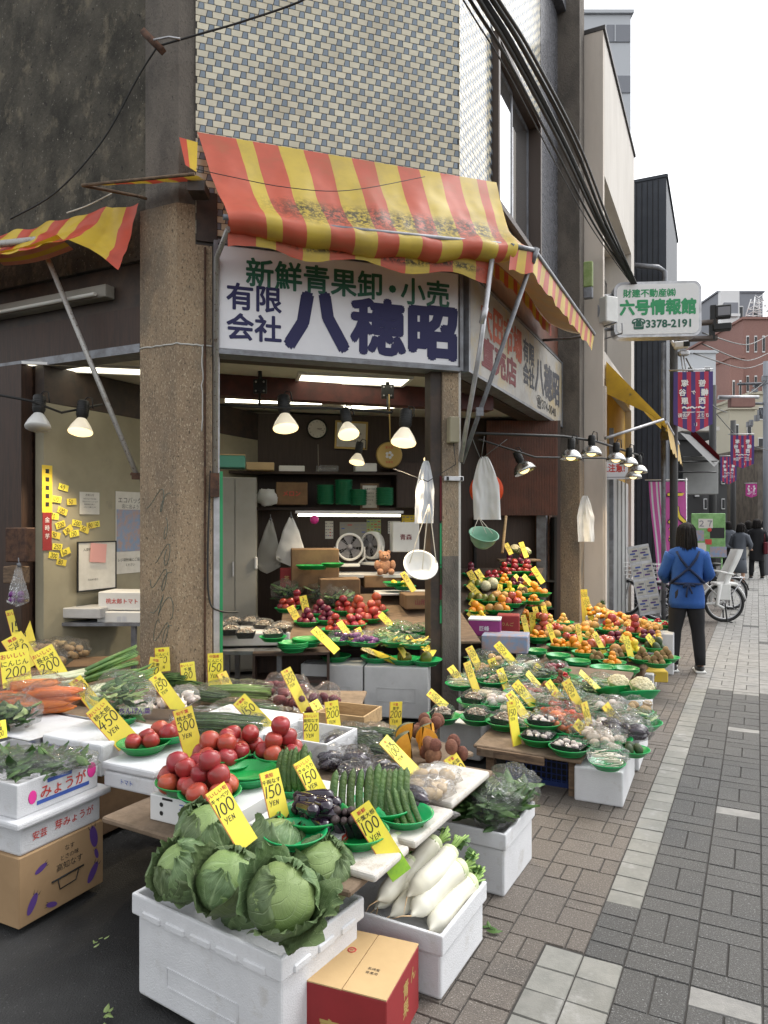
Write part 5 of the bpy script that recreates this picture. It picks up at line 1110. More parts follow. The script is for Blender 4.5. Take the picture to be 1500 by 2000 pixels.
# left stack
LS = (-1.613, 3.117)
t = thing('cardboard_box', 'brown carton printed with purple eggplants at the bottom of the left stack', 'carton', (LS[0], LS[1], 0), rad(-26)); w_, d, h = .60, .42, .28
b = MB(); b.box((0, 0, h / 2), (w_, d, h), 0, None, .004); b.build('body', 'carton', t); b = MB()
ms = Tr((w_ / 2 + .001, 0, 0)) @ Rz(rad(90))
def eggprint(x, z, s, a):
    pts = [(s * q[0], s * q[1]) for q in arc(0, 0, .4, 1, 0, 360, 18)[:-1]]; ca, sa = math.cos(a), math.sin(a)
    b.add([(x + p[0] * ca - p[1] * sa, -.0006, z + p[0] * sa + p[1] * ca) for p in pts], [list(range(len(pts)))], 0, False, ms)
    for k in (-1, 0, 1): b.add([(x + (q[0] * ca - q[1] * sa), -.0009, z + (q[0] * sa + q[1] * ca)) for q in ((k * .3 * s - .05 * s, .8 * s), (k * .3 * s + .05 * s, .8 * s), (k * .42 * s, 1.3 * s))], [(0, 1, 2)], 1, False, ms)
for x, z, s, a in ((-.15, .075, .042, -.5), (-.11, .20, .03, -1.2), (.155, .225, .05, .2), (.15, .07, .045, -.6), (-.06, .03, .028, 1.2), (.17, .145, .024, .3)): eggprint(x, z, s, a)
b.text('なす', .03, .235, .026, 1, ms); b.text('高知なす', .03, .165, .034, 1, ms); b.text('とさの味', .03, .20, .024, 1, ms)
b.tube([ms @ Vector(q) for q in ((-.06, -.001, .12), (.10, -.001, .125))], .004, 4, 1); b.tube([ms @ Vector(q) for q in ((-.03, -.001, .12), (-.02, -.001, .075), (.06, -.001, .08), (.075, -.001, .12))], .0025, 4, 1)
b.text('JAとさ', -.1, .2, .03, 2, y=-d / 2 - .001)
b.build('print', ['ink_purple', 'ink_black', 'ink_maroon'], t)
styro('white foam box with red pepper print in the middle of the left stack', (LS[0], LS[1], .2805), .585, .40, .115, rad(-26), open_=False, emboss=False, text=[('安芸', -.11, .06, .036, 0), ('芽みょうが', .06, .065, .04, 0)], ttm='ink_red', tside=1)
styro('wide white foam lid between the two boxes of the left stack', (LS[0], LS[1], .396), .65, .47, .032, rad(-26), open_=False, emboss=False, name='foam_slab')
t = styro('open white foam box of green leaves with red and blue print topping the left stack', (LS[0] - .01, LS[1], .4285), .58, .40, .135, rad(-26), text=[('みょうが', .02, .072, .058, 0)], ttm='ink_red', tside=1, emboss=False)
b = MB(); ms = Tr((.29 + .0012, 0, 0)) @ Rz(rad(90)); b.box((.02, 0, .034), (.26, .001, .016), 0, ms); b.box((0.0, 0, .11), (.12, .001, .016), 0, ms); b.ball((-.13, 0, .065), .02, 10, 1, (1, .05, 1.4), ms); b.ball((.165, 0, .085), .024, 10, 1, (1, .05, 1.4), ms); b.build('print', ['ink_blue', 'pink'], t)
# main board and what carries it
def support_under(): pass
board('worn wooden display board behind the cabbages', (-.30, 3.05), 1.15, 1.25, rad(-29.5), .45)
board('short rotated board under the pumpkins and taro', (-.12, 3.72), .95, .7, rad(-50), .449); support('dark crate under the short rotated board', (-.1, 3.75), .5, .4, .42, rad(-50))
support('brown crate in the shade under the left end of the display board', (-.62, 3.15), .38, .5, .425, rad(-29), 'carton_dark'); support('dark crate under the right part of the display board', (.02, 3.35), .4, .5, .425, rad(-29), 'carton_dark')
board('second board behind, holding leeks and garlic before the corner pillar', (-1.03, 4.55), 1.75, 1.05, rad(-4), .42); support('dark crate under the rear board', (-1.0, 4.6), 1.3, .7, .395, rad(-4), 'carton_dark')
board('side board for the carrots and the white box at the left', (-1.75, 3.85), .95, 1.0, rad(-26), .45); support('dark crate under the side board', (-1.72, 3.86), .7, .7, .425, rad(-26), 'carton_dark')
styro('white foam box with blue printed strip below the bag of greens', (-1.373, 3.46, .452), .39, .36, .145, rad(-26), open_=False, emboss=False, text=[('規格', -.14, .10, .022, 0), ('個数', -.08, .10, .022, 0), ('等級', -.02, .10, .022, 0), ('生産者', .07, .10, .022, 0), ('秀 L 24', -.1, .07, .02, 0)], ttm='ink_blue')
styro('white foam box under the tomatoes by the 450 yen card', (-1.007, 3.224, .452), .29, .40, .11, rad(-26), .012, open_=False, notch=False, emboss=False, rimh=.035, text=[('トマト', 0, .04, .026, 0)], ttm='ink_blue')
t = thing('tomato_carton', 'flat white tomato carton with two round holes and blue printing on the board', 'carton', (-.611, 2.895, .4505), rad(-26)); b = MB(); b.box((0, 0, .05), (.42, .5, .10), 0, None, .004); b.build('body', 'carton_white', t)
b = MB()
for z in (.035, .068): b.lathe([(0, 0), (.009, 0)], 12, 0, Tr((-.15, -.2512, z)) @ Matrix.Rotation(rad(90), 4, 'X'))
b.box((-.12, -.251, .092), (.05, .002, .008)); 
for i in range(5): b.box((.02, -.251, .082 - i * .009), (.16 - .02 * (i % 2), .0015, .0035), 1)
b.text('トマト選果場', .03, .028, .02, 1, y=-.252, bold=.02); b.build('print', ['black', 'ink_blue'], t)
t = thing('printed_carton', 'flat pale carton with red leaf pattern under the eggplant bowl', 'carton', (-.225, 2.715, .4505), rad(-26)); b = MB(); b.box((0, 0, .033), (.36, .5, .066), 0, None, .004); b.build('body', 'carton_white', t); b = MB()
for k in range(3): b.text('品', -.13 + k * .13, .032, .07, 0, y=-.252, bold=.05); 
for k in range(4): b.text('品', -.17 + k * .12, .032, .07, 0, Tr((.18, 0, 0)) @ Rz(rad(90)), y=-.0015, bold=.05)
b.box((0, -.1, .0668), (.34, .008, .0012)); b.text('高知県', -.05, 0, .03, 1, Tr((0, -.18, .0672)) @ Matrix.Rotation(rad(-90), 4, 'X')); b.build('print', ['ink_red', 'ink_gray'], t)
styro('white foam box with blue lettering under the bag of chives', (-.74, 3.72, .452), .50, .42, .13, rad(-26), open_=False, emboss=False, text=[('JA 青果市場', .05, .065, .05, 0)], ttm='ink_blue')
styro('open white foam box of grape packs behind the tomato bowls', (-.36, 3.52, .452), .36, .30, .12, rad(-26), emboss=False)
t = thing('wooden_crate', 'shallow wooden crate before the grey foam boxes', 'crate', (-.20, 4.12, .445), rad(-22)); b = MB()
for s in (-1, 1): b.box((0, s * .125, .04), (.30, .012, .08)); b.box((s * .144, 0, .04), (.012, .238, .08))
b.box((0, 0, .004), (.276, .238, .008)); b.build('slats', 'crate_wood', t)
styro('worn foam lid on the right rear edge of the display board', (.258, 3.10, .4505), .27, .42, .03, rad(-29.5), open_=False, mat='styro_dirty', emboss=False, name='foam_slab'); styro('worn foam lid on the right front edge of the display board', (.083, 2.708, .4505), .25, .33, .03, rad(-29.5), open_=False, mat='styro_dirty', emboss=False, name='foam_slab'); styro('broken foam slab with torn edge behind the cabbages', (-.065, 2.425, .4505), .22, .24, .028, rad(-29.5), open_=False, mat='styro_dirty', emboss=False, name='foam_slab')
styro('left grey-white foam box closing the threshold of the corner opening', (-.41, 6.11), .53, .36, .42, rad(-9), open_=False, mat='styro_old'); styro('right grey-white foam box closing the threshold beside the post', (.125, 6.02), .53, .36, .42, rad(-9), open_=False, mat='styro_old')
# right platforms
FL = Vc((.55, 4.4, 0)); ux, uy = Vc((math.cos(RZ), math.sin(RZ), 0)), Vc((-math.sin(RZ), math.cos(RZ), 0))
def zr1(p): return .238 + .085 * max(0, (Vc((p.x, p.y, 0)) - FL).dot(uy))
def tb(label, fl, w_, d, z0, sl, mat='board_wood', name='display_board', th=.022):
    c = fl + ux * w_ / 2 + uy * d / 2; a = math.atan(sl); return board(label, c, w_, d / math.cos(a), RZ, z0 + sl * d / 2 - .001, a, mat, th, name)
tb('sloping wooden board under the mushroom and vegetable bowls beside the post', FL, .66, 1.9, .234, .085)
b = MB(); o = thing('wooden_plank', 'short plank nailed along the front edge of the mushroom board', 'plank', FL - uy * .012 + Vc((0, 0, .2)), RZ); b.box((.24, 0, 0), (.42, .018, .05), 0, None, .003); b.box((.10, -.011, 0), (.08, .004, .044), 1); b.build('strip', ['old_wood', 'board_wood'], o)
for a, lb in ((.09, 'left trestle leg under the mushroom board'), (.60, 'right trestle leg under the mushroom board')):
    q = FL + ux * a + uy * .08; o = tag(MB().box((0, 0, .1), (.05, .05, .2)).build('trestle_leg', 'old_wood', loc=q, rz=RZ), lb, 'trestle')
t = thing('bottle_crate', 'dark blue lattice plastic crate under the mushroom board', 'crate', FL + ux * .35 + uy * .32, RZ); b = MB(); h = .19
for s in (-1, 1):
    b.box((0, s * .15, h * .92), (.40, .012, h * .16)); b.box((0, s * .15, h * .08), (.40, .012, h * .16)); b.box((s * .194, 0, h * .92), (.012, .29, h * .16)); b.box((s * .194, 0, h * .08), (.012, .29, h * .16))
    for i in range(13):
        x = -.19 + i * .0315; b.box((x, s * .15, h / 2), (.006, .009, h * .7)); 
    for i in range(4): b.box((0, s * .15, h * (.2 + .19 * i)), (.39, .008, .006))
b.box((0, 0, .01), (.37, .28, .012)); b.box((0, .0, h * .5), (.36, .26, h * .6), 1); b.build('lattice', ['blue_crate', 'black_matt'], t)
styro('white foam box on the paving at the right front corner of the vegetable stall', (1.345, 4.315), .27, .58, .20, rad(-25.5), open_=False, emboss=False); styro('long white foam box along the street side of the vegetable stall', (1.62, 4.93), .34, .60, .255, rad(-25.5), open_=False, emboss=False); styro('rear white foam box carrying the cauliflower bowls', (1.87, 5.52), .36, .55, .30, rad(-25.5), open_=False, emboss=False)
styro('grey foam block under the leftmost mushroom bowl beside the post', (.585, 4.98), .30, .30, .24, RZ, open_=False, mat='styro_old', emboss=False)
FL2 = Vc((1.30, 6.75, 0))
def zr2(p): return .275 + .11 * max(0, (Vc((p.x, p.y, 0)) - FL2).dot(uy))
tb('left fruit board with mandarin bowls in front of the rusty jamb', FL2, .62, 1.7, .271, .11); tb('right fruit board reaching nearer to the street', FL2 + ux * .60 + uy * -.02, .43, 1.9, .262, .108)
for a in (.05, .5): support('dark crate under the %s fruit board' % ('left' if a < .2 else 'right'), FL2 + ux * (a + .3) + uy * .75, .5, .9, .25, RZ, 'carton_dark')
styro('white notched foam box on the paving under the yellow carton', (2.36, 6.90), .50, .42, .19, rad(-25), open_=False)
bbox('yellow_carton', 'yellow and white printed carton under the kiwi bowls', 1266, 1332, 6.72, .36, .26, .105, 'carton_yellow', rz=rad(-10), text='キウイ', ink='ink_blue', ts=.05)
bbox('pale_carton', 'pale brown printed carton at the street end of the fruit stall', 1288, 1338, 7.75, .34, .3, .36, 'paper', rz=rad(-25), text='ぶどう', ink='ink_maroon', ts=.05)
styro('white foam box under the pineapples at the far end', (2.70, 8.7), .4, .4, .48, rad(-25), open_=False, emboss=False); styro('white foam box under the berry bowls at the far street end', (2.98, 7.75), .34, .4, .43, rad(-25), open_=False, emboss=False)
def zi(p): return .58 + .19 * max(0, p.y - 6.15)
o = board('sloping display board with tomatoes inside the corner opening', (-.10, 6.85), 1.75, 1.5, rad(6), .58 + .19 * .70 - .002, math.atan(.19), 'old_wood'); support('dark cabinet under the tomato display inside the opening', (-.25, 6.95), 1.1, .8, .55, rad(6), 'wall_brown')
bbox('foam_tray', 'notched white foam tray carrying mushroom packs inside the left frame', 488, 1262, 5.98, .66, .45, .11, 'styro_old', 'tray', rz=rad(6))
def zr3(p): return .46 + .36 * max(0, p.y - 6.95)
b = MB(); q_ = [(.70, 6.72), (1.10, 6.72), (1.94, 8.62), (.70, 8.62)]; zt = lambda p: .457 + .36 * (p[1] - 6.95)
b.add([(p[0], p[1], zt(p)) for p in q_] + [(p[0], p[1], zt(p) - .03) for p in q_], [(0, 1, 2, 3), (7, 6, 5, 4), (4, 5, 1, 0), (5, 6, 2, 1), (6, 7, 3, 2), (7, 4, 0, 3)]); tag(b.build('display_rack', 'jamb_dark'), 'steep display rack of fruit inside the street opening', 'rack'); support('dark stand under the steep fruit rack', (1.05, 7.7), .6, .9, .52, 0, 'black_matt')
bbox('purple_carton', 'purple carton with white lid beside the post', 946, 1243, 6.75, .30, .25, .15, 'carton_purple', rz=rad(-12), text='巨峰', ink='ink_pale', ts=.05, lid='carton_white'); bbox('red_carton', 'red printed carton behind the purple carton', 992, 1236, 7.0, .22, .2, .17, 'carton_red', rz=rad(-12), text='りんご', ink='ink_gold', ts=.04); bbox('blue_carton', 'white and blue carton below the mandarin bowls near the post', 985, 1276, 6.5, .42, .3, .16, 'poster_blue', rz=rad(-15))
# ---------------- cabbages ----------------
def cab_head():
    b = MB()
    def fn(u, v):
        a = u * 2 * math.pi; t = math.pi * v; d = Vc((math.sin(t) * math.cos(a), math.sin(t) * math.sin(a), -math.cos(t)))
        return Vc((d.x, d.y, d.z * .9)) * .098 * (1 + .04 * noise.noise(d * 3))
    b.grid(fn, 36, 18); return b.mesh('cabbage_head', 'cabbage_head')
def cab_leaf(seed, span, top, flare, R=.1):
    b = MB(); rl = random.Random(seed); ph = rl.uniform(0, 6)
    def fn(u, v):
        w_ = math.sin(math.pi * min(1, .10 + .9 * v * .93)) ** .55
        a = (u - .5) * span * w_ * (1 + .03 * math.sin(v * 11 + ph)); t = top * (.04 + .96 * v)
        rr = R * (1.02 + flare * v ** 3 * (1 - .3 * math.cos((u - .5) * 3)))
        ed = max(0, abs(u - .5) * 2 - .7) / .3; ed = max(ed, max(0, v - .85) / .15)
        ruf = ed * ed * (.009 * math.sin(u * 26 + ph + 3 * v) + .008 * math.sin(v * 23 + u * 9 + ph) + .006 * noise.noise(Vc((u * 30, v * 30, seed))) + .03 * flare)
        rr += ruf + .006 * noise.noise(Vc((u * 5, v * 5, seed))) + .0035 * noise.noise(Vc((u * 24, v * 22, seed))) - .006 * math.exp(-((u - .5) / .05) ** 2) * (1 - v)
        d = Vc((math.sin(t) * math.cos(a), math.sin(t) * math.sin(a), -math.cos(t) * .92)); return d * rr
    b.grid(fn, 44, 36); return b.mesh('outer_leaf', 'cabbage')
CH = cab_head(); CLF = [cab_leaf(1, 2.5, 2.6, .03), cab_leaf(2, 2.7, 2.4, .17), cab_leaf(3, 2.3, 2.15, .42), cab_leaf(4, 2.6, 2.85, .0), cab_leaf(5, 2.2, 1.85, .5)]
def cabbage(px, py, Y, r, rot, leaves, label, loose=None):
    t = thing('cabbage', label, 'cabbage', dp(px, py, Y)); t.rotation_euler = rot; t.scale = (r / .109,) * 3
    inst('head', CH, t)
    for i, (k, a) in enumerate(leaves): inst('outer_leaf', CLF[k], t, (0, 0, 0), (0, 0, rad(a)), 1 + .012 * i)
cabbage(404, 1628, 2.48, .112, (rad(20), rad(-8), .4), [(3, 200), (0, 290), (1, 60), (0, 130)], 'blue-green cabbage at the back left of the heap, under the tomato bowl')
cabbage(362, 1700, 2.36, .108, (rad(25), rad(-20), 0), [(0, 230), (3, 310), (1, 130), (3, 40)], 'cabbage at the far left of the heap')
cabbage(447, 1720, 2.24, .106, (rad(30), rad(10), 0), [(3, 250), (1, 330), (2, 180), (0, 70)], 'cabbage in the middle front left with a torn leaf flap')
cabbage(540, 1655, 2.44, .112, (rad(10), rad(20), 1), [(1, 160), (3, 240), (0, 320), (0, 40)], 'cabbage right behind the foot of the 100 yen card')
cabbage(552, 1752, 2.10, .112, (rad(35), rad(12), 0), [(3, 200), (2, 300), (2, 150), (0, 60), (4, 345)], 'front cabbage with big drooping outer leaf over the box rim')
cabbage(630, 1702, 2.36, .118, (rad(30), rad(14), .3), [(1, 220), (3, 320), (0, 100), (3, 40)], 'large cabbage at the right end of the heap with leafy cap')
cabbage(480, 1770, 2.38, .095, (rad(5), 0, 0), [(0, 200), (0, 320)], 'low cabbage mostly buried between the others in the box')
# ---------------- daikon ----------------
def daikon_():
    b = MB(); L = .36; n = 16; prof = [(0, .020), (.03, .030), (.12, .034), (.5, .038), (.72, .037), (.84, .030), (.90, .019), (.945, .009), (1.0, .003)]
    pts, rs = [], []
    for i in range(n * 2 + 1):
        q = i / (n * 2)
        for (a, r0), (c, r1) in zip(prof, prof[1:]):
            if a <= q <= c: rs.append(r0 + (r1 - r0) * (q - a) / (c - a)); break
        rs[-1] *= 1.38; pts.append((.012 * math.sin(q * 4), .010 * math.sin(q * 5 + 1), L * (1 - q)))
    b.tube(pts[3:], rs[3:], 20, 0); b.tube(pts[:5], rs[:5], 20, 1)
    b.tube([(pts[-1][0], pts[-1][1], 0), (.01, .01, -.04), (.03, .0, -.075)], [.003, .002, .0006], 6, 2)
    return b.mesh('root', ['daikon', 'daikon_top', 'root_hair'])
def stems_():
    b = MB(); r = random.Random(3)
    for i in range(11):
        a = i * 2.3; q = r.uniform(.2, 1); L = r.uniform(.06, .12); d = (math.cos(a) * q, math.sin(a) * q)
        b.tube([(d[0] * .012, d[1] * .012, .352), (d[0] * .022, d[1] * .022, .352 + L * .6), (d[0] * .04, d[1] * .04, .352 + L)], [.006, .005, .0045], 6, 0)
        if i % 3 == 0:
            for k in range(4): b.grid(lambda u, v, k=k, d=d, L=L: Vc((d[0] * .035 + (u - .5) * .02 + .008 * k, d[1] * .035 + .02 * v * math.sin(k * 2), .352 + L * .7 + .012 * k - .02 * v)), 2, 2, 1)
    return b.mesh('leaf_stems', ['stem_green', 'leaf_mid'])
DK, DS = daikon_(), stems_()
def daikon(top, tail, Yt, Yb, label, sc=1.0):
    p, q = dp(*tail, Yb), dp(*top, Yt); d = (q - p); L = d.length; z = d.normalized(); x = z.orthogonal().normalized(); y = z.cross(x)
    m = Matrix((x, y, z)).transposed().to_4x4() @ Matrix.Rotation(rf.uniform(0, 6), 4, 'Z'); m.translation = p
    t = thing('daikon', label, 'radish', M=m @ Matrix.Diagonal((L / .36 * sc,) * 3 + (1,))); inst('root', DK, t); inst('leaf_stems', DS, t)
daikon((884, 1655), (798, 1755), 2.72, 2.52, 'thick white daikon lying uppermost in the middle of the box', 1.0)
daikon((905, 1695), (800, 1785), 2.70, 2.48, 'white daikon second from the right in the foam box', 1.0)
daikon((925, 1722), (835, 1815), 2.72, 2.46, 'white daikon lying rightmost in the foam box', .98)
daikon((812, 1678), (735, 1760), 2.74, 2.52, 'white daikon left of the uppermost one', .95)
daikon((800, 1675), (740, 1775), 2.80, 2.55, 'white daikon low behind the others by the card foot', .9)
daikon((845, 1705), (760, 1790), 2.66, 2.52, 'white daikon under the uppermost ones in the box', .9)
daikon((795, 1625), (695, 1708), 2.62, 2.42, 'white daikon lying on the torn foam slab by the 100 yen card', .85)
daikon((862, 1640), (770, 1735), 2.84, 2.62, 'white daikon at the back of the box leaning on the board', .95)
daikon((912, 1712), (815, 1800), 2.78, 2.60, 'white daikon beneath the two right ones', .95)
daikon((830, 1700), (732, 1775), 2.72, 2.56, 'white daikon at the bottom left of the box', .85)
# ---------------- wraps, packs, leaves ----------------
def leafc(b, c, n, size, spread, mi=0, up=.6, seed=0, ln=2.2):
    r = random.Random(seed)
    for i in range(n):
        o = Vector(c) + Vc((r.uniform(-1, 1) * spread[0], r.uniform(-1, 1) * spread[1], r.uniform(0, 1) * spread[2]))
        a = r.uniform(0, 6.28); el = r.uniform(-.2, up); d = Vc((math.cos(a) * math.cos(el), math.sin(a) * math.cos(el), math.sin(el))); s_ = d.cross(Vc((0, 0, 1))).normalized(); nn = s_.cross(d); L = size * r.uniform(.6, 1.2); w_ = L / ln; cu = r.uniform(-.6, .6)
        m_ = mi if isinstance(mi, int) else r.choice(mi)
        b.grid(lambda u, v: o + d * (L * v) + s_ * ((u - .5) * w_ * math.sin(math.pi * min(1, .12 + .88 * v)) * (1 + .25 * math.sin(v * 19))) + nn * (cu * L * .5 * v * v + .12 * w_ * math.cos((u - .5) * 5) + .05 * w_ * math.sin(v * 15 + u * 7)), 3, 6, m_)
def wrap(b, r, sc, mi=0, seed=0): b.ball((0, 0, r * sc[2] * .92), r, 22, mi, sc, None, .30, 3.2, seed)
def bagged(label, p, kind, r=.08, sc=(1.2, 1, .6), rz=0, seed=0, n=6, mats=None, milky=False, cat='bagged vegetables', tiltx=0, film=True):
    t = thing('bag_of_' + kind, label, cat, p, rz); t.rotation_euler[0] = tiltx; b = MB(); R0 = random.Random(seed); mt = mats
    X_, Y_, Z_ = r * sc[0], r * sc[1], r * sc[2]
    if kind == 'eggplants':
        for i in range(n):
            a = R0.uniform(-.5, .5); y = (i / max(1, n - 1) - .5) * 1.3 * Y_; z = Z_ * (.45 + .5 * (i % 2))
            b.tube([(X_ * .72 * (k / 8 * 2 - 1), y + a * .02 * k, z + .006 * math.sin(k * .5)) for k in range(9)], [.001, .017, .023, .026, .028, .028, .026, .019, .001], 10)
        mt = mt or ['eggplant']
    elif kind in ('leaves', 'greens'):
        leafc(b, (0, 0, Z_ * .2), n, r * .9, (X_ * .55, Y_ * .5, Z_ * 1.1), [0, 0, 1], .5, seed); mt = mt or ['leaf_dark', 'leaf_mid']
    elif kind == 'chives':
        for i in range(n):
            y = R0.uniform(-.7, .7) * Y_; z = R0.uniform(.1, 1.2) * Z_; b.tube([(-X_ * .85, y, z), (0, y + R0.uniform(-.01, .01), z + .01), (X_ * R0.uniform(.7, .95), y + R0.uniform(-.02, .02), z)], .0028, 4, R0.choice((0, 0, 1)))
        mt = mt or ['leaf_mid', 'leaf_dark']
    elif kind in ('roots', 'mushrooms', 'stalks', 'sprouts'):
        for i in range(n):
            c = Vc((R0.uniform(-.7, .7) * X_, R0.uniform(-.65, .65) * Y_, R0.uniform(.25, 1.35) * Z_))
            if kind == 'roots': b.ball(c, r * R0.uniform(.26, .36), 9, 0, (R0.uniform(1, 1.5), 1, .9), Rz(0), .15, 3, i)
            elif kind == 'mushrooms': b.ball(c, r * R0.uniform(.12, .17), 7, i % 2, (1, 1, .7)); b.tube([c, c - Vc((0, 0, r * .25))], r * .05, 5, 0)
            else: b.tube([c - Vc((X_ * .35, 0, 0)), c, c + Vc((X_ * .35, R0.uniform(-.2, .2) * Y_, 0))], .0035 if kind == 'stalks' else .002, 5, i % 2 if mt and len(mt) > 1 else 0)
        mt = mt or {'roots': ['potato'], 'mushrooms': ['mushroom', 'mushroom_dark'], 'stalks': ['enoki'], 'sprouts': ['sprout']}[kind]
    elif kind == 'carrots':
        for i in range(n):
            y = ((i % 3) - 1) * .5 * Y_ + R0.uniform(-.006, .006); z = Z_ * (.35 + .55 * (i // 3)); x = R0.uniform(-.1, .1) * X_
            b.tube([(x - X_ * .95, y, z), (x - X_ * .9, y, z), (x - X_ * .2, y + R0.uniform(-.01, .01), z + .004), (x + X_ * .6, y, z), (x + X_ * .95, y + .004, z)], [.008, .022, .024, .017, .003], 12)
        mt = ['carrot']
    b.build('vegetables', mt, t)
    if film: b = MB(); wrap(b, r * 1.12, sc, 0, seed + 3); b.build('wrap', 'film_milky' if milky else 'film', t)
    return t
def pack(label, p, w_, d, h, kind, rz=0, tray='black_gloss', seed=0, film=True):
    t = thing('wrapped_pack', label, 'pack', p, rz); b = MB(); bt = .75
    lo = [(-w_ / 2 * bt, -d / 2 * bt, 0), (w_ / 2 * bt, -d / 2 * bt, 0), (w_ / 2 * bt, d / 2 * bt, 0), (-w_ / 2 * bt, d / 2 * bt, 0)]; hi = [(a / bt, c / bt, h) for a, c, _ in lo]; inn = [(a * .94, c * .94, h) for a, c, _ in hi]; bot = [(a * .92, c * .92, .006) for a, c, _ in lo]
    b.add(lo + hi + inn + bot, [(3, 2, 1, 0)] + [(i, (i + 1) % 4, 4 + (i + 1) % 4, 4 + i) for i in range(4)] + [(4 + i, 4 + (i + 1) % 4, 8 + (i + 1) % 4, 8 + i) for i in range(4)] + [(8 + i, 8 + (i + 1) % 4, 12 + (i + 1) % 4, 12 + i) for i in range(4)] + [(12, 13, 14, 15)])
    b.build('tray', tray, t); b = MB(); r = random.Random(seed)
    if kind == 'shimeji':
        for i in range(60):
            a = r.uniform(0, 6.28); q = math.sqrt(r.random()); c = Vc((q * math.cos(a) * w_ * .42, q * math.sin(a) * d * .42, h * .8 + .035 * (1 - q * q) + r.uniform(0, .01))); b.ball(c, r.uniform(.007, .011), 7, i % 2, (1, 1, .75)); b.tube([c, (c.x * .6, c.y * .6, .008)], .004, 5, 2)
        mt = ['mushroom', 'mushroom_dark', 'enoki']
    elif kind == 'white':
        for i in range(14):
            c = Vc((r.uniform(-.36, .36) * w_, r.uniform(-.36, .36) * d, h * .8 + r.uniform(0, .015))); b.ball(c, r.uniform(.012, .018), 8, 0, (1, 1, .8), None, .1, 5, i)
        mt = ['garlic', 'enoki']
    elif kind == 'enoki':
        for i in range(70): y = r.uniform(-.42, .42) * d; z = h * .5 + r.uniform(0, .035); b.tube([(-w_ * .45, y, z), (w_ * r.uniform(.3, .47), y + r.uniform(-.006, .006), z)], .0024, 4, 0)
        mt = ['enoki']
    elif kind == 'slices':
        for i in range(12): b.lathe([(0, 0), (.018, 0), (.018, .004), (0, .004)], 10, i % 2, Tr((r.uniform(-.36, .36) * w_, r.uniform(-.36, .36) * d, h * .75 + i * .0015)) @ Matrix.Rotation(r.uniform(-.5, .5), 4, 'X'))
        mt = ['garlic', 'mandarin']
    else:
        for i in range(9): b.ball((r.uniform(-.36, .36) * w_, r.uniform(-.36, .36) * d, h * .8 + r.uniform(0, .012)), .018, 8, 0, (1, 1, .8))
        mt = [kind]
    b.build('contents', mt, t)
    if film:
        b = MB()
        def fn(u, v):
            x = (u - .5) * 2; y = (v - .5) * 2; q = max(abs(x), abs(y)); return Vc((x * w_ * .515, y * d * .515, h * 1.02 + (.05 if kind == 'shimeji' else .03) * max(0, 1 - q ** 4) + .006 * noise.noise(Vc((u * 9, v * 9, seed)))))
        b.grid(fn, 14, 14)
        for k in range(4):
            m = Rz(k * math.pi / 2); W = (w_, d)[k % 2] * .515; D = (d, w_)[k % 2] * .515; b.add([(-W, -D, h * 1.02), (W, -D, h * 1.02), (W * .78, -D * .78, 0), (-W * .78, -D * .78, 0)], [(0, 3, 2, 1)], 0, False, m)
        b.build('wrap', 'film', t)
    return t
# --- tomato bowls in the middle ---
def tb_(px, py, z, k, n, r, lab_b, lab_i, R=None):
    p = at(px, py, z); bowl(p, lab_b, r); heap(k, p, n, lab_i, 1.0, .016, R); return p
tb_(281, 1466, .572, 'tomato', 3, .118, 'green bowl of big tomatoes at the foot of the 450 yen card', 'large red tomato in the bowl at the foot of the 450 yen card')
tb_(330, 1446, .585, 'tomato', 3, .105, 'green bowl behind the 300 yen card', 'large red tomato in the bowl behind the 300 yen card')
tb_(366, 1545, .553, 'tomato', 9, .122, 'green bowl of tomatoes left of the 100 yen cabbage card', 'red tomato heaped in the bowl above the round-holed carton', .085)
tb_(432, 1492, .572, 'tomato', 9, .122, 'green bowl of tomatoes at the foot of the 300 yen card', 'red tomato heaped in the bowl at the foot of the 300 yen card', .085)
tb_(472, 1478, .57, 'tomato', 6, .112, 'green bowl of tomatoes behind the 300 yen bowl', 'red tomato in the bowl behind the 300 yen bowl', .08)
tb_(548, 1488, .57, 'tomato', 8, .115, 'green bowl of tomatoes before the grape box', 'red tomato heaped in the bowl before the grape box', .08)
tb_(410, 1566, .553, 'tomato', 8, .118, 'green bowl of tomatoes just above the cabbages', 'red tomato heaped in the bowl just above the cabbages', .082)
bowl(at(484, 1528, .553), 'empty green bowls nested under the tomato bowls', .12, n=2); bowl(at(447, 1505, .553), 'upturned empty green bowl below the 300 yen tomatoes', .1)
# --- cucumbers and eggplants ---
p = at(577, 1548, .52); bowl(p, 'deep green bowl of cucumbers between the two 150 yen cards', .105)
for i in range(7): put('cucumber', (p.x - .06 + .02 * i, p.y + .02, p.z + .075 + .012 * (i % 2)), 'cucumber standing in the bowl between the two 150 yen cards', (rad(8), rad(-70), rad(85 + i * 3)), .9, 'cucumbers between the 150 yen cards')
p = at(612, 1612, .520); bowl(p, 'green bowl heaped with long dark eggplants', .128)
for i in range(15): put('eggplant', (p.x + rf.uniform(-.04, .04), p.y - .055 + (i % 5) * .027, p.z + .035 + .024 * (i // 5)), 'long glossy eggplant in the heaped bowl behind the cabbages', (rf.uniform(-.2, .2), rf.uniform(-.15, .15), rad(-25) + rf.uniform(-.5, .5)), .95, 'long eggplants in the bowl')
p = at(697, 1645, .482); bowl(p, 'green bowl of short eggplants beside the daikon card', .115)
for i in range(9): put('eggplant', (p.x - .06 + .03 * (i % 5), p.y - .01 + .03 * (i // 5), p.z + .05 + .02 * (i // 5)), 'short eggplant in the bowl beside the daikon card', (rad(60), rad(50), rad(60) + rf.uniform(-.3, .3)), .85, 'eggplants beside the daikon card')
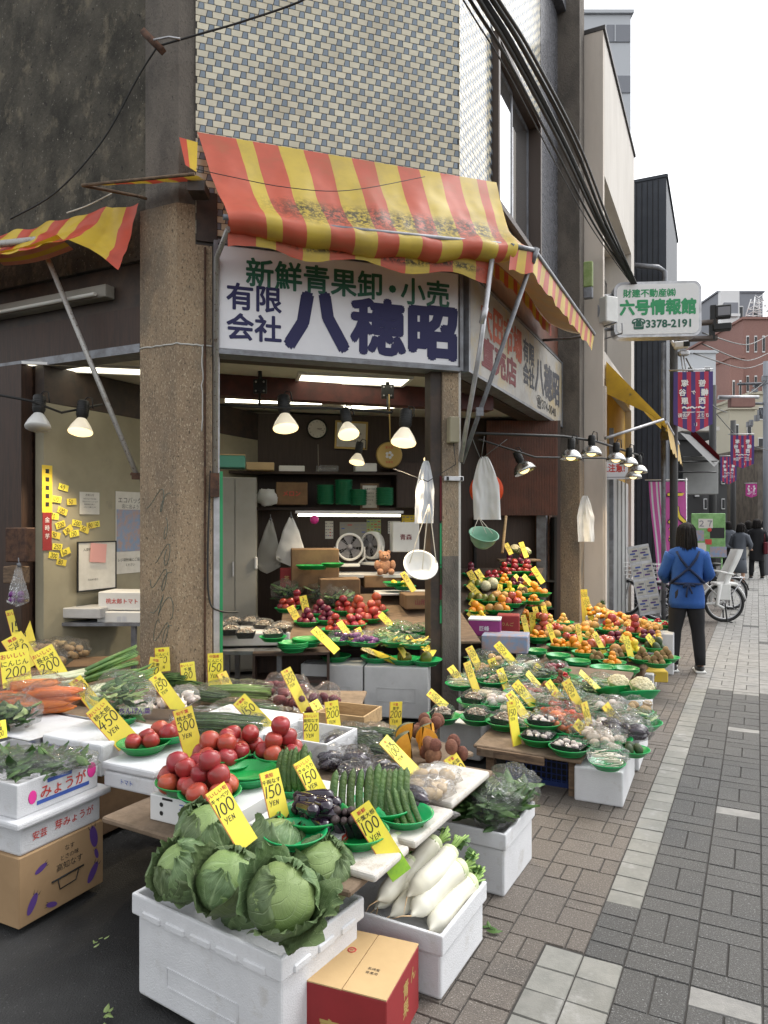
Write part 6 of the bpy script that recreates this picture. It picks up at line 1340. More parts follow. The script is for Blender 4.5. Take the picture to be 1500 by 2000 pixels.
bowl(at(576, 1645, .520), 'empty green bowl behind the cabbages', .11)
p = at(745, 1592, .482); bowl(p, 'green bowl of cucumbers at the right of the display board', .13)
for i in range(7): put('cucumber', (p.x - .04 + .024 * i, p.y - .0 + .006 * i, p.z + .06 + .006 * (i % 2)), 'cucumber leaning in the bowl at the right of the board', (0, rad(-58), rad(80 + i * 2)), 1.0, 'cucumbers in the right bowl')
for i in range(6): q = at(655 + i * 17, 1600 - i * 2, .485); put('cucumber', (q.x, q.y + .02, q.z + .075), 'cucumber standing in the row left of the right bowl', (rad(10), rad(-66), rad(88)), 1.0, 'cucumbers in a row left of the bowl')
p = at(790, 1606, .482); bowl(p, 'green bowl of dark zucchini at the edge of the board', .11)
for i in range(4): put('cucumber', (p.x - .04 + .028 * i, p.y, p.z + .05), 'dark zucchini in the bowl at the edge of the board', (0, rad(-50), rad(120)), .8, 'zucchini at the edge of the board')
for (x, y, z, s, lb) in ((646, 1500, .46, 0, 'wrapped eggplants by the 200 yen eggplant card'), (693, 1503, .47, 1, 'wrapped eggplants in the middle of the board behind the cucumbers'), (700, 1535, .47, 2, 'front bag of wrapped eggplants behind the cucumber bowl'), (757, 1522, .47, 3, 'wrapped eggplants under the slanting 100 yen card'), (805, 1572, .475, 4, 'bag of wrapped eggplants on the foam lid at the right'), (662, 1472, .46, 5, 'dark wrapped eggplants just left of the okra bags'), (770, 1560, .475, 6, 'wrapped eggplants between the cucumber bowl and the lid')):
    bagged(lb, at(x, y, z), 'eggplants', .082, (1.05, 1.0, .62), rf.uniform(-.8, .8), s, 5)
for (x, y, s, lb) in ((715, 1462, 0, 'wrapped green beans behind the eggplant bags'), (752, 1480, 1, 'wrapped green okra right of the green beans'), (690, 1445, 2, 'bag of greens behind the 200 yen card'), (735, 1445, 3, 'clear bag of green pods behind the pumpkins')): bagged(lb, at(x, y, .46), 'chives', .085, (1.2, .9, .5), rf.uniform(-1, .2), s, 60, ['leaf_dark', 'leaf_mid'])
for i, (x, y, rz, lb) in enumerate(((800, 1462, .9, 'orange pumpkin wedge left of the others'), (822, 1470, -.75, 'upright pumpkin wedge showing its seeds'), (846, 1462, .75, 'round-cut pumpkin piece at the right'), (806, 1482, 1.0, 'front pumpkin piece facing the street corner'))): put('pumpkin', at(x, y, .475), lb, (rf.uniform(-.3, .3), rf.uniform(-.2, .2), rz), .85)
for (cx_, cy_, n, lb) in ((838, 1437, 9, 'brown taro in the net behind the pumpkins'), (868, 1482, 10, 'brown taro in the net right of the pumpkins')):
    c = at(cx_, cy_, .475)
    for i in range(n): put('taro', (c.x + rf.uniform(-.09, .09), c.y + rf.uniform(-.06, .06), c.z + .03 + .045 * (i % 2)), lb, None, .95, lb)
for (x, y, s, lb) in ((852, 1535, 1, 'clear bag of pale ginger roots on the right foam lid'), (838, 1560, 2, 'lower clear bag of pale roots on the right foam lid')): bagged(lb, at(x, y, .482), 'roots', .085, (1.2, .9, .5), .3, s, 9, ['paper_tan'], True)
for k, (x, y) in enumerate(((525, 1440), (560, 1445), (545, 1428))): pack(['grape pack at the left of the open foam box', 'grape pack at the right of the open foam box', 'rear grape pack in the open foam box'][k], at(x, y, .49), .13, .10, .04, 'plum', rad(-26), 'white_plastic', k)
for k, (x, y) in enumerate(((560, 1388), (600, 1395), (640, 1385), (540, 1365), (580, 1370))): bagged(['red sweet potato bag at the left of the 350 yen card', 'red sweet potato bag in front of the 350 yen card foot', 'red sweet potato bag next to the wooden crate', 'tall dark red bag against the dark cupboard', 'dark red bag behind the 350 yen card'][k], at(x, y, .425), 'roots', .085, (.9, .9, .95), k, k, 8, ['sweet_potato'])
# --- rear table: garlic, leeks, chives ---
t = thing('steel_tray', 'stainless steel tray of garlic before the corner pillar', 'tray', at(315, 1402, .425), rad(-8)); b = MB(); hx, hy = .19, .13
b.box((0, 0, .004), (2 * hx, 2 * hy, .006))
for s in (-1, 1): b.box((s * hx, 0, .045), (.006, 2 * hy + .006, .09)); b.box((0, s * hy, .045), (2 * hx - .006, .006, .09))
b.build('pan', 'stainless', t)
c = at(315, 1400, .43)
for i in range(26): put('garlic', (c.x + rf.uniform(-.15, .15), c.y + rf.uniform(-.1, .1), c.z + .04 + .028 * (i // 10)), 'white garlic bulb heaped in the steel tray', None, 1, 'garlic in the steel tray')
bagged('net bag of white garlic with a red tie beside the steel tray', at(361, 1378, .46), 'roots', .075, (1.1, 1, .8), 0, 5, 9, ['garlic'], True)
bagged('large clear bag of chives below the asparagus bundle', at(428, 1428, .585), 'chives', .15, (1.5, .8, .35), rad(-10), 7, 130)
bagged('clear bag of chives lying further back by the red bags', at(480, 1398, .5), 'chives', .14, (1.4, .8, .3), rad(-14), 8, 110)
bagged('wrapped bundle of green stalks reaching toward the cupboard', at(465, 1362, .45), 'chives', .16, (1.5, .45, .35), rad(-4), 9, 60, ['stem_green', 'leaf_pale'])
bagged('wrapped dark green stalks behind the garlic', at(385, 1370, .45), 'chives', .15, (1.4, .5, .3), rad(-14), 10, 60, ['leaf_dark', 'leaf_mid'])
bagged('round bundle of green chives against the corner pillar', at(335, 1342, .45), 'chives', .10, (1.1, .9, .7), rad(20), 11, 110, film=False)
bagged('bundle of thin greens beneath the small chiba card', at(372, 1350, .45), 'chives', .10, (1.3, .7, .5), rad(-30), 12, 80, film=False)
def leeks(label, px, py, z, rz, n, L=.62):
    t = thing('leek_bundle', label, 'leeks', at(px, py, z), rz); bw_ = MB(); bg_ = MB(); r = random.Random(px)
    for i in range(n):
        y = (i % 6 - 2.5) * .026; zz = .018 + .026 * (i // 6); e = r.uniform(-.03, .03); up = r.uniform(.02, .14); k = r.uniform(-.05, .05)
        bw_.tube([(-L / 2, y, zz), (-.02, y + e, zz + .02), (L * .12, y + e * 2, zz + .035)], [.011, .012, .0125], 9)
        for s in (-1, 1): bg_.tube([(L * .11, y + e * 2, zz + .035), (L * .3, y + e * 3 + s * .015, zz + .05 + up * .4), (L * .55, y + e * 4 + k + s * .03, zz + .05 + up)], [.012, .010, .003], 7)
    bw_.build('shafts', 'leek_white', t); bg_.build('leaves', 'leek_green', t)
leeks('bundle of long white leeks with fanned green tops left of the pillar', 140, 1345, .50, rad(22), 18, .75); leeks('lower bundle of leeks lying under the first', 175, 1368, .47, rad(10), 12, .7)
bagged('clear bag of bok choy with purple print above the 450 yen card foot', at(235, 1410, .60), 'leaves', .12, (1.2, .7, 1.0), 0, 21, 40, ['leaf_dark', 'leaf_pale']); bowl(at(232, 1412, .598), 'green bowl under the bag of bok choy', .11)
o = thing('bag_print', 'purple printed lettering strip on the bok choy bag', 'label', dp(264, 1388, 3.40), 0); b = MB(); b.box((0, 0, .0), (.15, .003, .035)); b.build('strip', 'film_milky', o); b = MB(); b.text('ちんげん菜', 0, 0, .03, 0, y=-.004, bold=.02); b.build('lettering', 'ink_purple', o)
# carrots and others at the far left
t = thing('steel_tray', 'wide shallow steel tray under the carrot bags at the left', 'tray', at(62, 1432, .53), rad(-26)); b = MB(); b.box((0, 0, .004), (.50, .42, .006))
for s in (-1, 1): b.box((s * .25, 0, .025), (.006, .426, .05)); b.box((0, s * .21, .025), (.494, .006, .05))
b.build('pan', 'stainless', t)
styro('white foam slab lying in the steel tray below the carrots', tuple(at(66, 1428, .54)), .46, .38, .035, rad(-26), open_=False, emboss=False)
styro('pale foam box under the steel tray of carrots', (-1.93, 3.62, .452), .50, .40, .075, rad(-26), open_=False, emboss=False, mat='styro_old')
for (x, y, z, rz, lb) in ((40, 1375, .58, .5, 'bag of orange carrots at the left of the steel tray'), (95, 1392, .58, .35, 'bag of carrots showing cut ends at the front'), (70, 1355, .62, .6, 'top bag of carrots leaning toward the leeks'), (108, 1372, .63, .3, 'right bag of carrots above the white slab')): bagged(lb, at(x, y, z), 'carrots', .10, (1.35, .75, .6), rz, x, 6)
bagged('bag of green vegetables at the left edge of the tray', at(22, 1420, .58), 'leaves', .11, (1.2, 1, .7), 0, 31, 60, ['leaf_dark', 'leaf_pale'])
for (x, y, lb) in ((85, 1285, 'bag of brown burdock behind the 150 yen card'), (120, 1278, 'bag of brown potatoes behind the leeks'), (150, 1283, 'rightmost bag of potatoes behind the leeks'), (100, 1300, 'front bag of brown roots behind the carrots'), (60, 1290, 'bag of brown roots near the burdock card')): bagged(lb, at(x, y, .5), 'roots', .10, (1.2, 1, .7), x, x, 9, ['potato'], False)
board('brown cardboard sheet behind the leeks', at(215, 1290, .5), .6, .4, rad(10), .5, 0, 'carton_dark', .01)
support('low crate under the root bags at the left rear', (-2.35, 5.05), 1.3, .5, .485, rad(-26), 'carton_dark')
# leaves in the left stack
for k, (x, y, rz) in enumerate(((30, 1500, .2), (70, 1495, -.1), (110, 1500, .1), (60, 1515, .3))): bagged(['flat bag of long green leaves at the left of the top box', 'flat bag of green leaves in the middle of the top box', 'flat bag of green leaves at the right of the top box', 'front bag of green leaves in the top box'][k], at(x, y, .55), 'leaves', .11, (1.5, .9, .35), rz, 41 + k, 34, ['leaf_mid', 'leaf_dark'])
# greens in the street side foam box
for k, (x, y) in enumerate(((925, 1598), (965, 1608), (985, 1590), (945, 1580), (1000, 1575))): bagged(['bag of dark spinach at the left of the paving side box', 'bag of dark greens at the front of the paving side box', 'bag of greens at the right of the paving side box', 'bag of pale stalks at the back of the paving side box', 'crinkled bag leaning at the rear right of the paving side box'][k], at(x, y, .26), 'greens', .12, (1.1, .9, .75), k, 51 + k, 70 if k < 3 else 40, ['leaf_dark', 'leaf_mid'] if k != 3 else ['leaf_pale', 'stem_green'], film=k in (1, 4))
bagged('tall clear bag with pale stems standing in the paving side box', at(965, 1575, .30), 'chives', .12, (1.2, .5, .5), rad(70), 58, 60, ['leaf_pale', 'stem_green'], tiltx=rad(-40))
# ---------------- right platform ----------------
def r1(px, py): return atp(px, py, zr1)
for i, (x, y, k, lb) in enumerate(((864, 1410, 'shimeji', 'leftmost bowl of mushrooms beside the post'), (925, 1380, 'shimeji', 'raised mushroom bowl behind the leftmost one'), (932, 1412, 'shimeji', 'second mushroom bowl from the left along the board edge'), (985, 1422, 'shimeji', 'third mushroom bowl along the board edge'), (1052, 1452, 'white', 'bowl with black mushroom tray at the board edge'), (1112, 1472, 'white', 'bowl with black tray at the right end of the board edge'), (955, 1368, 'enoki', 'white enoki mushroom pack behind the front bowls'), (1000, 1400, 'enoki', 'white noodle-like mushroom pack in the second row'))):
    p = r1(x, y)
    if k != 'enoki': bowl(p, 'green ' + lb, .122)
    pack({'shimeji': 'wrapped brown mushrooms in the ', 'white': 'white mushrooms in the ', 'enoki': ''}[k] + lb, p + Vc((0, 0, .014)), .155 if k != 'white' else .185, .12 if k != 'white' else .14, .055 if k == 'shimeji' else .045, k, RZ + rf.uniform(-.25, .25), 'black_gloss' if k != 'enoki' else 'white_plastic', i)
p = r1(1060, 1440) + Vc((0, 0, .055)); bowl(p, 'green bowl with stacked black tray above the board edge', .115); pack('upper stacked black tray of white mushrooms', p + Vc((0, 0, .014)), .17, .125, .05, 'white', RZ, 'black_gloss', 20)
def bowlpack(x, y, lb, kind, n, mats, r=.122, z=0, s=(1.1, .95, .65), milky=False, rb=.092):
    p = r1(x, y) + Vc((0, 0, z)); bowl(p, 'green bowl holding the ' + lb, r); bagged(lb, p + Vc((0, 0, .012)), kind, rb, s, rf.uniform(-1, 1), int(x + y), n, mats, milky); return p
bowlpack(1182, 1468, 'wrapped pale shiitake at the street corner of the stall', 'roots', 10, ['mushroom']); bowlpack(1186, 1500, 'white wrapped pack lowest at the street corner', 'stalks', 30, ['enoki'], r=.1)
bowlpack(1190, 1398, 'wrapped white garlic in the tilted bowl', 'roots', 9, ['garlic']); bowlpack(1240, 1400, 'wrapped potatoes below the cauliflowers', 'roots', 8, ['potato']); bowlpack(1215, 1418, 'pale bean sprouts below the cauliflowers', 'sprouts', 60, ['sprout']); bowlpack(1150, 1360, 'wrapped lettuce left of the cauliflowers', 'leaves', 30, ['leaf_pale', 'leaf_mid'])
for k, (x, y) in enumerate(((1195, 1432), (1215, 1440), (1245, 1445))): bagged(['black bag of eggplants left on the foam boxes', 'black bag of eggplants middle on the foam boxes', 'black bag of eggplants at the street edge'][k], r1(x, y), 'eggplants', .085, (1, 1, .75), k * 1.3, 70 + k, 6)
p = r1(1235, 1474); bowl(p, 'green bowl of avocados at the street edge', .1)
heap('avocado', p, 3, 'avocado in the bowl at the street edge', .8)
for k, (x, y) in enumerate(((1075, 1400), (1105, 1408), (1130, 1415), (1092, 1388))):
    p = r1(x, y); heap('papaya', p, 2, '', 1) if False else None
    for i in range(3): put('papaya', (p.x + .045 * (i - 1), p.y + rf.uniform(-.02, .02), p.z + .045), 'orange bell pepper wrapped behind the black trays, pile %s' % ('left', 'middle', 'right', 'rear')[k], (rad(80), 0, rf.uniform(-1, 1)), .72, 'orange peppers pile %s' % ('left', 'middle', 'right', 'rear')[k])
    bagged('clear wrap over the %s pile of orange peppers' % ('left', 'middle', 'right', 'rear')[k], p, 'stalks', .085, (1.1, .8, .7), 0, 80 + k, 3, ['enoki'])
for (x, y, k, n, lb) in ((1095, 1340, 'taro', 12, 'dark red jujube'), (1065, 1358, 'taro', 10, 'reddish brown root'), (1102, 1330, 'berry', 26, 'cherry tomato at the left'), (1150, 1338, 'berry', 26, 'cherry tomato at the right')):
    p = r1(x, y); bowl(p, 'green bowl of small %ss behind the middle cards' % lb, .112); heap(k, p, n, lb + ' in the bowl behind the middle cards', .6 if k == 'taro' else 1.0, .014, .08)
for (x, y, rx, lb) in ((1205, 1372, rad(18), 'left'), (1250, 1380, rad(14), 'right')):
    p = r1(x, y) + Vc((0, 0, .05)); bowl(p, 'large green bowl tilted under the %s cauliflower' % lb, .14, (rx, rad(-10))); put('cauliflower', p + Vc((0, -.01, .035)), '%s of the two creamy cauliflowers in green bowls' % lb, (.25, .1, 0), 1.1)
for i, (x, y, kind, mats, lb) in enumerate(((965, 1305, 'roots', ['onion'], 'wrapped onions behind the post in a green bowl'), (985, 1322, 'leaves', ['leaf_dark', 'leaf_mid'], 'green leaves in the stacked bowls behind the post'), (930, 1330, 'mushrooms', None, 'wrapped dark mushrooms by the post'), (960, 1340, 'mushrooms', None, 'second wrapped dark mushrooms by the post'), (1000, 1335, 'stalks', ['enoki', 'leaf_pale'], 'pale wrapped stalks right of the dark mushrooms'), (1030, 1312, 'stalks', ['enoki'], 'long pale wrapped stalks under the fruit board'), (1060, 1330, 'leaves', ['leaf_dark', 'leaf_mid'], 'dark green leaves under the fruit board'), (1015, 1362, 'stalks', ['paper_pink', 'enoki'], 'pinkish wrapped pack in the middle of the board'), (1050, 1378, 'stalks', ['enoki', 'garlic'], 'white wrapped pack in front of the red roots'), (1120, 1385, 'leaves', ['leaf_mid', 'leaf_pale'], 'leafy pack behind the orange peppers'), (1020, 1385, 'sprouts', ['sprout'], 'bag of bean sprouts behind the third mushroom bowl'), (940, 1300, 'leaves', ['leaf_dark', 'leaf_mid'], 'green leaves at the post foot'), (1160, 1400, 'sprouts', ['sprout'], 'bag of sprouts left of the garlic bowl'), (1080, 1425, 'roots', ['carrot'], 'wrapped orange pack behind the stacked trays'), (1130, 1440, 'mushrooms', None, 'wrapped shiitake behind the right black tray'), (1150, 1455, 'roots', ['mushroom'], 'pale wrapped pack at the right end of the board edge'))):
    bowlpack(x, y, lb, kind, 26 if kind in ('leaves', 'stalks', 'sprouts', 'mushrooms') else 9, mats)
gl_ = 'small wrapped vegetables filling the gaps of the sloping mushroom board'
for k, (x, y, kd, n, mt) in enumerate(((900, 1345, 'sprouts', 50, ['sprout']), (972, 1384, 'roots', 8, ['garlic']), (1035, 1366, 'roots', 9, ['tomato']), (1078, 1382, 'stalks', 40, ['enoki']), (1112, 1366, 'roots', 8, ['lemon']), (1146, 1388, 'stalks', 40, ['leaf_pale']), (1168, 1430, 'roots', 8, ['garlic']), (1098, 1436, 'roots', 8, ['carrot']), (1022, 1424, 'stalks', 40, ['enoki']), (1128, 1350, 'leaves', 24, ['leaf_mid', 'leaf_pale']), (1176, 1345, 'stalks', 40, ['leaf_pale', 'enoki']), (1012, 1322, 'roots', 8, ['mushroom']), (1048, 1330, 'stalks', 40, ['leaf_white']), (1086, 1318, 'roots', 9, ['tomato_dark']), (950, 1318, 'roots', 8, ['onion']), (1195, 1455, 'roots', 8, ['mushroom']), (1225, 1428, 'sprouts', 50, ['sprout']), (1255, 1422, 'leaves', 20, ['leaf_pale', 'leaf_mid']))):
    bowlpack(x, y, gl_, kd, n, mt, s=(1, .9, .55))
for o in COL.objects:
    if gl_ in o.get('label', '')[-99:]: o['group'] = o['label']
# ---------------- fruit ----------------
def r2(px, py): return atp(px, py, zr2)
def fb(x, y, k, n, lb, r=.125, zf=zr2, sc=1.1, R=None, nb=1):
    p = atp(x, y, zf); bowl(p, 'green bowl under the ' + lb, r, n=nb); heap(k, p + Vc((0, 0, .011 * (nb - 1))), n, 'one of the ' + lb, sc, .014, R or r * .62); return p
fb(1050, 1255, 'mandarin', 9, 'mandarins in the leftmost bowl of the fruit board', nb=3); fb(1092, 1268, 'mandarin', 9, 'mandarins in the second bowl before the big apples'); fb(1142, 1286, 'mandarin', 11, 'mandarins piled highest on the right board', nb=3); fb(1196, 1302, 'mandarin', 8, 'mandarins in the bowl nearest the street')
fb(1062, 1240, 'apple', 5, 'dark red apples piled behind the leftmost mandarins', .12, R=.06); fb(1113, 1256, 'apple', 2, 'apples beside the brown pears'); fb(1164, 1270, 'apple', 2, 'big apples in front of the green dividers', sc=1.15); fb(1108, 1240, 'pear', 3, 'brown pears at the middle of the fruit board', .12, R=.05); fb(1212, 1280, 'pear', 2, 'brown pears right of the big apples'); fb(1205, 1288, 'kiwi', 6, 'small brown kiwis behind the nearest mandarins')
fb(1255, 1294, 'kiwi', 8, 'kiwis in the left bowl on the yellow carton'); fb(1283, 1302, 'kiwi', 8, 'pale kiwis in the front bowl on the yellow carton'); fb(1300, 1292, 'kiwi', 7, 'kiwis in the right bowl on the yellow carton'); fb(1278, 1272, 'avocado', 6, 'dark avocados behind the kiwi bowls', .12); fb(1265, 1252, 'plum', 6, 'red plums behind the avocados', .12); fb(1195, 1228, 'apple', 4, 'apples at the back of the street end', .12); fb(1188, 1236, 'mandarin', 5, 'mandarins at the foot of the end pillar'); fb(1240, 1242, 'apple', 5, 'light red apples before the bagged loquats', .12, R=.06)
fb(1140, 1238, 'orange', 3, 'cut oranges beside the pillar cards'); fb(1075, 1225, 'loquat', 8, 'pale fruit behind the dark red apples'); fb(1100, 1222, 'loquat', 8, 'pale fruit beneath the end pillar'); fb(1155, 1255, 'loquat', 7, 'small fruit in front of the end pillar', nb=2)
for k, (x, y, kd, n, zf_, lb) in enumerate(((1075, 1250, 'pear', 3, zr2, 'between the two mandarin bowls'), (1120, 1270, 'orange', 4, zr2, 'left of the highest mandarins'), (1165, 1292, 'kiwi', 6, zr2, 'between the mandarin bowls at the front'), (1180, 1262, 'apple', 3, zr2, 'right of the big apples'), (1225, 1262, 'orange', 4, zr2, 'below the bagged loquats'), (1130, 1250, 'loquat', 7, zr2, 'behind the big apples'), (1200, 1255, 'plum', 6, zr2, 'in the middle behind the pears'), (1240, 1278, 'lemon', 5, zr2, 'above the left kiwi bowl'), (1025, 1235, 'orange', 4, zr2, 'behind the tall upright cards'), (1085, 1238, 'apple', 3, zr2, 'between the dark apples and pears'), (1150, 1232, 'pear', 3, zr2, 'under the long hanging cards'),
  (925, 1150, 'mango', 3, zr3, 'under the upper post card'), (975, 1172, 'pear', 3, zr3, 'right of the melons inside'), (995, 1160, 'lemon', 5, zr3, 'in the middle of the inside rack'), (1020, 1165, 'kiwi', 6, zr3, 'before the inside oranges'), (1010, 1148, 'plum', 6, zr3, 'below the middle inside tomatoes'), (955, 1180, 'papaya', 3, zr3, 'beside the orange mangoes'), (1035, 1190, 'tomato2', 6, zr2, 'low at the right of the inside rack'), (1060, 1190, 'pear', 3, zr2, 'by the rusty jamb foot'), (1020, 1205, 'orange', 5, zr2, 'low in the middle of the inside rack'), (990, 1215, 'loquat', 8, zr2, 'lowest in the middle of the inside rack'), (985, 1145, 'mandarin', 7, zr3, 'right of the netted melons'), (1062, 1215, 'apple', 3, zr2, 'lowest by the rusty jamb'), (1030, 1222, 'mandarin', 7, zr2, 'lowest right on the inside rack'), (945, 1225, 'pear', 3, zr3, 'lowest near the post'))):
    if kd == 'papaya': kd = 'mango'
    fb(x, y, kd, n, KIND[kd].replace('_', ' ') + 's ' + lb, .112, zf_)
def bulk(x0, x1, y0, y1, n, k, label, zf, sc=1.0, zl=.05):
    for i in range(n):
        u = rf.random(); v = rf.random(); p = atp(x0 + (x1 - x0) * u, y0 + (y1 - y0) * u * .7 + (v - .5) * (y1 - y0) * .6, zf); put(k, p + Vc((0, 0, .03 + zl * (1 - abs(2 * v - 1)) * rf.uniform(.3, 1))), label, None, sc, label)
for k, (x, y) in enumerate(((1045, 1281), (1090, 1291), (1128, 1303), (1178, 1316), (1222, 1318))): bowl(r2(x, y), 'empty green bowls on the front edge of the fruit board, %s' % ('by the tall cards', 'second from the post', 'under the highest mandarins', 'fourth from the post', 'nearest the yellow carton')[k], .115, n=3)
bulk(1150, 1290, 1205, 1265, 95, 'loquat', 'yellow loquat heaped in the long bank at the street end', zr2, 1.1, .10)
bulk(1150, 1225, 1200, 1228, 32, 'mandarin', 'mandarin heaped at the back beside the end pillar', zr2, 1, .08)
for k, (x, y) in enumerate(((1165, 1192), (1178, 1196), (1200, 1212), (1218, 1216))): put('pineapple', dp(x, y, 8.6), ['pineapple leftmost behind the end pillar fruit', 'pineapple beside the pillar on the white foam box', 'pineapple crown lying amid the loquats', 'rightmost pineapple above the loquats'][k], (rf.uniform(-.9, .9), .7, k), .75)
for k, (x, y) in enumerate(((1258, 1217), (1285, 1220), (1300, 1226), (1270, 1228))):
    p = at(x, y, .445); bowl(p, ['berry bowl at the left of the far street end', 'berry bowl in the middle of the far street end', 'berry bowl at the right of the far street end', 'front berry bowl at the far street end'][k], .11); heap('berry', p, 22, ['cherry in the left berry bowl', 'cherry in the middle berry bowl', 'cherry in the right berry bowl', 'cherry in the front berry bowl'][k] + ' at the far street end', 1.1, .014, .08)
# --- inside the street opening ---
def r3(px, py): return atp(px, py, zr3)
for (x, y, k, n, lb, r) in ((960, 1135, 'tomato2', 6, 'red tomatoes at the left of the inside rack', .12), (985, 1128, 'tomato2', 7, 'red tomatoes left of centre high on the inside rack', .12), (1005, 1122, 'tomato2', 7, 'red tomatoes in the middle high on the inside rack', .12), (1030, 1122, 'tomato2', 7, 'red tomatoes at the right high on the inside rack', .12), (995, 1108, 'plum', 7, 'dark plums at the top left of the inside rack', .12), (1020, 1108, 'plum', 7, 'dark plums at the top right of the inside rack', .12), (1040, 1130, 'berry', 22, 'red berries at the right of the inside rack', .11), (1045, 1162, 'orange', 4, 'oranges at the right edge of the inside rack', .11), (1058, 1165, 'orange', 3, 'oranges beside the rusty jamb', .11), (1035, 1150, 'orange', 3, 'oranges in the middle right of the inside rack', .11), (930, 1176, 'mango', 3, 'orange mangoes by the post', .11), (928, 1200, 'orange', 4, 'oranges by the post foot', .11), (940, 1212, 'lemon', 4, 'yellow bananas and lemons by the post foot', .11), (980, 1198, 'orange', 5, 'big oranges in the middle of the inside rack', .12), (1000, 1185, 'apple', 4, 'red apples beside the big oranges inside', .12), (968, 1198, 'pear', 3, 'yellow pears left of the big oranges', .11), (920, 1126, 'plum', 5, 'dark fruit at the top by the post', .11), (1012, 1180, 'orange', 4, 'oranges behind the long mandarin cards', .11), (1042, 1180, 'mandarin', 6, 'mandarins behind the upright pillar cards', .11)):
    fb(x, y, k, n, lb, r, zr3)
for k, (x, y) in enumerate(((948, 1155), (962, 1150))): put('melon', r3(x, y) + Vc((0, 0, .06)), ['netted melon at the left inside the street opening', 'netted melon at the right inside the street opening'][k], None, .9)
for k, (x, y) in enumerate(((1005, 1078), (1015, 1083), (1025, 1085))): put('cauliflower', dp(x, y, 8.7), ['pale cauliflower left at the top of the inside rack', 'pale cauliflower middle at the top of the inside rack', 'pale cauliflower right at the top of the inside rack'][k], (.3, 0, k), .8)
board('high plank under the inside cauliflowers', dp(1012, 1092, 8.75), .5, .3, 0, dp(1012, 1092, 8.75).z, 0, 'old_wood')
# --- inside the corner opening ---
def ri(px, py): return atp(px, py, zi)
for i, (x, y, lb) in enumerate(((450, 1232, 'leftmost'), (480, 1238, 'second'), (455, 1215, 'rear left'), (490, 1215, 'rear middle'), (533, 1240, 'front right'), (515, 1222, 'rear right'), (550, 1228, 'rightmost'), (425, 1222, 'far left'))):
    p = at(x, y + 8, .665); pack('%s pack of brown mushrooms on the foam tray inside' % lb, p, .16, .12, .05, 'shimeji', rf.uniform(-.4, .4), 'black_gloss', 30 + i)
p = at(533, 1252, .665); bowl(p, 'green bowl under the front right mushrooms inside', .11)
for (x, y, k, n, lb, r) in ((600, 1222, 'plum', 8, 'dark tomatoes in the left bowl inside', .125), (640, 1218, 'plum', 8, 'dark tomatoes in the second bowl inside', .125), (655, 1238, 'tomato2', 7, 'dark red tomatoes in the front bowl inside', .125), (690, 1228, 'tomato2', 9, 'red tomatoes in the middle heap inside', .125), (725, 1215, 'tomato', 8, 'bright tomatoes in the right heap inside', .125), (700, 1205, 'tomato', 8, 'bright tomatoes at the rear of the heap inside', .125), (670, 1200, 'tomato2', 7, 'red tomatoes at the rear middle inside', .125), (560, 1195, 'tomato2', 6, 'red tomatoes at the rear left inside', .12), (580, 1188, 'tomato2', 5, 'red tomatoes behind the two small inside cards', .12), (625, 1205, 'plum', 7, 'dark plums behind the second bowl inside', .12), (735, 1200, 'tomato', 5, 'bright tomatoes at the far right inside', .12)):
    fb(x, y, k, n, lb, r, zi)
for i, (x, y, lb) in enumerate(((560, 1175, 'bag of green leaves at the rear left inside'), (630, 1180, 'bag of green leaves behind the inside tomatoes'), (645, 1185, 'second bag of green leaves behind the inside tomatoes'), (665, 1190, 'round bag of greens behind the inside tomatoes'))): bagged(lb, ri(x, y), 'leaves', .13, (1.1, .9, .8), 0, 90 + i, 40, ['leaf_dark', 'leaf_mid'])
for i, (x, y, mats, lb) in enumerate(((780, 1235, ['leaf_dark', 'leaf_mid'], 'dark leaves in the right rear bowl inside'), (755, 1250, ['leaf_pale', 'enoki'], 'pale sprouts in the bowl inside'), (800, 1245, ['leaf_dark', 'ink_gray'], 'wrapped leaf packs at the right inside'), (825, 1240, ['leaf_dark', 'leaf_mid'], 'leaf packs by the dark jamb inside'), (770, 1262, ['leaf_pale', 'leaf_mid'], 'herb packs before the avocado bowls'), (810, 1265, ['leaf_pale', 'lemon'], 'wrapped herbs with a lemon inside'))):
    p = ri(x, y); bowl(p, 'green bowl under the ' + lb, .12); bagged(lb, p + Vc((0, 0, .012)), 'leaves', .09, (1.2, 1, .5), 0, 100 + i, 26, mats)
for i, (x, y) in enumerate(((700, 1260), (665, 1258), (720, 1262))): p = ri(x, y); bowl(p, ['green bowl of purple onions left of the avocados', 'green bowl of wrapped purple eggplants inside', 'green bowl of purple heads inside'][i], .11); bagged(['wrapped purple onions before the dark tomatoes', 'wrapped purple heads left of the slanting inside card', 'purple heads beside the slanting card inside'][i], p, 'roots', .085, (1.1, 1, .7), 0, 110 + i, 8, ['purple_veg'])
for i, (x, y, k, n) in enumerate(((655, 1290, 'avocado', 1), (735, 1292, 'avocado', 2), (790, 1296, 'mango', 2), (832, 1298, 'mango', 1))):
    p = at(x, y, .423); bowl(p, ['green bowl with one avocado at the left of the grey boxes', 'green bowl with two avocados on the grey boxes', 'green bowl with mangoes on the grey boxes', 'green bowl with one mango beside the dark jamb'][i], .135); heap(k, p, n, ['single avocado on the left grey box', 'avocado in the middle bowl of the grey boxes', 'mango in the third bowl of the grey boxes', 'single mango beside the dark jamb'][i], 1.15)
bowl(at(572, 1272, .56), 'stack of empty green bowls on the dark cupboard inside', .125, n=4); bowl(at(600, 1262, .58), 'second stack of empty green bowls on the dark cupboard', .125, n=3)
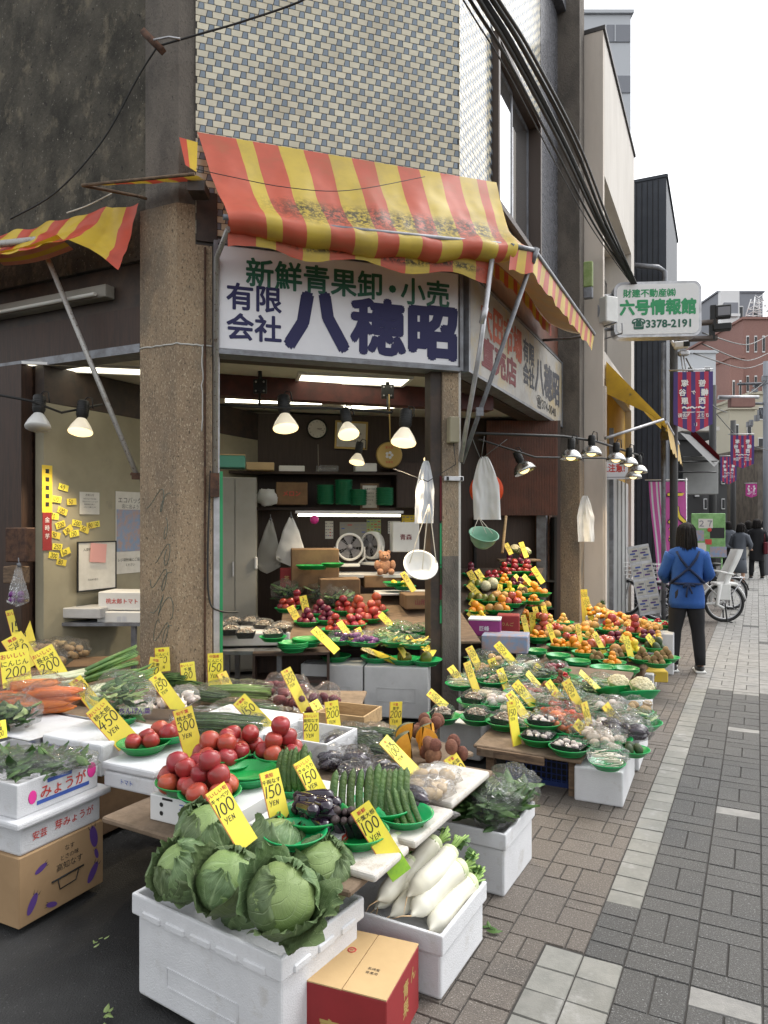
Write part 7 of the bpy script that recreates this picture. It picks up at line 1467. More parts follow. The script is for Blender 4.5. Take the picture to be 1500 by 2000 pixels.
t = thing('open_cupboard', 'dark open wooden cupboard under the empty green bowls', 'cupboard', at(520, 1395, .06) * 1, rad(6)); b = MB(); b.box((.2, .2, .48), (.62, .4, .02)); b.box((-.10, .2, .24), (.02, .4, .458)); b.box((.5, .2, .24), (.02, .4, .458)); b.box((.2, .39, .24), (.578, .02, .458)); b.box((.2, .19, .25), (.576, .36, .02)); b.build('carcass', 'brown_wood_dark', t)
for i, (x, y, lb) in enumerate(((770, 1145, 'small green bowl of limes right of the bear'), (790, 1152, 'green bowl of lemons behind the thin inside card'), (620, 1112, 'green bowl on the brown carton'), (650, 1108, 'green basket beside the fan'), (600, 1112, 'green bowl with mushrooms left on the carton'))): bowl(dp(x, y, 7.35), lb, .12)
heap('lemon', dp(790, 1152, 7.35), 6, 'lemon in the bowl behind the thin inside card'); heap('lemon', dp(770, 1145, 7.35), 2, 'lime in the small bowl right of the bear')
board('rear shelf board under the lemon bowls', dp(790, 1158, 7.4), .6, .35, BA, dp(790, 1155, 7.4).z, 0, 'styro_old')
# ---------------- price cards ----------------
def card(bx_, by_, tx, ty, w_, z, big, name, label, hdr='おいしい', yen=True, green=False, lean=.28):
    if callable(z): Pb = atp(bx_, by_, z)
    else: Pb = at(bx_, by_, z) if z > 0 else dp(bx_, by_, -z)
    Y = Pb.y; L0 = math.hypot(tx - bx_, ty - by_) * Y / F; Pt = dp(tx, ty, Y + lean * L0 * .5); up = Pt - Pb; L = up.length; up.normalize()
    d = (Pb - Vc((0, 0, H))).normalized(); x = d.cross(up).normalized(); W = w_ * Y / F; Wm = .075
    if W < Wm: yaw = math.acos(max(.25, W / Wm)) * .8; W = Wm; x = Matrix.Rotation(yaw, 4, up) @ x
    y = up.cross(x); m = Matrix((x, y, up)).transposed().to_4x4(); m.translation = Pb - up * .006
    t = thing('price_card', label, 'price card', M=m); cu = random.Random(int(tx)).uniform(-.07, .09); tw = random.Random(int(ty)).uniform(-.10, .10)
    def bend(b):
        for q in b.v: f = q.z / L; q.y += cu * L * f * f + tw * q.x * f
        return b
    b = MB()
    for k in range(6): b.box((0, 0, L * (k + .5) / 6), (W, .003, L / 6), 0); b.box((-W / 2 + .0015, -.0017, L * (k + .5) / 6), (.003, .0008, L / 6), 1)
    if green: b.box((0, -.0019, L * .12), (W * .99, .0008, L * .24), 2)
    bend(b).build('card', ['card_yellow', 'card_edge', 'card_green'], t)
    b = MB(); s = W
    b.text(hdr, -W * .05, L - s * .20, s * .21, 1, y=-.0024, bold=.02); b.text(name, 0, L - s * .48, min(s * .27, .95 * s / max(1, len(name)) * 1.0), 0, y=-.0024, bold=.012)
    hh = min(s * .52, L * .26); ww = sum(HAND[c][1] + .18 for c in big) * hh
    k = min(1, s * .92 / ww); hh *= k; b.strokes(big, -s * .46 + (s * .92 - ww * k) / 2, L - s * .66 - hh, hh, 0, y=-.0024, seed=int(bx_), wd=.10)
    if yen and L > s * 1.6: h2 = s * .28; b.strokes('YEN', -s * .34, L - s * .66 - hh - h2 * 1.45, h2, 0, y=-.0024, seed=int(by_), wd=.10)
    bend(b).build('lettering', ['ink_black', 'ink_red'], t)
CARDS = [
 (483, 1648, 416, 1537, 42, -2.33, '100', 'キャベツ', '100 yen card standing in the cabbages', 'おいしい旬'), (783, 1706, 700, 1572, 44, -2.41, '100', '千葉大根', '100 yen card with green lower end standing among the daikon', '新鮮'),
 (380, 1478, 355, 1381, 38, .56, '300', '桃太郎', '300 yen card between the tomato bowls', '旬千葉'), (249, 1450, 184, 1377, 44, .585, '450', '桃太郎', '450 yen card at the left of the big tomatoes', 'おいしい'),
 (549, 1614, 527, 1503, 38, .52, '150', '千両なす', '150 yen card standing left of the long eggplant bowl', '高知'), (634, 1574, 588, 1481, 33, .50, '150', 'きゅうり', '150 yen card between cucumber bowl and eggplant bags', 'おいしい'),
 (609, 1482, 607, 1390, 31, .47, '200', '高知なす', '200 yen eggplant card at the grape box corner', 'おいしい'), (657, 1456, 645, 1367, 26, .46, '200', 'きゅうり', '200 yen card with pale upper edge before the crate', '旬'),
 (772, 1432, 772, 1368, 22, .46, '200', '里芋', 'upright card before the grey foam boxes', '千葉'), (823, 1522, 746, 1442, 20, .49, '100', '生姜', 'slanting 100 yen card crossing the pumpkins', '旬'), (922, 1547, 880, 1474, 27, .36, '100', '小松菜', '100 yen card in the leafy greens box on the paving', '千葉'),
 (523, 1424, 465, 1364, 31, .57, '150', 'にら', 'card lying slanted over the chives bag', '千葉県'), (597, 1386, 555, 1306, 21, .47, '350', 'さつま芋', '350 yen card standing in the sweet potato bags', '千葉'), (630, 1404, 612, 1367, 16, .46, '200', '芋', 'thin card lying toward the wooden crate', '旬'),
 (350, 1386, 300, 1317, 27, .50, '150', '二束', '150 yen card slanting down to the garlic tray', '旬'), (295, 1345, 307, 1283, 27, .45, '50', '生姜', 'tilted 50 yen card touching the corner pillar', '中国'), (318, 1310, 316, 1263, 28, .50, '150', 'にんにく', 'card highest against the corner pillar', '青森'), (370, 1342, 365, 1292, 28, .45, '80', '千葉', 'small card on the right face of the corner pillar', 'おいしい'), (421, 1340, 420, 1274, 30, .45, '150', 'にんにく', '150 yen card below the left steel frame', '中国産'), (446, 1343, 432, 1312, 18, .45, '100', '葉', 'card half hidden behind the 150 yen card at the steel frame', '旬'),
 (52, 1268, 30, 1187, 38, .55, '150', '旬', '150 yen card standing highest at the far left', 'おいしい'), (60, 1302, 20, 1240, 40, .55, '150', 'ごぼう', 'burdock card in front of the highest card at far left', '青森'), (34, 1338, 26, 1268, 52, .58, '200', 'にんじん', '200 yen carrot card behind the carrot bags', 'おいしい'), (112, 1326, 78, 1266, 44, .56, '200', '長ねぎ', '200 yen card leaning beside the leeks', 'おいしい'), (186, 1378, 143, 1324, 27, .56, '150', '小松菜', '150 yen card under the leek bundle', '千葉'), (2, 1440, 0, 1405, 16, .6, '100', '葉', 'card cut by the left edge near the steel tray', '旬'),
 (870, 1380, 836, 1350, 15, .30, '180', 'しめじ', 'card over the leftmost mushroom bowl beside the post', '長野'), (934, 1358, 909, 1292, 12, zr1, '150', 'えのき', 'card leaning against the post edge', '旬'), (944, 1322, 916, 1262, 13, zr1, '100', 'しめじ', 'card slanting at the right of the post', '長野'), (972, 1322, 958, 1285, 14, zr1, '100', '舞茸', 'card among the dark mushroom packs', '旬'), (1012, 1306, 970, 1255, 15, zr1, '150', '玉ねぎ', 'card slanting over the wrapped onions', '旬'), (1010, 1454, 995, 1367, 14, zr1, '150', 'マッシュルーム', 'tall card at the left of the black trays', '千葉'), (1038, 1420, 996, 1350, 14, zr1, '180', '椎茸', 'card leaning behind the stacked black tray', '群馬'), (1052, 1388, 1004, 1332, 16, zr1, '100', 'もやし', 'card slanting across the middle of the vegetable stall', '旬'), (1076, 1328, 1042, 1300, 15, zr1, '150', 'トマト', 'card left of the cherry tomato bowls', '熊本'), (1062, 1350, 1026, 1314, 7, zr1, '80', '菜', 'thin edge-on card before the red roots', '旬'), (1118, 1388, 1078, 1350, 14, zr1, '200', 'パプリカ', 'card over the orange peppers', '韓国'), (1142, 1398, 1103, 1328, 15, zr1, '150', 'なつめ', 'long card slanting right of the jujube bowl', '旬'), (1158, 1442, 1138, 1370, 9, zr1, '100', '菜', 'narrow card behind the black eggplant bags', '旬'), (1168, 1452, 1122, 1410, 17, zr1, '200', '椎茸', 'wide card at the right black tray', '旬'), (1185, 1362, 1132, 1310, 6, zr1, '150', '花', 'thin slanting card left of the cauliflowers', '旬'),
 (1015, 1272, 1003, 1208, 11, zr2, '300', 'みかん', 'tall upright card left of the mandarins', '愛媛'), (1032, 1248, 1021, 1200, 10, zr2, '300', 'りんご', 'second upright card left of the apples', '青森'), (1042, 1240, 1037, 1195, 10, zr2, '350', '梨', 'third upright card left of the apples', '千葉'), (1052, 1215, 1045, 1184, 10, zr2, '400', '柿', 'short upright card behind the apples', '旬'), (1068, 1212, 1060, 1182, 9, zr2, '300', '柿', 'rightmost of the short upright cards behind the apples', '旬'), (1137, 1264, 1125, 1218, 6, zr2, '350', '梨', 'narrow card between pears and big apples', '旬'), (1234, 1290, 1222, 1242, 9, zr2, '150', 'キウイ', 'card standing left of the kiwi bowls', '旬'), (1258, 1278, 1210, 1244, 12, zr2, '200', 'アボカド', 'card slanting left of the avocados', '旬'), (1145, 1238, 1140, 1150, 13, -8.9, '500', 'マンゴー', 'long yellow card hanging on the tan end pillar', '旬'), (1162, 1256, 1143, 1165, 13, -8.7, '500', 'ぶどう', 'second long yellow card sloping from the tan end pillar', '旬'), (1170, 1262, 1152, 1195, 11, -8.5, '400', 'ぶどう', 'lower yellow card on the fruit before the end pillar', '旬'), (1032, 1252, 985, 1228, 9, zr2, '100', '特売', 'pale card lying beside the tall mandarin card', '旬'),
 (936, 1150, 915, 1115, 12, zr3, '150', '柿', 'upper card at the post inside the street opening', '旬'), (948, 1140, 931, 1112, 10, zr3, '200', '柿', 'card leaning on the netted melons', '旬'), (942, 1170, 914, 1140, 13, zr3, '300', '瓜', 'card below the melons at the post', '旬'), (957, 1198, 917, 1174, 14, zr3, '300', '芒', 'broad card across the orange mangoes', '旬'), (1026, 1150, 1005, 1122, 5, zr3, '150', '苺', 'thin card below the inside tomatoes', '旬'), (1050, 1155, 1020, 1124, 8, zr3, '200', '苺', 'slanting card at the right below the inside tomatoes', '旬'), (1048, 1166, 1012, 1144, 10, zr3, '150', '柑', 'card before the inside oranges', '旬'), (1060, 1138, 1040, 1108, 10, zr3, '250', '豆', 'card at the right end of the inside tomatoes', '旬'), (985, 1182, 981, 1162, 6, zr3, '100', '梨', 'small card behind the big inside oranges', '旬'), (998, 1082, 988, 1060, 8, -8.6, '200', '花', 'left card beside the inside cauliflowers', '旬'), (1028, 1088, 1017, 1058, 8, -8.6, '200', '花', 'right card beside the inside cauliflowers', '旬'), (930, 1208, 914, 1194, 14, zr3, '180', '実', 'card low at the post by the lemons', '旬'), (975, 1165, 978, 1140, 9, zr3, '300', '桃', 'short bent card right of the melons', '旬'),
 (905, 1340, 880, 1300, 13, zr1, '150', '豆', 'card right against the post foot over the pale sprouts', '旬'), (990, 1345, 975, 1305, 12, zr1, '100', '茸', 'card between the enoki packs and dark mushrooms', '旬'), (1098, 1372, 1068, 1330, 12, zr1, '150', '菜', 'card slanting before the left cherry tomatoes', '旬'), (1210, 1420, 1180, 1375, 12, zr1, '120', '芋', 'card below the left cauliflower', '旬'), (1232, 1362, 1205, 1325, 9, zr1, '250', '花', 'card between the two cauliflowers', '旬'), (1085, 1262, 1070, 1218, 9, zr2, '300', '柿', 'card in the mandarins right of the dark apples', '旬'), (1180, 1275, 1160, 1235, 9, zr2, '300', '林檎', 'card behind the big apples', '旬'), (1290, 1275, 1262, 1240, 9, zr2, '400', '実', 'card over the avocados at the street end', '旬'),
 (583, 1214, 566, 1183, 14, zi, '200', 'トマト', 'left small card behind the dark tomatoes inside', '熊本'), (600, 1200, 590, 1163, 14, zi, '150', '菜', 'right small card behind the dark tomatoes inside', '旬'), (657, 1272, 612, 1226, 15, .56, '150', '紫', 'slanting card left of the purple heads inside', '旬'), (692, 1258, 663, 1212, 11, zi, '200', 'トマト', 'slanting card in the middle of the inside tomatoes', '旬'), (708, 1250, 696, 1226, 12, zi, '150', '豆', 'short card right of the inside tomato cards', '旬'), (768, 1226, 741, 1199, 12, zi, '300', 'トマト', 'card at the right end of the inside tomatoes by the dark carton', '旬'), (772, 1292, 706, 1263, 8, .44, '200', '実', 'thin card lying across the avocado bowls', '旬'), (792, 1282, 770, 1244, 7, .5, '150', '菜', 'thin orange-edged card among the herb packs', '旬'), (848, 1276, 818, 1256, 13, .5, '200', '芒', 'card at the dark jamb over the mango bowl', '旬'), (808, 1154, 786, 1116, 10, -7.2, '150', '檸檬', 'card leaning below the hanging white basin', '旬'), (846, 1250, 840, 1232, 8, zi, '100', '菜', 'sliver of a card against the dark jamb', '旬')]
for i, c in enumerate(CARDS):
    card(*c[:8], 'yellow ' + c[8], c[9], green=(i == 1))
# ---------------- street beyond the shop ----------------
def prismb(b, t0, t1, p0, p1, z0, z1, mi=0):
    o = B; N3 = Vc((NX, NY, 0)); b.prism(poly(o + IN * t0 + N3 * p0, o + IN * t0 + N3 * p1, o + IN * t1 + N3 * p1, o + IN * t1 + N3 * p0), z0, z1, mi)
nb = thing('neighbour_building', 'beige rendered building with deep window recess beyond the shop', 'building')
b = MB(); P1_ = .55
prismb(b, 4.37, 4.50, -4, P1_, 0, 8.4, 0); prismb(b, 4.505, 7.70, -.6, P1_, 6.45, 8.4, 1); prismb(b, 4.505, 7.70, -.6, P1_, 3.62, 4.0, 1); prismb(b, 7.705, 8.15, -4, P1_, 0, 8.4, 1); prismb(b, 4.505, 7.70, -4, .10, 3.62, 8.39, 1); prismb(b, 4.505, 7.70, -4, P1_ - .10, 0, 3.60, 2)
b.build('walls', ['facade_beige', 'facade_white', 'facade_yellow'], nb)
b = MB(); prismb(b, 4.36, 8.18, -.5, P1_ + .03, 8.402, 8.46); b.build('roof_edge', 'bronze_dark', nb)
b = MB(); prismb(b, 4.7, 6.0, .102, .16, 4.05, 5.9); prismb(b, 6.2, 7.5, .102, .16, 4.05, 5.9); w1 = b.build('window', 'bronze_dark', nb)
b = MB(); prismb(b, 4.78, 5.92, .161, .165, 4.12, 5.82); prismb(b, 6.28, 7.42, .161, .165, 4.12, 5.82); b.build('pane', 'glass_dark', w1)
b = MB(); prismb(b, 4.6, 7.6, P1_ - .098, P1_ - .04, 0.05, 2.3)
for k in range(6): prismb(b, 4.6 + k * .5, 4.64 + k * .5, P1_ - .04, P1_ - .02, .05, 2.3)
b.build('shutter', 'shutter_grey', nb)
b = MB(); prismb(b, 4.40, 4.52, P1_ + .002, P1_ + .03, 0, 3.5); prismb(b, 5.1, 5.16, P1_ - .02, P1_ + .04, 0, 3.0, 1); b.build('corner_trim', ['facade_beige', 'steel_grey'], nb)
nv = thing('navy_building', 'narrow dark navy building with slim sheet metal cladding', 'building'); b = MB(); prismb(b, 9.0, 12.6, -4, 1.05, 0, 8.3, 0)
prismb(b, 8.98, 12.6, -4.02, 1.08, 8.302, 8.36, 0); b.build('walls', 'facade_navy', nv); b = MB()
for k in range(22): prismb(b, 8.99, 8.998, -1.2 + k * .1, -1.19 + k * .1, 0, 8.28)
b.build('seam_lines', 'black_matt', nv)
b = MB(); q = [dp(1238, 518, 13.6), dp(1285, 522, 13.6), dp(1298, 530, 13.6), dp(1298, 620, 13.6)]; b.tube(q, .05, 8); b.build('flue_pipe', 'steel_grey', nv)
# yellow awning of the neighbour
ya = thing('mustard_awning', 'mustard yellow awning folded low on a pole beyond the fruit stall', 'awning'); N3 = Vc((NX, NY, 0))
def fya(u, v):
    p = B + IN * (4.55 + 3.0 * u) + N3 * (.57 + .78 * v); return p + Vc((0, 0, 3.85 - .88 * v - .05 * math.sin(math.pi * v) + .02 * noise.noise(Vc((u * 9, v * 5, 1)))))
def fyv(u, v):
    p = B + IN * (4.55 + 3.0 * u) + N3 * (1.35 + .06 * v); return p + Vc((0, 0, 2.97 - .38 * v + .02 * math.sin(u * 30) * v))
b = MB(); b.grid(fya, 30, 10); b.build('canopy', 'vinyl_mustard', ya); b = MB(); b.grid(fyv, 30, 4); b.build('valance', 'vinyl_mustard', ya)
b = MB(); b.tube([fya(0, 1), fya(1, 1)], .02, 6); b.tube([dp(1182, 856, 9.2), fya(0, .95)], .02, 8); b.build('pole', 'steel_light', ya)
b = MB(); b.grid(lambda u, v: (B + IN * 4.53 + N3 * (.57 + .76 * u) + Vc((0, 0, 3.86 - .88 * u - (1 - u) * .45 * v))), 8, 3); b.build('side_cloth', 'vinyl_mustard', ya)
t = thing('notice_sign', 'white notice board with red warning lettering hung behind the street lamps', 'sign', dp(1189, 917, 10.0), rad(-8)); b = MB(); b.box((0, 0, 0), (.52, .015, .28), 0, None, .003); b.build('board', 'sign_white', t); b = MB(); b.text('頭上注意!', 0, .02, .125, 0, y=-.009, bold=.03, wide=.82); b.box((0, -.009, -.11), (.46, .002, .01), 1); b.build('lettering', ['ink_red', 'ink_gray'], t)
# hanging sign
t = thing('projecting_sign', 'white rounded projecting sign with green Japanese lettering and phone number', 'sign', dp(1280, 608, 10.5), rad(-5)); b = MB()
def rrect(w_, h, r, n=6):
    o = []
    for cx, cz, a0 in ((w_ / 2 - r, h / 2 - r, 0), (-w_ / 2 + r, h / 2 - r, 90), (-w_ / 2 + r, -h / 2 + r, 180), (w_ / 2 - r, -h / 2 + r, 270)):
        for i in range(n + 1): a = rad(a0 + 90 * i / n); o.append((cx + r * math.cos(a), cz + r * math.sin(a)))
    return o
def plate(b, o, y0, y1, mi=0):
    n = len(o); b.add([(p[0], y0, p[1]) for p in o] + [(p[0], y1, p[1]) for p in o], [list(range(n)), list(range(n, 2 * n))[::-1]] + [((i + 1) % n, i, n + i, n + (i + 1) % n) for i in range(n)], mi)
plate(b, rrect(1.24, .81, .12), -.11, .11); b.build('case', 'steel_light', t); b = MB(); plate(b, rrect(1.16, .73, .09), -.118, -.112); plate(b, rrect(1.16, .73, .09), .112, .118); b.build('panel', 'white_paint', t)
b = MB(); b.text('財建不動産㈱', -.12, .235, .125, 0, y=-.122, bold=.025, wide=1.0); b.text('六号情報館', 0, .03, .235, 0, y=-.122, bold=.04, wide=.93); b.text('☎3378-2191', .05, -.215, .155, 1, y=-.122, bold=.03); b.build('lettering', ['ink_green_bright', 'ink_green'], t)
b = MB(); b.tube([(-.62, .0, .25), (-1.1, .1, .25)], .025, 6); b.tube([(-.62, .0, -.25), (-1.1, .1, -.25)], .025, 6); b.build('bracket', 'steel_grey', t)
t = thing('air_conditioner', 'old outdoor air conditioner on a wall bracket left of the projecting sign', 'air conditioner', dp(1174, 612, 9.95), rad(-65)); b = MB(); b.box((0, 0, 0), (.45, .22, .36), 0, None, .015); b.build('case', 'white_plastic', t); b = MB(); b.lathe([(.02, 0), (.15, 0), (.15, .01), (.02, .01)], 24, 0, Tr((-.05, -.112, 0)) @ Matrix.Rotation(rad(90), 4, 'X')); b.build('fan_grille', 'ink_gray', t); b = MB(); b.tube([(-.3, 0, -.2), (.3, 0, -.2)], .012, 5); b.tube([(-.3, .1, -.2), (-.3, .1, -.34), (.3, .1, -.34), (.3, .1, -.2)], .01, 5); b.build('bracket', 'steel_grey', t)
t = thing('meter_box', 'pale green meter box with grey lower half on the concrete end pillar', 'meter box', dp(1149, 548, 9.55), ROT); b = MB(); b.box((0, 0, .08), (.12, .07, .34), 0, None, .01); b.box((0, 0, -.17), (.12, .08, .15), 1, None, .01); b.build('case', ['leaf_pale', 'steel_grey'], t)
# poles with banners
def pole(label, px, Y, z1, r, mat='steel_grey', ztop=None):
    x = (px - CX) * Y / F; t = thing('utility_pole', label, 'pole', (x, Y, 0)); b = MB(); b.tube([(0, 0, 0), (0, 0, z1)], r, 12); b.build('shaft', mat, t); return t
def banner(label, x0, x1, y0, y1, Y, small=False, mat='banner_stripe'):
    p = dp((x0 + x1) / 2, y0, Y); w_ = (x1 - x0) * Y / F; h = (y1 - y0) * Y / F; t = thing('pole_banner', label, 'banner', p, rad(-6))
    b = MB(); o = [(-w_ / 2, 0), (w_ / 2, 0), (w_ / 2, -h * .86), (0, -h), (-w_ / 2, -h * .86)]
    def fn(u, v):
        zb = -h * (.86 + .14 * (1 - abs(2 * u - 1))); return Vc(((u - .5) * w_, .02 * math.sin(u * 5 + v * 3) * v, zb * v))
    b.grid(fn, 16, 10); b.grid(lambda u, v: fn(u, v) + Vc((0, .008, 0)), 16, 10); b.build('cloth', mat, t); b = MB()
    for c, x, z in (('笹', .22, .19), ('塚', -.22, .19), ('幡', .28, .34), ('ケ', 0, .34), ('谷', -.28, .34), ('西', .22, .48), ('原', -.22, .48)): b.text(c, x * w_, -z * h, w_ * (.19 if c != 'ケ' else .13), 0, y=-.012, bold=.03, mirror=True)
    b.text('〜〜〜', 0, -.59 * h, w_ * .2, 0, y=-.012, bold=.05); b.text('ささはた商店街', 0, -.715 * h, w_ * .115, 0, y=-.012, bold=.02, mirror=True); b.box((0, -.012, -.665 * h), (w_ * .55, .002, h * .012)); b.box((0, -.012, -.765 * h), (w_ * .6, .002, h * .008))
    sh = [(-.09, .07), (.09, .07), (.09, -.02), (0, -.09), (-.09, -.02)]; b.add([(q[0] * w_, -.012, -.875 * h + q[1] * w_) for q in sh], [(4, 3, 2, 1, 0)]); b.add([(q[0] * w_ * .8, -.0135, -.875 * h + q[1] * w_ * .8) for q in sh], [(4, 3, 2, 1, 0)], 1); b.text('F', 0, -.87 * h, w_ * .1, 0, y=-.015, bold=.04, mirror=True)
    b.build('lettering', ['ink_white', 'ink_navy'], t); b = MB(); b.tube([(-w_ * .62, 0, .03), (w_ * .5, 0, .03)], .012, 6); b.build('arm', 'steel_light', t); return t
t = pole('dark steel pole carrying the nearest striped banner and floodlights', 1316, 11.05, 4.9, .06, 'facade_dark'); b = MB(); b.tube([(-.16, 0, 0), (-.16, 0, 4.4)], .035, 8); b.box((-.16, -.04, 2.95), (.10, .08, .13)); b.build('conduit', 'steel_grey', t); b = MB(); b.tube([(0, 0, 4.68), (.66, -.02, 4.72)], .05, 4); b.tube([(0, 0, 4.45), (.66, -.02, 4.47)], .05, 4); b.build('cross_arm', 'bronze', t)
banner('nearest red and blue striped banner with mirrored white lettering on the dark steel pole', 1317, 1391, 726, 845, 10.9)
for px, py, lb in ((1412, 612, 'upper black floodlight at the right of the projecting sign'), (1410, 642, 'lower black floodlight at the right of the projecting sign')):
    o = thing('floodlight', lb, 'floodlight', dp(px, py, 11.0), rad(-20)); b = MB(); b.box((0, 0, .02), (.22, .12, .20) if py < 620 else (.26, .16, .10), 0, None, .01); b.box((-.14, 0, -.02), (.08, .1, .30)); b.build('housing', 'black', o); b = MB(); b.box((.01, -.063, .02), (.17, .004, .13) if py < 620 else (.2, .004, .04)); b.build('lens', 'ink_gray', o)
o = thing('security_camera', 'white security camera under the projecting sign', 'camera', dp(1331, 674, 10.9), rad(-20)); b = MB(); b.box((0, 0, 0), (.22, .12, .11), 0, None, .02); b.tube([(-.1, 0, 0), (-.14, 0, .08)], .025, 6); b.build('housing', 'white_paint', o); b = MB(); b.box((.07, -.062, .0), (.09, .004, .08)); b.build('lens', 'black_gloss', o)
o = thing('siren_speaker', 'small grey box of street wiring below the security camera', 'junction box', dp(1335, 690, 10.95)); b = MB(); b.box((0, 0, 0), (.16, .1, .08), 0, None, .02); b.tube([(.0, 0, -.04), (.05, 0, -.3), (.2, 0, -.55)], .012, 5); b.tube([(-.04, 0, -.04), (.0, 0, -.3), (.16, 0, -.55)], .012, 5); b.build('case', 'steel_light', o)
pole('slim pole with the second striped banner and a reddish cross box', 1392, 18.6, 5.2, .09, 'facade_dark'); banner('second smaller striped banner farther down the street', 1428, 1472, 850, 915, 18.5)
o = thing('cross_box', 'reddish brown box arm topped with white pipe over the street', 'street fitting', dp(1448, 787, 18.6)); b = MB(); b.box((0, 0, 0), (.62, .2, .22)); b.build('box', 'brick_red', o); b = MB(); b.tube([(-.6, 0, .15), (.45, 0, .15)], .05, 8); b.build('pipe', 'steel_light', o)
pole('third pole deep in the street with a magenta banner', 1432, 27, 5.5, .1, 'facade_dark'); banner('third striped banner beside the slim pole', 1408, 1438, 892, 946, 26, mat='banner_stripe')
o = banner('small magenta banner deepest in the street', 1457, 1478, 945, 972, 33, mat='banner_magenta')
t = pole('concrete pole with tangled transformer gear at the right edge', 1497, 22, 6.6, .1, 'facade_grey'); b = MB(); r = random.Random(6)
for k in range(26): c = Vc((r.uniform(-.5, .5), r.uniform(-.3, .3), r.uniform(4.6, 6.4))); b.box(c, (r.uniform(.08, .25), .12, r.uniform(.06, .2))) if k % 3 else b.tube([c, c + Vc((r.uniform(-.6, .6), 0, r.uniform(-.5, .3)))], .02, 5)
b.tube([(-.9, 0, 5.9), (.8, 0, 5.95)], .04, 6); b.tube([(-.8, 0, 5.3), (.8, 0, 5.3)], .04, 6); b.build('transformer_gear', 'steel_grey', t)
wl = 'street wire %s between the far poles'
for k, (a, c, lb) in enumerate((((1372, 650, 11.2), (1500, 655, 24), 'upper grey'), ((1372, 672, 11.2), (1500, 690, 24), 'middle grey'), ((1355, 690, 11.2), (1500, 705, 26), 'lower grey'), ((1340, 700, 11.1), (1420, 805, 18.6), 'steeply dropping'), ((1392, 800, 18.6), (1500, 880, 20), 'low slanting'), ((1395, 780, 18.6), (1500, 740, 22), 'rising'))):
    p, q = dp(*a), dp(*c); m_ = p.lerp(q, .5) - Vc((0, 0, .25)); cable('wire', wl % lb, [p, m_, q], .012, 'wire_grey', 5, 8)
# far buildings
def far(name, label, x0, x1, y0, Y, dpt, mat, storeys=0, cols=0, wm='glass_dark', y1=None, side=None, cat='building'):
    X0, X1 = (x0 - CX) * Y / F, (x1 - CX) * Y / F; z = H + (HY - y0) * Y / F; t = thing(name, label, cat, ((X0 + X1) / 2, Y, 0)); w_ = X1 - X0
    b = MB(); b.box((0, dpt / 2, z / 2), (w_, dpt, z)); b.build('walls', mat, t); b = MB(); b.box((0, dpt / 2, z + .1), (w_ + .3, dpt + .3, .2)); b.build('roof', mat, t)
    if storeys:
        for i in range(storeys):
            for j in range(cols):
                f = MB(); zz = z - (i + .62) * (z - 2) / storeys; f.box((-w_ / 2 + (j + .5) * w_ / cols, -.03, zz), (w_ / cols * .34, .08, (z - 2) / storeys * .42)); wo = f.build('window', 'white_paint', t); f = MB(); f.box((-w_ / 2 + (j + .5) * w_ / cols, -.075, zz), (w_ / cols * .28, .01, (z - 2) / storeys * .36)); f.build('pane', wm, wo)
    return t, w_, z
t, w_, z = far('balcony_tower', 'tall pale blue-grey tower with open balconies rising behind the beige facade', 1120, 1232, 28, 42, 10, 'facade_pale')
for k in range(5):
    zz = z - 1.15 - k * 3.0; b = MB(); b.box((w_ / 2 - .72, -.02, zz), (1.36, .08, 1.0)); b.box((w_ / 2 - .95, -.07, zz), (.06, .06, 1.0), 1); b.build('balcony', ['facade_grey', 'facade_pale'], t)  # flat grey panel paints the dark of each balcony recess
t, w_, z = far('apartment_block', 'white and grey apartment block with stacked balconies at the right skyline', 1402, 1490, 572, 78, 14, 'facade_grey', 7, 3)
b = MB(); b.box((-w_ / 2 + 1.0, -.4, z / 2), (2.0, .7, z)); b.build('stair_column', 'white_paint', t)
for k in range(7): b = MB(); zz = z - 2.0 - k * 3.0; b.box((-w_ / 2 + 1.0, -.86, zz), (1.5, .2, 1.3), 0); b.box((-w_ / 2 + 1.0, -.97, zz - .7), (1.9, .1, .3), 1); b.build('balcony', ['facade_grey', 'white_paint'], t)
t, w_, z = far('brick_building', 'taller red brick building with small windows at the right edge', 1452, 1530, 624, 62, 12, 'brick_red', 5, 5)
far('brick_building', 'lower stepped red brick wing left of the taller brick building', 1426, 1452, 700, 61, 10, 'brick_red', 3, 2)
t = thing('lattice_mast', 'white lattice mast standing on the red brick roof', 'mast', dp(1478, 624, 66)); b = MB()
for sx in (-1, 1):
    for sy in (-1, 1): b.tube([(sx * .8, sy * .8, 0), (sx * .35, sy * .35, 2.0)], .05, 5)
for k in range(4): q = .8 - k * .13; zz = k * .55; b.tube([(-q, -q, zz), (q, -q, zz), (q, q, zz), (-q, q, zz), (-q, -q, zz)], .035, 4); b.tube([(-q, -q, zz), (q - .1, -q + .1, zz + .5)], .03, 4); b.tube([(q, -q, zz), (-q + .1, -q + .1, zz + .5)], .03, 4)
b.build('lattice', 'white_paint', t)
far('pale_building', 'pale blue building behind the nearest striped banner', 1330, 1398, 690, 52, 12, 'facade_pale', 5, 2); far('cream_building', 'cream yellow building low behind the poles', 1425, 1475, 800, 45, 10, 'facade_cream', 3, 2); far('cream_building', 'pale cream building at the right end of the street', 1470, 1560, 770, 52, 10, 'facade_cream', 4, 3)
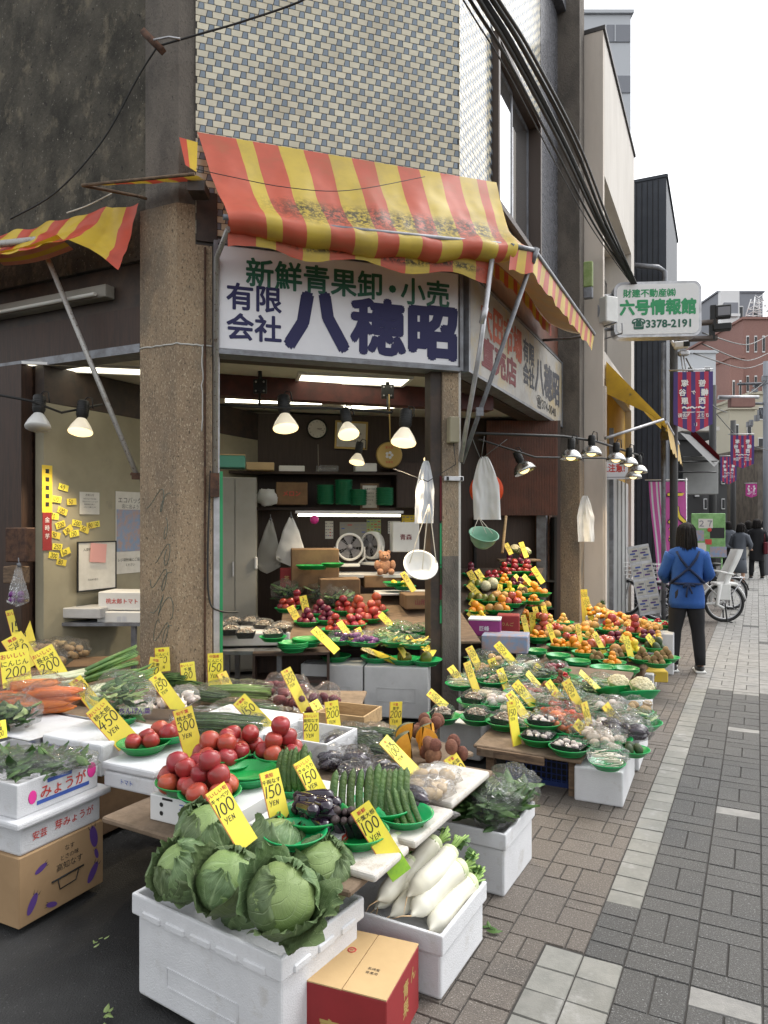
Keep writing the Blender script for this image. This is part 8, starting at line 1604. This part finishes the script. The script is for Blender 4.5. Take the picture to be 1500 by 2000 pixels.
far('grey_building', 'grey building closing the street behind the people', 1380, 1470, 880, 60, 10, 'facade_grey', 3, 4); far('dark_shopfront', 'dark shopfront beyond the navy building', 1322, 1372, 860, 19, 8, 'facade_dark', 1, 2, y1=1); far('dark_shopfront', 'dark shop row farther along behind the second banner', 1368, 1420, 905, 29, 8, 'facade_dark', 2, 3); far('brown_building', 'brownish shop row at the far right of the street', 1480, 1600, 880, 34, 8, 'stucco_grey', 2, 3); far('white_house', 'white low house in the gap of the street', 1335, 1396, 842, 33, 6, 'facade_white', 2, 2)
t = thing('black_awning', 'black and red awning of a shop behind the nearest banner', 'awning'); b = MB(); q = [dp(1328, 845, 14.5), dp(1350, 850, 16.5), dp(1405, 900, 15.6), dp(1395, 912, 14.6)]; b.grid(lambda u, v: q[0].lerp(q[3], u).lerp(q[1].lerp(q[2], u), v), 8, 8); b.build('canopy', 'black', t); b = MB(); b.grid(lambda u, v: q[1].lerp(q[2], u) + Vc((0, 0, -.02 + .2 * v * (1 - u * .3))), 8, 3); b.build('red_back', 'carton_red', t)
b = MB(); b.tube([dp(1320, 903, 14.2), dp(1400, 900, 15.0)], .02, 6); b.tube([dp(1320, 922, 14.2), dp(1398, 922, 15.0)], .02, 6); b.build('arm', 'black', t)
bbox('shop_display', 'white and grey shop display case behind the pink flag', 1368, 965, 16, .75, .5, .85, 'shutter_grey', 'display case', rz=-.2)
# pink flag, racks, boards
t = thing('pink_flag', 'tall pink advertising flag with yellow vertical lettering beside the pamphlet rack', 'flag', dp(1300, 1205, 12.2), rad(-6)); hh = 2.32; b = MB()
def ffl(u, v): x = -.28 + .60 * u + (.16 - .12 * u) * v; return Vc((x, .03 * math.sin(v * 7 + u * 3), hh - 1.85 * v))
b.grid(ffl, 20, 24, lambda u, v: 0 if u > .47 else (1 if int(u * 16) % 2 else 0)); b.grid(lambda u, v: ffl(u, v) + Vc((0, .01, 0)), 10, 12); b.build('cloth', ['banner_pink', 'ink_pale'], t)
b = MB()
for k, ch in enumerate('一人暮らし'): q = ffl(.73, .12 + k * .19); b.text(ch, q.x, q.z, .30 if k else .28, 0, y=q.y - .012, bold=.075); b.text(ch, q.x, q.z, .30 if k else .28, 1, y=q.y - .018, bold=.035)
b.build('lettering', ['ink_navy', 'ink_yellow'], t); b = MB(); b.tube([(.34, 0, 0), (.34, 0, hh + .06)], .012, 6); b.tube([(.36, 0, hh + .03), (-.34, 0, hh + .03)], .009, 6); b.build('pole', 'white_paint', t)
t = thing('pamphlet_rack', 'leaning pamphlet rack full of property leaflets in front of the pink flag', 'rack', dp(1275, 1212, 11.3), rad(-20)); t.rotation_euler[0] = rad(-8); b = MB(); m_ = Matrix.Rotation(rad(9), 4, 'Y'); m_ = Matrix.Rotation(rad(-11), 4, 'Y')
b.box((0, 0, .66), (.34, .02, 1.12), 0, m_)
for x in (-.12, .14): b.tube([m_ @ Vc((x, .05, .1)), (x + .02, .25, .0)], .012, 6)
b.tube([m_ @ Vc((-.12, 0, .1)), (-.1, 0, 0)], .012, 6); b.tube([m_ @ Vc((.12, 0, .1)), (.14, 0, 0)], .012, 6); b.build('frame', 'steel_light', t); b = MB()
for k in range(4):
    for j in range(2): b.box((-.08 + j * .16, -.014, .26 + k * .27), (.145, .006, .22), 0, m_); 
    for j in range(2):
        for i in range(4): b.box((-.08 + j * .16 + (.02 if i % 2 else -.02), -.019, .19 + k * .27 + i * .045), (.08, .003, .026), 1 + (i + j + k) % 3, m_)
b.build('leaflets', ['paper', 'ink_purple', 'ink_gray', 'ink_blue'], t)
t = thing('poster_board', 'green poster board pasted with notices behind the person in blue', 'notice board', dp(1383, 1092, 13.6), rad(-8)); b = MB(); b.box((0, 0, .45), (.62, .03, .85), 0, None, .01)
for x in (-.25, .25): b.tube([(x, .02, .05), (x, .05, -.68)], .015, 6)
b.build('panel', 'poster_green', t); b = MB(); r = random.Random(8)
for (x, z, w2, h2, mi) in ((-.05, .68, .26, .18, 0), (.16, .5, .26, .2, 3), (-.18, .45, .2, .2, 1), (-.15, .22, .22, .18, 0), (.18, .14, .3, .2, 1), (0, .33, .12, .1, 2)): b.box((x, -.018, z), (w2, .004, h2), mi)
b.text('２７', -.05, .68, .15, 4, y=-.022, bold=.02); b.ball((.02, -.02, .56), .04, 10, 2, (1, .1, 1)); b.build('notices', ['paper', 'poster_blue', 'ink_red', 'black', 'ink_gray'], t)
# bicycles
def bicycle(label, p, rz, child, mat='white_paint'):
    t = thing('bicycle', label, 'bicycle', p, rz); R = .29; wb = 1.02
    for x in (0, wb):
        b = MB(); b.tube([(x + R * math.cos(k * math.pi / 18), 0, R + .02 + R * math.sin(k * math.pi / 18)) for k in range(37)], .024, 8); w1 = b.build('wheel', 'rubber', t)
        b = MB(); b.tube([(x + (R - .03) * math.cos(k * math.pi / 18), 0, R + .02 + (R - .03) * math.sin(k * math.pi / 18)) for k in range(37)], .010, 6)
        for k in range(20): a = k * math.pi / 10; b.tube([(x, .02 * (-1) ** k, R + .02), (x + (R - .03) * math.cos(a + .2), 0, R + .02 + (R - .03) * math.sin(a + .2))], .0016, 3)
        b.tube([(x, -.04, R + .02), (x, .04, R + .02)], .025, 8); b.build('rim', 'steel_light', w1)
        b = MB(); b.tube([(x + (R + .045) * math.cos(rad(a)), 0, R + .02 + (R + .045) * math.sin(rad(a))) for a in range(20, 171, 15)], .016, 6); b.build('mudguard', mat, t)
    b = MB(); c = Vc((.42, 0, .28)); hd = Vc((.88, 0, .78)); b.tube([hd, c, (0, 0, R + .02)], .022, 8); b.tube([c, (.30, 0, .80)], .02, 8); b.tube([(.32, 0, .66), (0, .05, R + .02)], .012, 6); b.tube([(.32, 0, .66), (0, -.05, R + .02)], .012, 6); b.tube([(.86, 0, .92), hd, (wb, .0, R + .02)], .018, 8); b.tube([(.72, -.27, .96), (.84, -.2, .98), (.87, 0, .96), (.84, .2, .98), (.72, .27, .96)], .012, 6); b.build('frame', mat, t)
    b = MB(); b.lathe([(0, -.012), (.085, -.012), (.085, .012), (0, .012)], 20, 0, Tr((c.x, -.05, c.z)) @ Matrix.Rotation(rad(90), 4, 'X')); b.tube([c + Vc((0, -.07, 0)), c + Vc((.12, -.07, -.12))], .009, 6); b.box(c + Vc((.12, -.11, -.12)), (.08, .09, .02)); b.tube([(0, -.06, R), (-.02, -.09, .03), (-.10, -.1, .0)], .012, 6); b.tube([(0, .06, R), (-.02, .09, .03), (-.10, .1, .0)], .012, 6); b.build('crank', 'black', t)
    b = MB(); b.ball((.28, 0, .84), .10, 14, 0, (1.25, .8, .35)); b.build('saddle', 'black', t)
    b = MB(); bx0, bx1 = .95, 1.25
    for k in range(4): z = .72 + k * .07; q = .02 * k; b.tube([(bx0 - q, -.15 - q, z), (bx1 + q, -.15 - q, z), (bx1 + q, .15 + q, z), (bx0 - q, .15 + q, z), (bx0 - q, -.15 - q, z)], .005, 4)
    for k in range(6): x = bx0 + k * .06; b.tube([(x, -.15, .72), (x, -.21, .93)], .003, 4); b.tube([(x, .15, .72), (x, .21, .93)], .003, 4); b.tube([(x, -.15, .72), (x, .15, .72)], .003, 4)
    b.build('basket', mat, t)
    if child:
        b = MB()
        def shell(u, v): x = -.16 + .05 * math.cos(v * 3) - .12 * v; z = .62 + .56 * v; a = (u - .5) * 2.6; rr = .17 * (1 - .25 * max(0, v - .6)); return Vc((x + .06 - .16 * (1 - math.cos(a)) * -1, rr * math.sin(a) * 1.05, z))
        b.grid(shell, 14, 14); b.grid(lambda u, v: shell(u, v) + Vc((-.02, 0, 0)), 14, 14); b.box((.0, 0, .62), (.34, .30, .05), 0, None, .015)
        for s in (-1, 1): b.tube([(.10, s * .16, .62), (.16, s * .17, .30), (.06, s * .17, .24)], .03, 8); b.tube([(-.1, s * .16, .78), (.2, s * .17, .84)], .018, 6); b.box((.05, s * .165, .5), (.20, .02, .26), 0, None, .01)
        b.build('child_seat', 'white_plastic', t)
    b = MB(); b.tube([(.12, -.06, .60), (-.24, -.06, .60), (-.24, .06, .60), (.12, .06, .60)], .010, 6); b.tube([(-.2, -.06, .6), (0, -.05, R)], .008, 5); b.tube([(-.2, .06, .6), (0, .05, R)], .008, 5); b.build('rear_rack', 'steel_light', t); return t
q = dp(1414, 1212, 11.55); bicycle('white bicycle with a high child seat parked right of the person in blue', (q.x, q.y, 0), rad(172), True)
q = dp(1338, 1206, 12.3); bicycle('white bicycle with a wire basket half hidden behind the pamphlet rack', (q.x, q.y, 0), rad(176), False)
q = dp(1416, 1190, 13.2); t = bicycle('dark bicycle standing behind the white child seat bicycle', (q.x + .1, q.y, 0), rad(178), False, 'black')
# ---------------- people ----------------
def loft(b, rings, n=20, mi=0, fold=0, seed=0, cap=True):
    vs = []
    for i, (cx, cy, cz, rx, ry) in enumerate(rings):
        for j in range(n):
            a = 2 * math.pi * j / n; f = 1 + fold * noise.noise(Vc((math.cos(a) * 2.2, math.sin(a) * 2.2 + seed, cz * 7)))
            sx = math.copysign(abs(math.cos(a)) ** .85, math.cos(a)); sy = math.copysign(abs(math.sin(a)) ** .85, math.sin(a)); vs.append((cx + rx * sx * f, cy + ry * sy * f, cz))
    k = len(rings); fs = [(i * n + j, i * n + (j + 1) % n, (i + 1) * n + (j + 1) % n, (i + 1) * n + j) for i in range(k - 1) for j in range(n)]
    b.add(vs, fs, mi, True)
    if cap: o = len(b.v) - len(vs); b.f += [[o + j for j in range(n)][::-1], [o + (k - 1) * n + j for j in range(n)]]; b.m += [mi, mi]; b.s += [True, True]
def skin_body(h, arms, name, parent, stance=.085):
    """one continuous body: skeleton of connected edges with a radius at each joint, grown by the Skin modifier"""
    V, E, Rr = [], [], []
    def v(p, r, par=None):
        V.append(tuple(Vector(p) * h)); Rr.append((r[0] * h, r[1] * h) if isinstance(r, tuple) else (r * h, r * h))
        if par is not None: E.append((par, len(V) - 1))
        return len(V) - 1
    pel = v((0, 0, .53), (.085, .062)); wa = v((0, .005, .62), (.074, .052), pel); chs = v((0, 0, .74), (.086, .06), wa); nb_ = v((0, -.005, .82), (.04, .04), chs); nk = v((0, .0, .855), .030, nb_); hd1 = v((0, .012, .90), (.040, .047), nk); hd2 = v((0, .014, .955), (.044, .052), hd1)
    for s in (-1, 1):
        hp = v((s * .052, 0, .50), .056, pel); kn = v((s * stance * .85, .01, .28), .036, hp); an = v((s * stance, -.01, .045), .022, kn); v((s * stance * 1.1, .075, .018), .018, an)
        sh = v((s * .105, -.004, .795), .034, chs); el = v((s * arms[0][0], arms[0][1], arms[0][2]), .026, sh); wr = v((s * arms[1][0], arms[1][1], arms[1][2]), .017, el); pa = v((s * (arms[1][0] - .012), arms[1][1] + .045, arms[1][2] + .002), (.021, .012), wr)
        for q, (dx, L) in enumerate(((.018, .040), (.006, .046), (-.006, .043), (-.017, .034))):
            f1 = v((s * (arms[1][0] - .012 + dx), arms[1][1] + .06 + L * .45, arms[1][2] + .002), .0056, pa); v((s * (arms[1][0] - .014 + dx), arms[1][1] + .058 + L, arms[1][2] - .012), .0046, f1)
        t1 = v((s * (arms[1][0] - .035), arms[1][1] + .035, arms[1][2] + .008), .0062, pa); v((s * (arms[1][0] - .045), arms[1][1] + .062, arms[1][2] + .004), .005, t1)
    me = bpy.data.meshes.new(name); me.from_pydata(V, E, []); o = bpy.data.objects.new(name, me); COL.objects.link(o); sk = o.modifiers.new('skin', 'SKIN'); o.modifiers.new('sub', 'SUBSURF').levels = 2
    for i, r in enumerate(Rr): me.skin_vertices[0].data[i].radius = r
    me.skin_vertices[0].data[0].use_root = True
    dg = bpy.context.evaluated_depsgraph_get(); m2 = bpy.data.meshes.new_from_object(o.evaluated_get(dg)); bpy.data.objects.remove(o)
    for p in m2.polygons: p.use_smooth = True
    bm = bmesh.new(); bm.from_mesh(m2)                       # face: nose, brow, lips, ears drawn from the head surface
    for vv in bm.verts:
        z = vv.co.z / h; x = vv.co.x / h; y = vv.co.y / h
        if z > .88 and y > .03: vv.co.y += h * (.013 * math.exp(-((x / .008) ** 2 + ((z - .918) / .012) ** 2)) + .005 * math.exp(-((x / .016) ** 2 + ((z - .897) / .005) ** 2)))
    bm.to_mesh(m2); bm.free(); m2.materials.clear(); m2.materials.append(MT('skin')); q = inst(name, m2, parent)
    return q
def person(label, p, rz, h, top, legs, arms=((.155, .03, .66), (.095, .16, .60)), hem=.50, apron=False, bag=None, hairlen=.11, lean=0, skirt=False):
    t = thing('person', label, 'person', p, rz); t.rotation_euler[0] = lean; skin_body(h, arms, 'body', t)
    S_ = lambda r: [tuple(q * h for q in x) for x in r]
    b = MB(); loft(b, S_([(0, 0, hem, .114, .080), (0, 0, hem + .04, .110, .078), (0, 0, .54, .104, .073), (0, 0, .60, .096, .069), (0, 0, .66, .098, .067), (0, 0, .72, .107, .071), (0, -.004, .775, .117, .070), (0, -.004, .80, .122, .064), (0, -.002, .822, .108, .056), (0, 0, .842, .062, .05), (0, 0, .855, .044, .046)]), 36, 0, .11, 1)
    for s in (-1, 1):
        a, e, w_ = Vc((s * .088, -.004, .79)), Vc((s * arms[0][0], arms[0][1], arms[0][2])), Vc((s * arms[1][0], arms[1][1], arms[1][2])); pts = [a, a.lerp(e, .2), a.lerp(e, .5), a.lerp(e, .8), e, e.lerp(w_, .15), e.lerp(w_, .5), e.lerp(w_, .85)]
        b.tube([q * h for q in pts], [x * h for x in (.053, .050, .042, .038, .037, .036, .031, .028)], 14, 0)
    b.build('top', top, t)
    if skirt:
        b = MB(); loft(b, S_([(0, 0, .20, .125, .10), (0, 0, .36, .115, .09), (0, 0, .52, .098, .07)]), 20, 0, .08); b.build('skirt', legs, t)
    else:
        b = MB(); loft(b, S_([(0, 0, .45, .100, .072), (0, 0, .50, .102, .075), (0, 0, .56, .098, .068)]), 20, 0, .03)
        for s in (-1, 1): b.tube([Vector(q) * h for q in ((s * .05, 0, .50), (s * .056, 0, .42), (s * .066, .005, .34), (s * .072, .012, .28), (s * .078, .004, .20), (s * .082, -.004, .12), (s * .085, -.008, .05))], [x * h for x in (.058, .058, .050, .043, .041, .037, .032)], 16, 0)
        b.build('trousers', legs, t)
    for s in (-1, 1):
        b = MB(); b.ball((s * .085 * h, .03 * h, .026 * h), .05 * h, 14, 0, (.62, 1.45, .62)); b.box((s * .085 * h, .03 * h, .007 * h), (.066 * h, .15 * h, .014 * h), 1, None, .006); b.build('shoe', ['shoe', 'sole'], t)
    b = MB(); hl = hairlen
    def fh(u, v):
        a = u * 2 * math.pi; t_ = v; front = max(0, math.sin(a)) 
        if t_ < .5: q = t_ / .5 * math.pi / 2; r = math.sin(q); z = .955 + .052 * math.cos(q)
        else: r = 1 + .12 * (t_ - .5) * 2; z = .955 - (t_ - .5) * 2 * hl * (1 - .82 * front ** .6)
        st = .05 * noise.noise(Vc((math.cos(a) * 5, math.sin(a) * 5, t_ * 2))); return Vc((.054 * r * math.cos(a) * (1 + st), .010 + .060 * r * math.sin(a) * (1 + st), z + .006 * noise.noise(Vc((u * 30, 3, 1))) * (t_ > .9))) * h
    b.grid(fh, 40, 16); rh = random.Random(3)
    for i in range(110):
        u = rh.random(); k = rh.uniform(.93, 1.12); e = Vc((rh.uniform(-.008, .008), rh.uniform(-.006, .006), 0)) * h; c0 = Vc((0, .01, .93)) * h
        b.tube([c0 + (fh(u, v) - c0) * (1.01 if v < .7 else k) + e * v for v in (.25, .45, .6, .75, .9, 1)], [.002 * h, .0045 * h, .005 * h, .005 * h, .004 * h, .0008 * h], 4)
    b.build('hair', 'hair', t)
    b = MB()
    for s in (-1, 1): b.ball((s * .019 * h, .058 * h, .935 * h), .0052 * h, 8)
    b.build('eyes', 'black_gloss', t)
    if apron:
        b = MB(); yb = -.078
        def strap(pts, r=.0085): b.tube([Vector(q) * h for q in pts], r * h, 6)
        strap([(-.07, -.052, .812), (-.045, -.075, .76), (0, -.079, .70), (.06, -.076, .645), (.103, -.035, .605)]); strap([(.07, -.052, .812), (.045, -.075, .76), (0, -.081, .70), (-.06, -.076, .645), (-.103, -.035, .605)])
        strap([(-.107, -.01, .60), (-.06, -.077, .598), (0, -.083, .60), (.06, -.077, .598), (.107, -.01, .60)])
        strap([(0, -.086, .60), (-.03, -.092, .588), (-.035, -.09, .575), (-.005, -.088, .594)], .006); strap([(0, -.086, .60), (.03, -.092, .592), (.04, -.09, .58), (.005, -.088, .594)], .006); strap([(0, -.087, .598), (-.012, -.094, .55), (-.016, -.094, .51)], .006); strap([(0, -.087, .598), (.01, -.094, .56), (.02, -.094, .535)], .006)
        b.build('apron_straps', 'apron_navy', t)
        b = MB(); b.grid(lambda u, v: Vc(((u - .5) * .2, .076 + .012 * math.cos((u - .5) * 3), .78 - .34 * v)) * h, 10, 10); b.build('apron_front', 'apron_navy', t)
    if bag: b = MB(); b.box((.12 * h, -.03 * h, .52 * h), (.06 * h, .2 * h, .2 * h), 0, None, .02); b.tube([Vector(q) * h for q in ((.11, -.08, .60), (.11, -.03, .80), (.11, .03, .60))], .006 * h, 5); b.build('bag', bag, t)
    return t
q = at(1341, 1312, 0); person('person in blue top with crossed black apron straps, black trousers, seen from behind', q, rad(-14), 1.60, 'cloth_blue', 'cloth_black', ((.146, .02, .655), (.110, .13, .60)), .435, apron=True, hairlen=.13)
q = at(1440, 1143, 0); person('person in dark coat bending over a stand, seen from behind in the distance', q, rad(-50), 1.62, 'cloth_grey', 'cloth_grey', hem=.40, lean=rad(-8), skirt=True)
q = at(1478, 1131, 0); person('person in long black coat with a maroon bag, walking away in the distance', q, rad(-20), 1.72, 'cloth_black', 'cloth_black', hem=.30, bag='cloth_red')
q = at(1494, 1108, 0); person('person in pale cream jacket farther off at the right edge', q, rad(-20), 1.70, 'cloth_cream', 'cloth_grey')
q = at(1462, 1118, 0); person('person in dark clothes partly hidden between the two dark coats', q, rad(0), 1.68, 'cloth_black', 'cloth_cream')
for x, y, h, m1, lb in ((1422, 1122, 1.66, 'cloth_grey', 'person in grey top beyond the bicycles under the third banner'), (1488, 1098, 1.6, 'cloth_red', 'person in dark red top farthest down the street')): person(lb, at(x, y, 0), 0, h, m1, 'cloth_black')
# scraps on the ground
for k, (x, y, m_, lb) in enumerate(((953, 1820, 'leaf_mid', 'green leaf scrap on the paving beside the daikon box'), (205, 1992, 'leaf_pale', 'pale leaf scrap on the asphalt near the bottom edge'), (192, 1845, 'leaf_pale', 'tiny pale leaf scrap on the asphalt by the eggplant carton'))):
    b = MB(); leafc(b, (0, 0, .006), 5, .045 if k < 2 else .02, (.012, .03, .004), 0, .3, k); o = b.build('leaf_scrap', m_, loc=at(x, y, 0)); tag(o, lb, 'leaf scrap')
